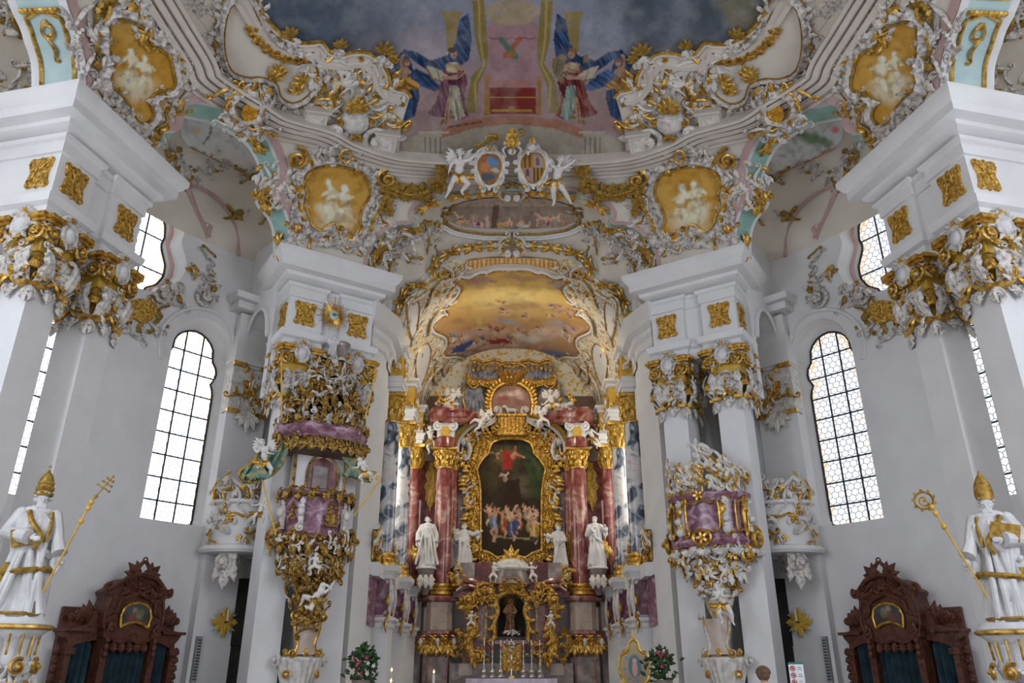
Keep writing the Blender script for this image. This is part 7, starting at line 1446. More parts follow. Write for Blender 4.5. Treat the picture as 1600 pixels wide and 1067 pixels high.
# open crown of ribs rising to the top
top=(*(PC+PN*.05),zp(560))
for k,a in enumerate([R_(x) for x in (-85,-50,-15,20,55,90)]):
    p0=PC+PT*1.1*math.sin(a)+PN*.88*math.cos(a); p1=PC+PT*.85*math.sin(a)+PN*.7*math.cos(a); p2=PC+PT*.95*math.sin(a)+PN*.75*math.cos(a); p3=PC+PT*.35*math.sin(a)+PN*.3*math.cos(a)
    P=chain([(*p0,zp(664)),(*p1,zp(648)),(*(PC+PT*1.05*math.sin(a)+PN*.85*math.cos(a)),zp(630)),(*p1,zp(610)),(*(PC+PT*.55*math.sin(a)+PN*.45*math.cos(a)),zp(597)),(*(PC+PT*.62*math.sin(a)+PN*.5*math.cos(a)),zp(580)),(*p3,zp(562))],n=26); g.T=None; g.tube(P,np.linspace(.10,.055,26),7)
    for z,rr_,k2 in ((664,1.05,0),(633,1.08,1),(598,.62,2),(575,.5,3),(615,.85,4)): g.T=ringT(a+.1,rr_,rr_*.8,zp(z)); roc(g,g,.5,.45,k*7+k2,7,.02,.8)
g.T=None; tier(g,[(.8,zp(612)),(.86,zp(609)),(.8,zp(606))],.8,6,.08); tier(g,[(.42,zp(570)),(.5,zp(566)),(.4,zp(562)),(.2,zp(558))],.8); g.build('gilt_crown',t)
w=B('stucco'); 
for k,a in enumerate([R_(x) for x in range(-90,91,30)]):
    for z,rr_ in ((655,1.12),(640,1.0),(622,.95),(600,.75),(583,.62),(566,.5)): w.T=ringT(a,rr_,rr_*.8,zp(z)); roc(w,w,.5,.4,k*11+z,3,.0,.8)
w.build('rocaille',t); b=B('dark'); tier(b,[(.75,zp(664)),(.62,zp(640)),(.62,zp(615)),(.4,zp(600)),(.3,zp(570))],.8); b.build('void_shade_core',t)  # near-black core gives the shade in the voids between the crown ribs
# pulpit figures
Pf=lambda a,rr,y:np.array((*(PC+PT*rr*math.sin(a)+PN*rr*.85*math.cos(a)),0))+np.array((0,0,zp(y)))
rt,T,m=statue('prophet_figure','white robed figure with raised head seated on top of the pulpit crown',517,555,None,48,P=Pf(.05,.25,556),seed=11,arms=(((-.18,.66,.05),(-.14,.8,.12),0),((.18,.64,.05),(.3,.62,.1),0)),face=(.2,.3,1),beard=True,w=1.15,feet=False,vox=.014)
T,m,P=uframe(0,0,P=Pf(.3,.4,540),rot=-.35); b=B('grey_marble'); b.T=T; b.box((5,4,0),(17,26,3)); b.T=T; b.ell((5,17,0),(8.5,4,1.5),14,6); b.build('stone_tablet',label='grey stone tablet held up beside the figure on the pulpit crown',cat='tablet')
P=ringT(0,.1,-.02,zp(490)); r2=thing('sun_burst',tuple(P[:3,3]),'gold sunburst with a white eye disc on the left frieze above the pulpit','sunburst')
T3p=np.array((-6.62,20.95))+PT*1.22+PN*.12; T=frame((*T3p,11.62),(*PT,0),(0,0,1),(*PN,0)); g=B('gold'); g.T=T
for i in range(32): a=2*pi*i/32; L=.42+.12*(i%2)+(.28 if i==8 else 0); g.tube(np.array([(.12*math.cos(a),.12*math.sin(a),.03),(L*math.cos(a),L*math.sin(a),.05)]),[.035,.008],5)
g.build('gilt_rays',r2); b=B('mint_pale'); b.T=T; b.ell((0,0,.05),(.14,.16,.06),16,8); b.build('disc',r2); b=B('ink'); b.T=T; b.tube(chain([(-.08,0,.115),(0,.05,.12),(.08,0,.115)],n=8),.009,5); b.tube(chain([(-.08,0,.115),(0,-.04,.12),(.08,0,.115)],n=8),.009,5); b.ell((0,0,.11),(.025,.025,.01)); b.build('painted_eye',r2)
for (x,y,lab,po,sd) in ((412,716,'white cherub holding back the green drape on the left of the pulpit',pose(58,(-6,24),(-1,13),(2,-5),(-16,14),(12,8),None,None,(-3,-28),(12,-27),face=(.1,-.1,1)),21),(567,733,'white cherub crouching over the green drape right of the pulpit',pose(46,(-6,14),(-2,8),(3,-4),(-14,2),(10,2),None,None,(2,-19),(12,-15),face=(-.3,-.4,1)),22),(492,880,'white cherub with raised arms under the pulpit parapet',pose(38,(1,13),(0,6),(0,-3),(-9,9),(10,2),None,None,(-4,-14),(6,-13),face=(0,.2,1)),23)):
    putto((x,y,20.02 if y<800 else 20.35),lab,po,sd,False,cloth='gold' if y<800 else None,wings=(y<740 and x<500))
putto((495,930,20.5),'larger white angel reclining on gilt scrolls under the pulpit',pose(58,(9,15),(6,6),(-6,-6),(20,10),(24,20),None,None,(-22,-12),(-16,-16),face=(.3,.2,1)),24,False,cloth='gold_dull',wings=False,cat='angel',name='angel')
putto((408,798,20.3),'white cherub with gilt cap holding a pole at the left edge of the pulpit',pose(40,(3,16),(1,8),(-2,-3),(-14,8),(11,6),None,None,(-8,-18),(4,-19),face=(-.3,0,1)),25,False,cloth='gold_dull',wings=False)
for sd,L in (('left',[(424,706),(405,704),(395,722),(372,738),(385,755),(420,745),(440,725),(448,700),(440,692)]),('right',[(540,700),(556,712),(562,735),(580,752),(566,752),(548,745),(540,730)])):
    PP=Plane((*(PC+PN*(.35 if sd=='left' else .3)),0),(*PN,0)); c=PP.cast([L[0]])[0]; r3=thing('green_drape',tuple(c),'green and gold flecked stucco drape hanging on the %s of the pulpit'%sd,'drape'); b=B('green_drape'); patch(b,[tuple(q) for q in chain(L,step=4,closed=True)],PP,4,.08,relief=lambda nv:.09*np.sin(nv[:,0]*.5+nv[:,1]*.22)); b.build('cloth',r3)
    q,_,S_,n_=along(L,PP,True,.1); g=B('gold'); g.tube(q+n_*.08,.035,5,closed=True); g.build('gilt_hem',r3)
    f=B('green_drape'); 
    for k in range(6): x0=L[0][0]+(k-3)*3; q,_,S_,n_=along([(x0,L[0][1]),(x0+(-6-4*k if sd=='left' else 6),L[0][1]+20),(L[4][0]+k*6*(1 if sd=='left' else -1),L[4][1]-6)],PP,False,.1); f.tube(q+n_*.14,np.linspace(.05,.11,len(q)),6)
    f.build('folds',r3)
for (a,c,lab) in (((408,742),(431,836),'thin gilt pole leaning at the left of the pulpit'),((592,752),(553,806),'thin gilt shepherd crook leaning at the right of the pulpit')):
    A=atY(*a,20.1); C=atY(*c,20.1); b=B('gold_paint'); b.tube(np.array([A,C]),.022,6)
    if a[0]>500: T,m=vframe(*a,A); b.T=T; scroll(b,-2,4,6,1.1,1.2,1,-1.,0,0)
    b.build('gilt_pole',label=lab,cat='pole')
for (a,c,lab) in (((440,560),(440,652),'upright gilt lance left of the pulpit crown'),((588,580),(570,655),'gilt staff with tassel knob right of the pulpit crown')):
    A=atY(*a,20.3); C=atY(*c,20.3); b=B('gold_paint'); b.tube(np.array([A,C]),.022,6); [b.ell(A*(1-k)+C*k,(.05,.05,.06)) for k in (0,.1,.2)]; b.build('gilt_lance',label=lab,cat='lance')
# --- balcony opposite
r=thing('oratory_balcony',(-PC[0],PC[1],0),'white, gold and pink marble balcony with pierced crest on the right of the choir','balcony'); mr=True
base_urn(r,True)
b=B('purple_marble'); tier(b,[(1.12,zp(852)),(1.18,zp(846)),(1.14,zp(840)),(1.05,zp(838)),(1.05,zp(836))],.75); tier(b,[(1.02,zp(836)),(1.03,zp(778))],.75); tier(b,[(1.05,zp(779)),(1.14,zp(774)),(1.16,zp(770)),(1.1,zp(768))],.75); b.build('parapet',r,True)
b=B('gilt_stucco'); tier(b,[(.20,zp(965)),(.30,zp(950)),(.42,zp(925)),(.40,zp(905)),(.62,zp(893)),(.78,zp(885)),(.72,zp(872)),(.98,zp(860)),(1.10,zp(853)),(.9,zp(850))],.7,9,.05,72); b.build('tapering_foot',r,True)
w=B('stucco_white'); g=B('gold'); 
for k,a in enumerate([R_(x) for x in range(-88,89,22)]):
    for z,rr_,s_ in ((860,1.05,.5),(876,.82,.45),(888,.78,.42),(905,.48,.4)): w.T=g.T=ringT(a,rr_,rr_*.72,zp(z)); roc(w,g,s_,s_*.8,k*13+z,6,.0,.9)
    w.T=ringT(a,1.14,.88,zp(853)); shell(w,0,-.05,.2,5,pi+.3,2*pi-.3,.02)
w.build('rocaille',r,True); 
for a in (-1.2,-.55,.55,1.2): g.T=ringT(a,1.05,.80,zp(806)); cscroll(g,[(-.03,-.45),(.06,0),(-.03,.45)],.05,.12,.10,.02,1,.06); leaf(g,0,.4,-pi/2,.4,.18,.3,.05)
for s in (-1,1): g.T=ringT(s*1.3,1.15,.88,zp(838)); scroll(g,s*.1,-.05,.28,1.5,.08,-s,1.5,.05); g.T=ringT(s*1.1,1.1,.85,zp(866)); scroll(g,0,-.05,.22,1.5,.05,s,1.5,.05)
g.T=ringT(0,1.12,.86,zp(840)); flower(g,0,0,.18); oval_ring(g,0,0,.24,.2,.04); g.T=ringT(0,1.12,.86,zp(774)); flower(g,0,0,.16); g.build('gilt_carving',r,True)
g=B('gold'); a0=.0
for a,hw in ((-.05,.42),(1.0,.16),(-1.1,.18)):
    g.T=ringT(a,1.03,.79,zp(806)); L=[(-hw,-.36),(-hw*1.08,0),(-hw,.36),(-hw*.5,.33),(0,.40),(hw*.5,.33),(hw,.36),(hw*1.08,0),(hw,-.36),(hw*.5,-.42),(0,-.36),(-hw*.5,-.42)]; P=chain(L,n=40,closed=True); g.tube(np.c_[P,np.full(len(P),.07)],.028,6,closed=True)
g.build('gilt_panel_frames',r,True)
w=B('statue_white'); 
for a in (.62,-.62,1.4,-1.45): w.T=ringT(a,1.06,.82,zp(806)); w.box((0,0,0),(.16,.8,.1)); w.ell((0,-.1,.10),(.10,.10,.1)); scroll(w,0,.36,.1,1.4,.04,1,1,.05); w.ell((0,-.38,.06),(.12,.12,.1))
w.build('white_pilasters',r,True)
# pierced crest
w=B('gilt_stucco','stucco_white','gold'); 
for k,(a,h_) in enumerate(((-1.45,.55),(-1.15,.6),(-.85,.8),(-.6,1.0),(-.35,1.25),(-.1,1.35),(.15,1.0),(.4,.8),(.62,.7),(.95,.75),(1.2,1.1),(1.4,1.2))):
    T=ringT(a,1.08,.82,zp(768))
    for i in range(int(h_*9)):
        q=random.Random(k*20+i); x=q.uniform(-.16,.16); y=q.uniform(.02,h_); w.use(('stucco_white','gold','stucco_white','gilt_stucco')[i%4]); w.T=T; d=q.choice((-1,1)); 
        if i%3: cscroll(w,[(x-.12,y-.12),(x+.08*d,y),(x+.06,y+.16)],.035,.085,.07,.0,d,.05)
        else: leaf(w,x,y,q.uniform(.3,2.8),.26,.12,.2,.02)
    w.use('gold'); w.tube(np.array([(0,0,0),(0,h_*.9,0)]),.02,5)
w.build('pierced_crest',r,True)
putto((1128,938,20.4),'white cherub with gilt cloth seated under the pink marble balcony',pose(62,(-6,20),(-3,10),(2,-6),(-14,2),(10,6),None,None,(-2,-30),(13,-32),face=(-.2,-.2,1)),31,False,cloth='gold',wings=False)
P=ringT(.35,.42,.45,zp(922)); w=B('stucco','gold'); P[0,3]*=-1; c=P[:3,3]; T,m=vframe(1148,918,c); w.T=T
for k in range(16): q=random.Random(k); w.use('gold' if k%3==0 else 'stucco'); w.ell((q.uniform(-16,16),q.uniform(-10,10),q.uniform(-2,4)),(4,3.4,3))
w.build('stucco_cloud',label='grey stucco cloud with gilt flecks beside the seated cherub under the balcony',cat='cloud')
# ---------------------------------------------------------------- outer wall furniture, mirrored left and right
def wallT(x,y,d=.0,mirror_px=False):
    p=OUT.cast([(x,y)])[0]; n=OUT.nrm([p])[0]; n[2]=0; n/=np.linalg.norm(n); e=np.array((-n[1],n[0],0)); e=e if e@RT>0 else -e
    return frame(p+n*d,e,(0,0,1),n),p,n,e
for mr in (False,True):
    sd='right' if mr else 'left'
    # pilaster with relief block, entablature stub and passage arch
    T,p,n,e=wallT(378,640); W=.62; t=thing('wall_pilaster',(p[0],p[1],0),'flat white wall pilaster with gilded relief block beyond the %s tall window'%sd,'pilaster','pilasters of the side passages',mr)
    T0=frame((p[0],p[1],0)+n*0,e,(0,0,1),n); b=B('plaster'); b.T=T0; b.box((0,4.4,.10),(2*W,8.8,.5)); b.box((0,11.2,.12),(2*W,1.8,.5)); b.box((0,10.5,.16),(2*W+.1,.14,.6)); b.box((-.1,12.3,.2),(2*W+.3,.25,.8)); b.box((-.1,12.55,.28),(2*W+.6,.22,1.0)); b.build('shaft',t,mr)
    b=B('stucco_white'); b.T=T0; b.box((0,9.6,.12),(2*W,1.5,.5)); roc_w=b; b2=B('gold'); b2.T=T0@np.array(Matrix.Translation((0,9.6,.40))); b.T=b2.T.copy(); [roc(b,b2,1.0,1.2,k,12,.0,.9) for k in (3,8)]; spray(b,0,-.7,-pi/2,.7,5,.02,.2,.4); b.build('relief',t,mr); b2.build('gilt_leaves',t,mr)
    b=B('gold'); b.T=T0; [b.box((s*.45,10.38,.40),(.42,.14,.14)) for s in (-1,1)]; [b.box((s*.45,8.85,.40),(.42,.12,.14)) for s in (-1,1)]; b.build('gilt_bars',t,mr); gold_panel(t,p+n*.38+np.array((0,0,9.6-p[2])),e,n,mr,.5,.62)
    A=np.array(p[:2]); Bq=np.array((-7.15,21.75)); d=Bq-A; L=np.linalg.norm(d); d/=L; b=B('plaster'); hole=[(.25,9.0),(.25,11.0)]+[(L/2-(L/2-.25)*math.cos(a),11.0+1.15*math.sin(a)) for a in np.linspace(.15,pi-.15,12)]+[(L-.2,11.0),(L-.2,9.0)]
    outl=[(0,9.0),(.25,9.0)]+hole[1:-1]+[(L-.2,9.0),(L,9.0),(L,14.6),(0,14.6)]; nv,fs=cdt(outl,[],.5); P=np.stack([A[0]+d[0]*nv[:,0],A[1]+d[1]*nv[:,0],nv[:,1]],1); nn=np.array((d[1],-d[0],0)); nn=nn if nn@np.array((0,-1,0))>0 else -nn; slab(b,P,fs,np.tile(nn,(len(nv),1)),.3,.3)
    hp=np.array([(A[0]+d[0]*s+nn[0]*.33,A[1]+d[1]*s+nn[1]*.33,z) for s,z in hole[1:-1]]); b.tube(hp,.07,6); b.build('trim_12',mirror=mr,kind='structure')
    # side balcony
    q=atY(362,860,22.3); c=(q[0],q[1]+.3); t=thing('side_balcony',(c[0],c[1],q[2]-.8),'small white swung balcony with gilt rocaille above the %s passage'%sd,'balcony','side passage balconies',mr); z0=q[2]; b=B('plaster'); b.lathe((c[0],c[1],0),[(.6,z0-.12),(.95,z0-.08),(1.02,z0),(.95,z0+.1),(.82,z0+.14),(.80,z0+.5),(.84,z0+.9),(.80,z0+1.25),(.92,z0+1.3),(.94,z0+1.38),(.8,z0+1.4)],30,sy=.8,lobes=5,amp=.03); b.box((c[0]-.2,c[1]+.5,z0+.6),(1.8,.6,1.5)); b.build('parapet',t,mr)
    w=B('stucco_white'); g=B('gold'); 
    for k,a in enumerate((-2.5,-2.1,-1.7,-1.3,-.9,-.5)): w.T=g.T=frame((c[0]+.84*math.cos(a),c[1]+.68*math.sin(a),z0+.68),(-math.sin(a),math.cos(a),0),(0,0,1),(math.cos(a),math.sin(a),0)); roc(w,g,.4,.9,k+3,5,.0,.9); w.T=g.T=w.T@np.array(Matrix.Translation((0,.95,0))); roc(w,g,.4,.5,k+9,8,.0,.9)
    w.build('pierced_crest',t,mr); g.build('gilt_rocaille',t,mr)
    T,m,P=uframe(0,0,P=(c[0],c[1]-.5,z0-.2)); w=B('stucco'); w.T=frame(T[:3,3],(1,0,0),(0,0,1),(0,-1,0)); scroll(w,-.1,-.15,.2,1.5,.08,1,1,.05); leaf(w,0,-.2,-pi/2,.7,.3,.3); leaf(w,-.18,-.15,-pi/2-.2,.55,.2,.3); leaf(w,.18,-.15,-pi/2+.2,.55,.2,.3); w.T=None; w.box((c[0],c[1]-.2,z0-.3),(.5,.7,.5)); w.build('corbel',t,mr)
    # passage doorway: near-black boxes stand in for the shade of the opening
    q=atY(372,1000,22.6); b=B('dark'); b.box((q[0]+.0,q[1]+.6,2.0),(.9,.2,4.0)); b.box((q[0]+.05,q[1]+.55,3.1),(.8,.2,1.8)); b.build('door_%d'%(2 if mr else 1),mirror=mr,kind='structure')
    # gilt rosette with candle
    T,p2,n2,e2=wallT(340,973,.42); t=thing('consecration_cross',tuple(T[:3,3]),'gold leaf rosette with a small candle on pale green rays, %s wall'%sd,'wall rosette','rosettes in the side passages',mr); g=B('gold_paint'); g.T=T; [leaf(g,0,0,pi/4*i,.40 if i%2==0 else .33,.18,.05,.03) for i in range(8)]; g.build('gilt_rosette',t,mr); b=B('mint_pale'); b.T=T; [leaf(b,0,0,pi/8*i+.2,.42,.07,.0,.005) for i in range(16)]; b.build('painted_rays',t,mr); b=B('wax'); b.T=T; b.tube(np.array([(0,.02,.2),(0,.34,.2)]),.025,8); b.build('candle',t,mr); b=B('dark'); b.T=T; b.tube(np.array([(0,.0,0),(0,0,.2),(0,.03,.2)]),.02,6); b.build('bracket',t,mr)
    T,p2,n2,e2=wallT(254 if not mr else 256,1013,.04); b=B('paper'); b.T=T; b.ell((0,0,0),(.13,.19,.05),18,8); b.build('wall_medallion',label='small pale oval medallion on the bare %s wall'%sd,cat='medallion',mirror=mr,group='oval wall medallions')
    T,p2,n2,e2=wallT(296,1030,.40); b=B('grey_metal'); b.T=T; b.box((0,0,0),(.14,1.15,.12)); 
    for k in range(14): b.use('ink'); b.box((0,-.5+k*.075,.062),(.1,.03,.01))
    b.build('column_speaker',label='slim grey column loudspeaker on the %s wall'%sd,cat='loudspeaker',mirror=mr,group='column loudspeakers')
    # wall stucco near the windows
    t=thing('wall_stucco',tuple(OUT.cast([(310,450)])[0]),'grey and gilt rocaille between the upper and tall window, %s wall'%sd,'stucco relief','wall rocaille by the windows',mr); w=B('stucco'); g=B('gold_dull'); 
    for i,(x,y,wp,hp,nn) in enumerate(((325,455,14,40,9),(305,428,14,14,3),(333,440,10,40,7),(270,465,40,24,9),(240,478,30,20,6),(250,510,20,20,4),(215,520,20,20,5),(320,395,20,14,3))): deco(w,g,x,y,wp,hp,OUT,300+i,nn,.95)
    w.T=sframe(319,468,OUT,.05)[0]; scroll(w,0,0,.35,1.8,.07,1,1,.05); w.T=sframe(248,462,OUT,.05)[0]; scroll(w,0,0,.30,1.6,.07,-1,1,.05); w.build('scrolls',t,mr); g.build('gilt_leaves',t,mr)
    b=B('gold_carved'); patch(b,[tuple(q) for q in chain([(192,478),(215,468),(240,476),(238,496),(222,506),(205,498),(196,510)],step=5,closed=True)],OUT,6,.12,relief=lambda nv:.02*np.sin(nv[:,0]*1.1)*np.sin(nv[:,1]*1.1)); patch(b,[(293,420),(302,413),(313,428),(303,438)],OUT,6,.08); b.build('gilt_lattice',t,mr)
    w=B('plaster'); q,_,S_,n_=along([(250,560),(250,520),(270,494),(300,482),(335,488),(358,510),(368,550)],OUT,False,.12); w.tube(q+n_*.02,.07,6); w.build('window_hood',t,mr)
    b=B('rose'); q,_,S_,n_=along([(292,300),(300,325),(310,345),(325,352),(322,368)],OUT,False,.12); b.tube(q+n_*.05,.12,6); b.build('rose_moulding',t,mr)
    # carved confessional
    T,p3,n3,e3=wallT(176,1000); T=frame((*(p3+n3*.1)[:2],0),e3,(0,0,1),n3)
    t=thing('confessional',tuple(T[:3,3]),'dark carved wooden confessional with framed painting and blue green curtains, %s wall'%sd,'confessional','confessionals on the side walls',mr); zc=lambda y:Zof(y,20.3)
    b=B('wood'); b.T=T
    for x,w_,h_,dp in ((-.62,.16,zc(985),.75),(.62,.16,zc(985),.75),(-1.35,.14,2.1,.5),(1.35,.14,2.1,.5)): b.box((x,h_/2,dp/2),(w_,h_,dp)); b.box((x,.5,dp/2+.03),(w_+.08,1.0,dp)); b.box((x,h_-.1,dp/2+.04),(w_+.10,.14,dp+.05))
    for i,x in enumerate((-.62,.62)): [b.ell((x,zc(1000)+k*.16,.80),(.07,.10,.06)) for k in range(-2,3)]; scroll(b,x,zc(985),.11,1.4,.04,1 if x>0 else -1,1,.8)
    L=[(-.72,zc(985)),(-.78,zc(960)),(-.70,zc(935)),(-.78,zc(925)),(-.55,zc(915)),(-.40,zc(905)),(0,zc(900)),(.40,zc(905)),(.55,zc(915)),(.78,zc(925)),(.70,zc(935)),(.78,zc(960)),(.72,zc(985)),(.5,zc(998)),(.25,zc(1004)),(0,zc(1000)),(-.25,zc(1004)),(-.5,zc(998))]; L=[tuple(q) for q in chain(L,step=.08,closed=True)]; nv,fs=cdt(L,[],.15); slab(b,np.c_[nv,np.zeros(len(nv))],fs,np.tile((0,0,1.),(len(nv),1)),.72,-.05)
    P=np.c_[np.array(L),np.full(len(L),.74)]; b.tube(P,.035,6,closed=True)
    for s in (-1,1):
        b.tube(chain([(s*.82,zc(925),.7),(s*.55,zc(911),.8),(s*.35,zc(901),.82),(0,zc(896),.84)],n=14),.055,6); scroll(b,s*.80,zc(922),.13,1.4,.05,-s,1,.7); b.tube(chain([(s*.8,zc(965),.7),(s*.5,zc(955),.76),(s*.45,zc(940),.78),(0,zc(925),.80)],n=14),.05,6)
        L2=[(s*.68,zc(1000)),(s*.72,zc(975)),(s*.85,zc(955)),(s*.95,zc(962)),(s*1.0,zc(978)),(s*1.5,zc(984)),(s*1.55,zc(990)),(s*1.38,zc(1004)),(s*1.42,zc(1020)),(s*1.2,zc(1008)),(s*.95,zc(1003))]; 
        if s>0: L2=L2[::-1]
        L2=[tuple(q) for q in resamp(np.array(L2+L2[:1]),step=.1,closed=True)]; nv,fs=cdt(L2,[],.15); slab(b,np.c_[nv,np.zeros(len(nv))],fs,np.tile((0,0,1.),(len(nv),1)),.48,-.02); b.box((s*1.25,zc(986),.3),(.65,.07,.65)); [leaf(b,s*(.98+.13*k),zc(980)+.12,pi/2-s*.2,.5-.1*k,.18,.2,.4) for k in range(4)]; [leaf(b,s*(1.45),zc(1015)-k*.2,-s*.3+pi*(s<0),.2,.2,.2,.35) for k in range(5)]
    b.tube(chain([(-.14,zc(900),.75),(-.16,zc(888),.75),(0,zc(876),.75),(.16,zc(888),.75),(.14,zc(900),.75)],n=20),.05,6); oval_ring(b,0,zc(874),.06,.07,.02,.75); spray(b,-.08,zc(902),pi/2+.8,.5,3,.7,.18,.4); spray(b,.08,zc(902),pi/2-.8,.5,3,.7,.18,.4); [leaf(b,x,zc(1003),-pi/2,.25,.2,.2,.72) for x in (-.4,-.2,0,.2,.4)]; roc(b,b,1.1,.4,5,1,.0,1.) 
    b.T=T@np.array(Matrix.Translation((0,zc(918),.74))); roc(b,b,1.1,.35,5,12,.0,1.); b.T=T; b.box((0,1.5,.1),(3.0,3.0,.12)); b.build('carved_case',t,mr)
    c=B('curtain'); 
    for x0,x1,zt_,dd in ((-.52,.52,zc(1000),.55),(-1.26,-.72,zc(1004),.35),(.72,1.26,zc(1004),.35)):
        xs=np.linspace(x0,x1,int((x1-x0)*50)); A=np.stack([xs,np.full(len(xs),.1),dd+.045*np.sin(xs*38)],1); Cc=A.copy(); Cc[:,1]=zt_+.1-.25*((xs-(x0+x1)/2)/(x1-x0)*2)**2; c.T=T; strip(c,A,Cc); Cb=Cc.copy()
    c.build('curtain',t,mr)
    def cf(P): a=Art(P*60,1.2,4+mr).warp(8,.05).fill('#5a4a44'); a.P=P*60; x,y=P[:,0]*60,P[:,1]*60; my=y.mean(); a.mix((y>my)*.7,'#4c5c62'); a.blob(-6,my-4,8,8,'#8e5048',0,.4); a.blob(5,my+2,7,10,'#8a8060',0,.4); a.blob(-4,my+8,5,5,'#a08a74',0,.4); a.noise(.1,.4,.7,'#2c3630',.5); return a
    L=[(-.36,zc(980)),(-.40,zc(962)),(-.34,zc(950)),(-.2,zc(944)),(0,zc(941)),(.2,zc(944)),(.34,zc(950)),(.40,zc(962)),(.36,zc(980)),(.2,zc(974)),(0,zc(971)),(-.2,zc(974))]; L=[tuple(q) for q in resamp(np.array(L+L[:1]),step=.05,closed=True)]; nv,fs=cdt(L,[],.03); a=cf(nv); b=B('oil'); b.T=T; b.add(np.c_[nv,np.full(len(nv),.78)],fs); b.build('painting',t,mr,cols=a.c); g=B('gold'); g.T=T; g.tube(np.c_[np.array(L),np.full(len(L),.80)],.035,6,closed=True); g.build('gilt_frame',t,mr)
# ---------------------------------------------------------------- the two large church father statues
def father(mr):
    bx,by,Y=(22,966,14.6) if not mr else (1586,974,14.4)
    lab='large white statue in a gilt triple tiara holding a triple cross staff, far left' if not mr else 'large white statue in a gilt mitre holding a crozier and book, far right'
    H=205; s=1 if not mr else -1
    if not mr: arms=(((-.19,.62,.06),(-.02,.58,.20),0),((.17,.60,.06),(.21,.45,.14),1))
    else: arms=(((-.17,.60,.06),(-.22,.47,.14),1),((.20,.60,.06),(.05,.60,.18),0))
    P=atY(bx,by,Y); r,T,m=statue('church_father_statue',lab,bx,by,Y,H,seed=40+mr,arms=arms,beard=True,w=1.12,P=P,face=(.15*s,-.1,1),vox=.0085,folds=8)
    g=B('gold_dull'); g.T=T; hy=.955*H
    if not mr:
        g.lathe((0,0,0),[(0,0),(.1,0)],3) if False else None
        for k,(y,rr_) in enumerate(((0,13),(9,12.5),(18,11))): 
            t_=np.linspace(0,2*pi,20)[:-1]; g.tube(np.stack([rr_*np.cos(t_),hy-4+y+0*t_,rr_*.9*np.sin(t_)+2],1),1.6,6,closed=True); [g.ell((rr_*math.cos(a),hy-1+y,rr_*.9*math.sin(a)+2),(1.8,2.4,1.8),6,4) for a in np.linspace(0,2*pi,11)[:-1]]
        g.ell((0,hy+10,2),(12,26,11),14,10); g.ell((0,hy+37,2),(2.5,2.5,2.5)); g.box((0,hy+43,2),(1.2,10,1.2)); g.box((0,hy+44,2),(6,1.2,1.2))
    else:
        vs=[];  n=24
        for j,(y,rx,rz) in enumerate(((-4,13,12),(6,14.5,12.5),(20,13,9),(32,8,5),(42,1.5,1.2))):
            for i in range(n): a=2*pi*i/n; vs.append((rx*math.cos(a),hy+y,rz*math.sin(a)+1))
        g.add(vs,[(j*n+i,j*n+(i+1)%n,(j+1)*n+(i+1)%n,(j+1)*n+i) for j in range(4) for i in range(n)]+[tuple(range(4*n,5*n))]); g.ell((0,hy+44,1),(2,2.4,2))
    g.build('tiara' if not mr else 'mitre_cap',r)
    g=B('gold_dull'); g.T=T
    g.tube(chain([(-.07*s*H,.80*H,.06*H),(-.03*s*H,.70*H,.13*H),(.05*s*H,.60*H,.14*H),(.02*s*H,.5*H,.15*H)],n=14),np.full(14,.022*H),6,flat=.6); g.tube(chain([(.09*s*H,.80*H,.04*H),(.10*s*H,.68*H,.10*H),(.09*s*H,.56*H,.12*H)],n=10),.016*H,6)
    t_=np.linspace(-1.9,1.9,26); g.tube(np.stack([.155*H*np.sin(t_)*1.22,np.full(26,.34*H)+.02*H*np.sin(t_*1.3)*s,.118*H*np.cos(t_)*1.24],1),.024*H,6); g.tube(np.stack([.155*H*np.sin(t_)*1.2,np.full(26,.03*H),.13*H*np.cos(t_)*1.24],1),.014*H,6)
    for k in range(5): leaf(g,-s*(.13+.02*k)*H,(.40-.03*k)*H,-pi/2,.16*H,.08*H,.1,.08*H)
    ent=[(-s*.15*H,.56*H),( -s*.02*H,.54*H),(-s*.04*H,.64*H),(-s*.14*H,.66*H)]; 
    g.build('gilt_trim',r); b=B('gold_dull'); b.T=T; b.box((-s*.08*H,(.58 if not mr else .66)*H,.15*H),((.20 if mr else .14)*H,.13*H,.03*H),.25*s,'Z'); b.build('book',r,label='gilt edged book')
    # staff
    hd=(92,877) if not mr else (1511,866); a,c=((66,926),(143,784)) if not mr else ((1544,935),(1456,792)); Yp=(T[:3,3]+T[:3,0]*(s*.21*H)+T[:3,1]*.45*H+T[:3,2]*.17*H)[1]
    A=atY(*a,Yp); C=atY(*c,Yp); t=thing('pastoral_staff',tuple(A),'gilt staff with a triple cross in the hand of the tiara statue' if not mr else 'gilt crozier with leafy crook in the hand of the mitred statue','staff'); b=B('gold_paint'); b.tube(np.array([A,C]),.018,8); [b.ell(A*(1-k)+C*k,(.05,.05,.06)) for k in (.78,.93,1.)]; b.build('shaft',t); g=B('gold_dull'); T2,m2=vframe(*c,C,rot=-.50 if not mr else .55); g.T=T2
    if not mr:
        g.box((0,22,0),(2.4,50,2)); [g.box((0,y,0),(w_,2.2,2)) for y,w_ in ((26,20),(34,15),(41,10))]; [g.ell((x,y,0),(2.1,2.1,1.6)) for y,w_ in ((26,10),(34,7.5),(41,5)) for x in (-w_,w_)]; g.ell((0,47,0),(2.3,2.3,1.8)); g.ell((0,10,0),(3,3,3))
    else:
        oval_ring(g,-2,14,13,13,2.,0); scroll(g,-2,14,9,1.2,1.6,-1,-1.3,0,.1); [leaf(g,-2+13*math.cos(a),14+13*math.sin(a),a+.6,6,4,.2,0) for a in np.linspace(-1,4.4,9)]; leaf(g,0,-2,pi/2,12,5,.2,0)
    g.build('head',t)
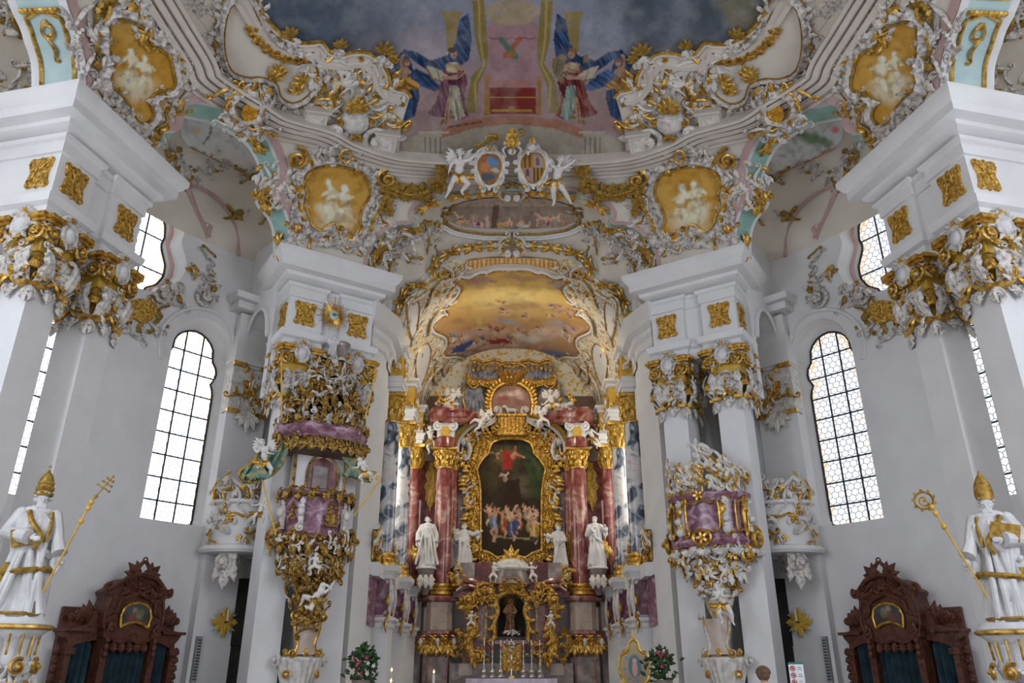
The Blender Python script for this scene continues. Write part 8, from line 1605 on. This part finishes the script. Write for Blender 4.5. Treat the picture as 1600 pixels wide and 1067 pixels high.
    # carved corbel
    t=thing('statue_console',tuple(P-np.array((0,0,1.7))),'white console with gilt scrolls and fluting carrying the %s statue'%('tiara' if not mr else 'mitred'),'console'); c=P-np.array((0,0,.0)); b=B('statue_white'); b.lathe(c,[(.1,-1.75),(.22,-1.5),(.30,-1.1),(.46,-.75),(.40,-.6),(.44,-.35),(.62,-.2),(.66,-.10),(.62,-.05),(.60,.0)],26,sy=.8); b.build('body',t)
    g=B('gold'); g.lathe(c,[(.64,-.2),(.70,-.17),(.70,-.13),(.64,-.11)],26,sy=.8)
    d=O-c; a0=math.atan2(d[1],d[0])
    for k in range(-3,4):
        a=a0+k*.42; n_=np.array((math.cos(a),math.sin(a),0)); g.T=frame(c+n_*.44+np.array((0,0,-.45)),(-n_[1],n_[0],0),(0,0,1),n_); g.tube(np.array([(0,-.16,.02),(0,.18,.05)]),.022,5); 
        if k%2: scroll(g,0,-.35,.14,1.5,.04,1,1,.06); leaf(g,0,-.5,-pi/2,.4,.2,.3,-.05)
    g.build('gilt_scrolls',t); w=B('stucco_white')
    for k in range(-2,3): a=a0+k*.6; n_=np.array((math.cos(a),math.sin(a),0)); w.T=frame(c+n_*.36+np.array((0,0,-1.05)),(-n_[1],n_[0],0),(0,0,1),n_); roc(w,w,.4,.7,k+9,6,.0,.8)
    w.build('rocaille',t)
father(False); father(True)
# ---------------------------------------------------------------- things at floor level in front of the choir
def bouquet(x,y,Y,W,H,lab,seed):
    T,m,P=uframe(x,y,Y); r=thing('flower_arrangement',(P[0],P[1],0),lab,'flowers'); q=random.Random(seed); b=B('leaf_green'); b.T=T
    for k in range(150):
        x_=q.gauss(0,W*.24); y_=q.uniform(0,H)*(1-abs(x_)/W*.6); leaf(b,x_,y_,q.uniform(-.3,3.4),W*.20,W*.09,.3,q.uniform(-W*.25,W*.25),bend=q.uniform(-1,1),n=6)
    b.build('foliage',r,kind='stuff'); 
    for k in range(9): f=B('petal_red' if k%3 else 'petal_white'); f.T=T; x_=q.uniform(-.35,.35)*W; y_=q.uniform(.15,.95)*H; flower(f,x_,y_,W*.07,W*.25); f.build('blossom',r)
    b=B('grey_marble'); b.lathe((P[0],P[1],0),[(.16,0),(.2,.1),(.13,.3),(.2,P[2]-.1),(.24,P[2]+.05)],14); b.build('vase',r)
bouquet(565,1066,19.5,48,56,'tall dark green flower arrangement with a red bloom, left before the choir',3); bouquet(1036,1066,19.5,46,50,'bushy flower arrangement with red and white blooms, right before the choir',8)
T,m,P=uframe(992,1045,20.5); r=thing('processional_shield',(P[0],P[1],0),'gilt heart shaped processional shield with a painted figure and cross on top','shield'); L=[(0,-28),(-14,-22),(-24,-4),(-22,18),(-10,26),(-7,38),(0,42),(7,38),(10,26),(22,18),(24,-4),(14,-22)]; L=[tuple(q) for q in chain(L,step=2.5,closed=True)]; nv,fs=cdt(L,[],1.8); A=Art(nv,1.7,3).fill('#8a7c5a'); A.blob(0,4,11,19,'#45606c',0,.2); A.blob(0,0,5,13,'#a88478',0,.3); A.blob(0,12,4,4,'#b08a6c',0,.3)
for k in range(12): a=-pi/2+ (k-5.5)*.42; A.blob(16*math.cos(a),2+20*math.sin(a),3.4,3.6,'#8f6a6c' if k%2 else '#5c7078',0,.3)
b=B('oil'); b.T=T; slab(b,np.c_[nv,np.zeros(len(nv))],fs,np.tile((0,0,1.),(len(nv),1)),2.); cc=np.concatenate([A.c,A.c]); b.build('painted_panel',r,cols=cc); g=B('gold'); g.T=T; g.tube(np.c_[np.array(L),np.full(len(L),2.)],2.,7,closed=True); spray(g,0,40,pi/2,9,5,2,3,.5); g.box((0,52,0),(1.4,12,1)); g.box((0,54,0),(6,1.4,1)); g.tube(np.array([(0,-28,0),(0,-28-P[2]/m+30*0,0)]) if False else np.c_[np.zeros(2),[-28,-P[2]/m+.5],np.zeros(2)],2.2,8); [scroll(g,s*20,-20,5,1.3,1.4,s,1,1) for s in (-1,1)]; [leaf(g,s*18,22,pi/2+s*.5,9,4,.3,1) for s in (-1,1)]; g.build('gilt_frame',r)
# visitor seen from behind, only the head in view
P=atY(1193,1056,12.6); T,m=uframe(0,0,P=P)[0:2]; r=thing('person',(P[0],P[1],0),'person with short brown hair seen from behind, only the head in view','person'); b=B('skin'); b.T=T; head(b,(0,0,0),11,(.15,0,-1)); b.tube(np.array([(0,-8,0),(0,-24,0)]),5.5,10); robe_p=[(0,14),(10,22)]; b.build('body',r,rm=.010)
b=B('hair'); b.T=T; b.ell((0,3,2),(10.4,11,10.6),16,12); [b.ell((11*.9*math.sin(a)*math.cos(c),4+9.5*math.cos(a),2+10*math.sin(a)*math.sin(c)),(2.2,2,2.2),6,4) for a in np.linspace(.2,1.5,6) for c in np.linspace(0,2*pi,13)[:-1]]; b.build('hair',r)
b=B('ink'); b.T=T; vs=[];n=20
for y,rx,rz in ((-22,7,6),(-30,20,11),(-60,24,13),(-110,22,13),(-(P[2]/m)+2,16,10)):
    for i in range(n): a=2*pi*i/n; vs.append((rx*math.cos(a),y,rz*math.sin(a)))
b.add(vs,[(j*n+i,j*n+(i+1)%n,(j+1)*n+(i+1)%n,(j+1)*n+i) for j in range(4) for i in range(n)]+[tuple(range(4*n,5*n))]); b.build('coat',r)
# notice board
T,m,P=uframe(1247,1068,14.5); r=thing('notice_board',(P[0],P[1],0),'pale notice board with red prohibition rings and a green head bar, lower right','sign'); b=B('paper'); b.T=T; b.box((0,0,0),(22,62,1.5)); b.build('panel',r); b=B('paint_green'); b.T=T; b.box((0,29.5,.9),(22,3,.6)); b.build('head_bar',r)
b=B('paint_red'); b.T=T; [(oval_ring(b,-5,y,3.4,3.6,.6,1.3),b.tube(np.array([(-7.4,y+2.4,1.4),(-2.6,y-2.4,1.4)]),.5,5)) for y in (22,12,2,-8)]; b.build('prohibition_rings',r); b=B('ink'); b.T=T; [b.box((5,y+d,.9),(8-d%2*2,.7,.3)) for y in (22,12,2,-8) for d in (-1.5,1.5)]; [b.ell((-5,y,1.),(1.5,1.8,.4)) for y in (22,12,2,-8)]; b.build('text_lines',r); b=B('grey_metal'); b.T=None; b.lathe((P[0],P[1],0),[(.25,0),(.25,.03),(.02,.05),(.02,P[2]-.3)],12); b.build('stand',r)
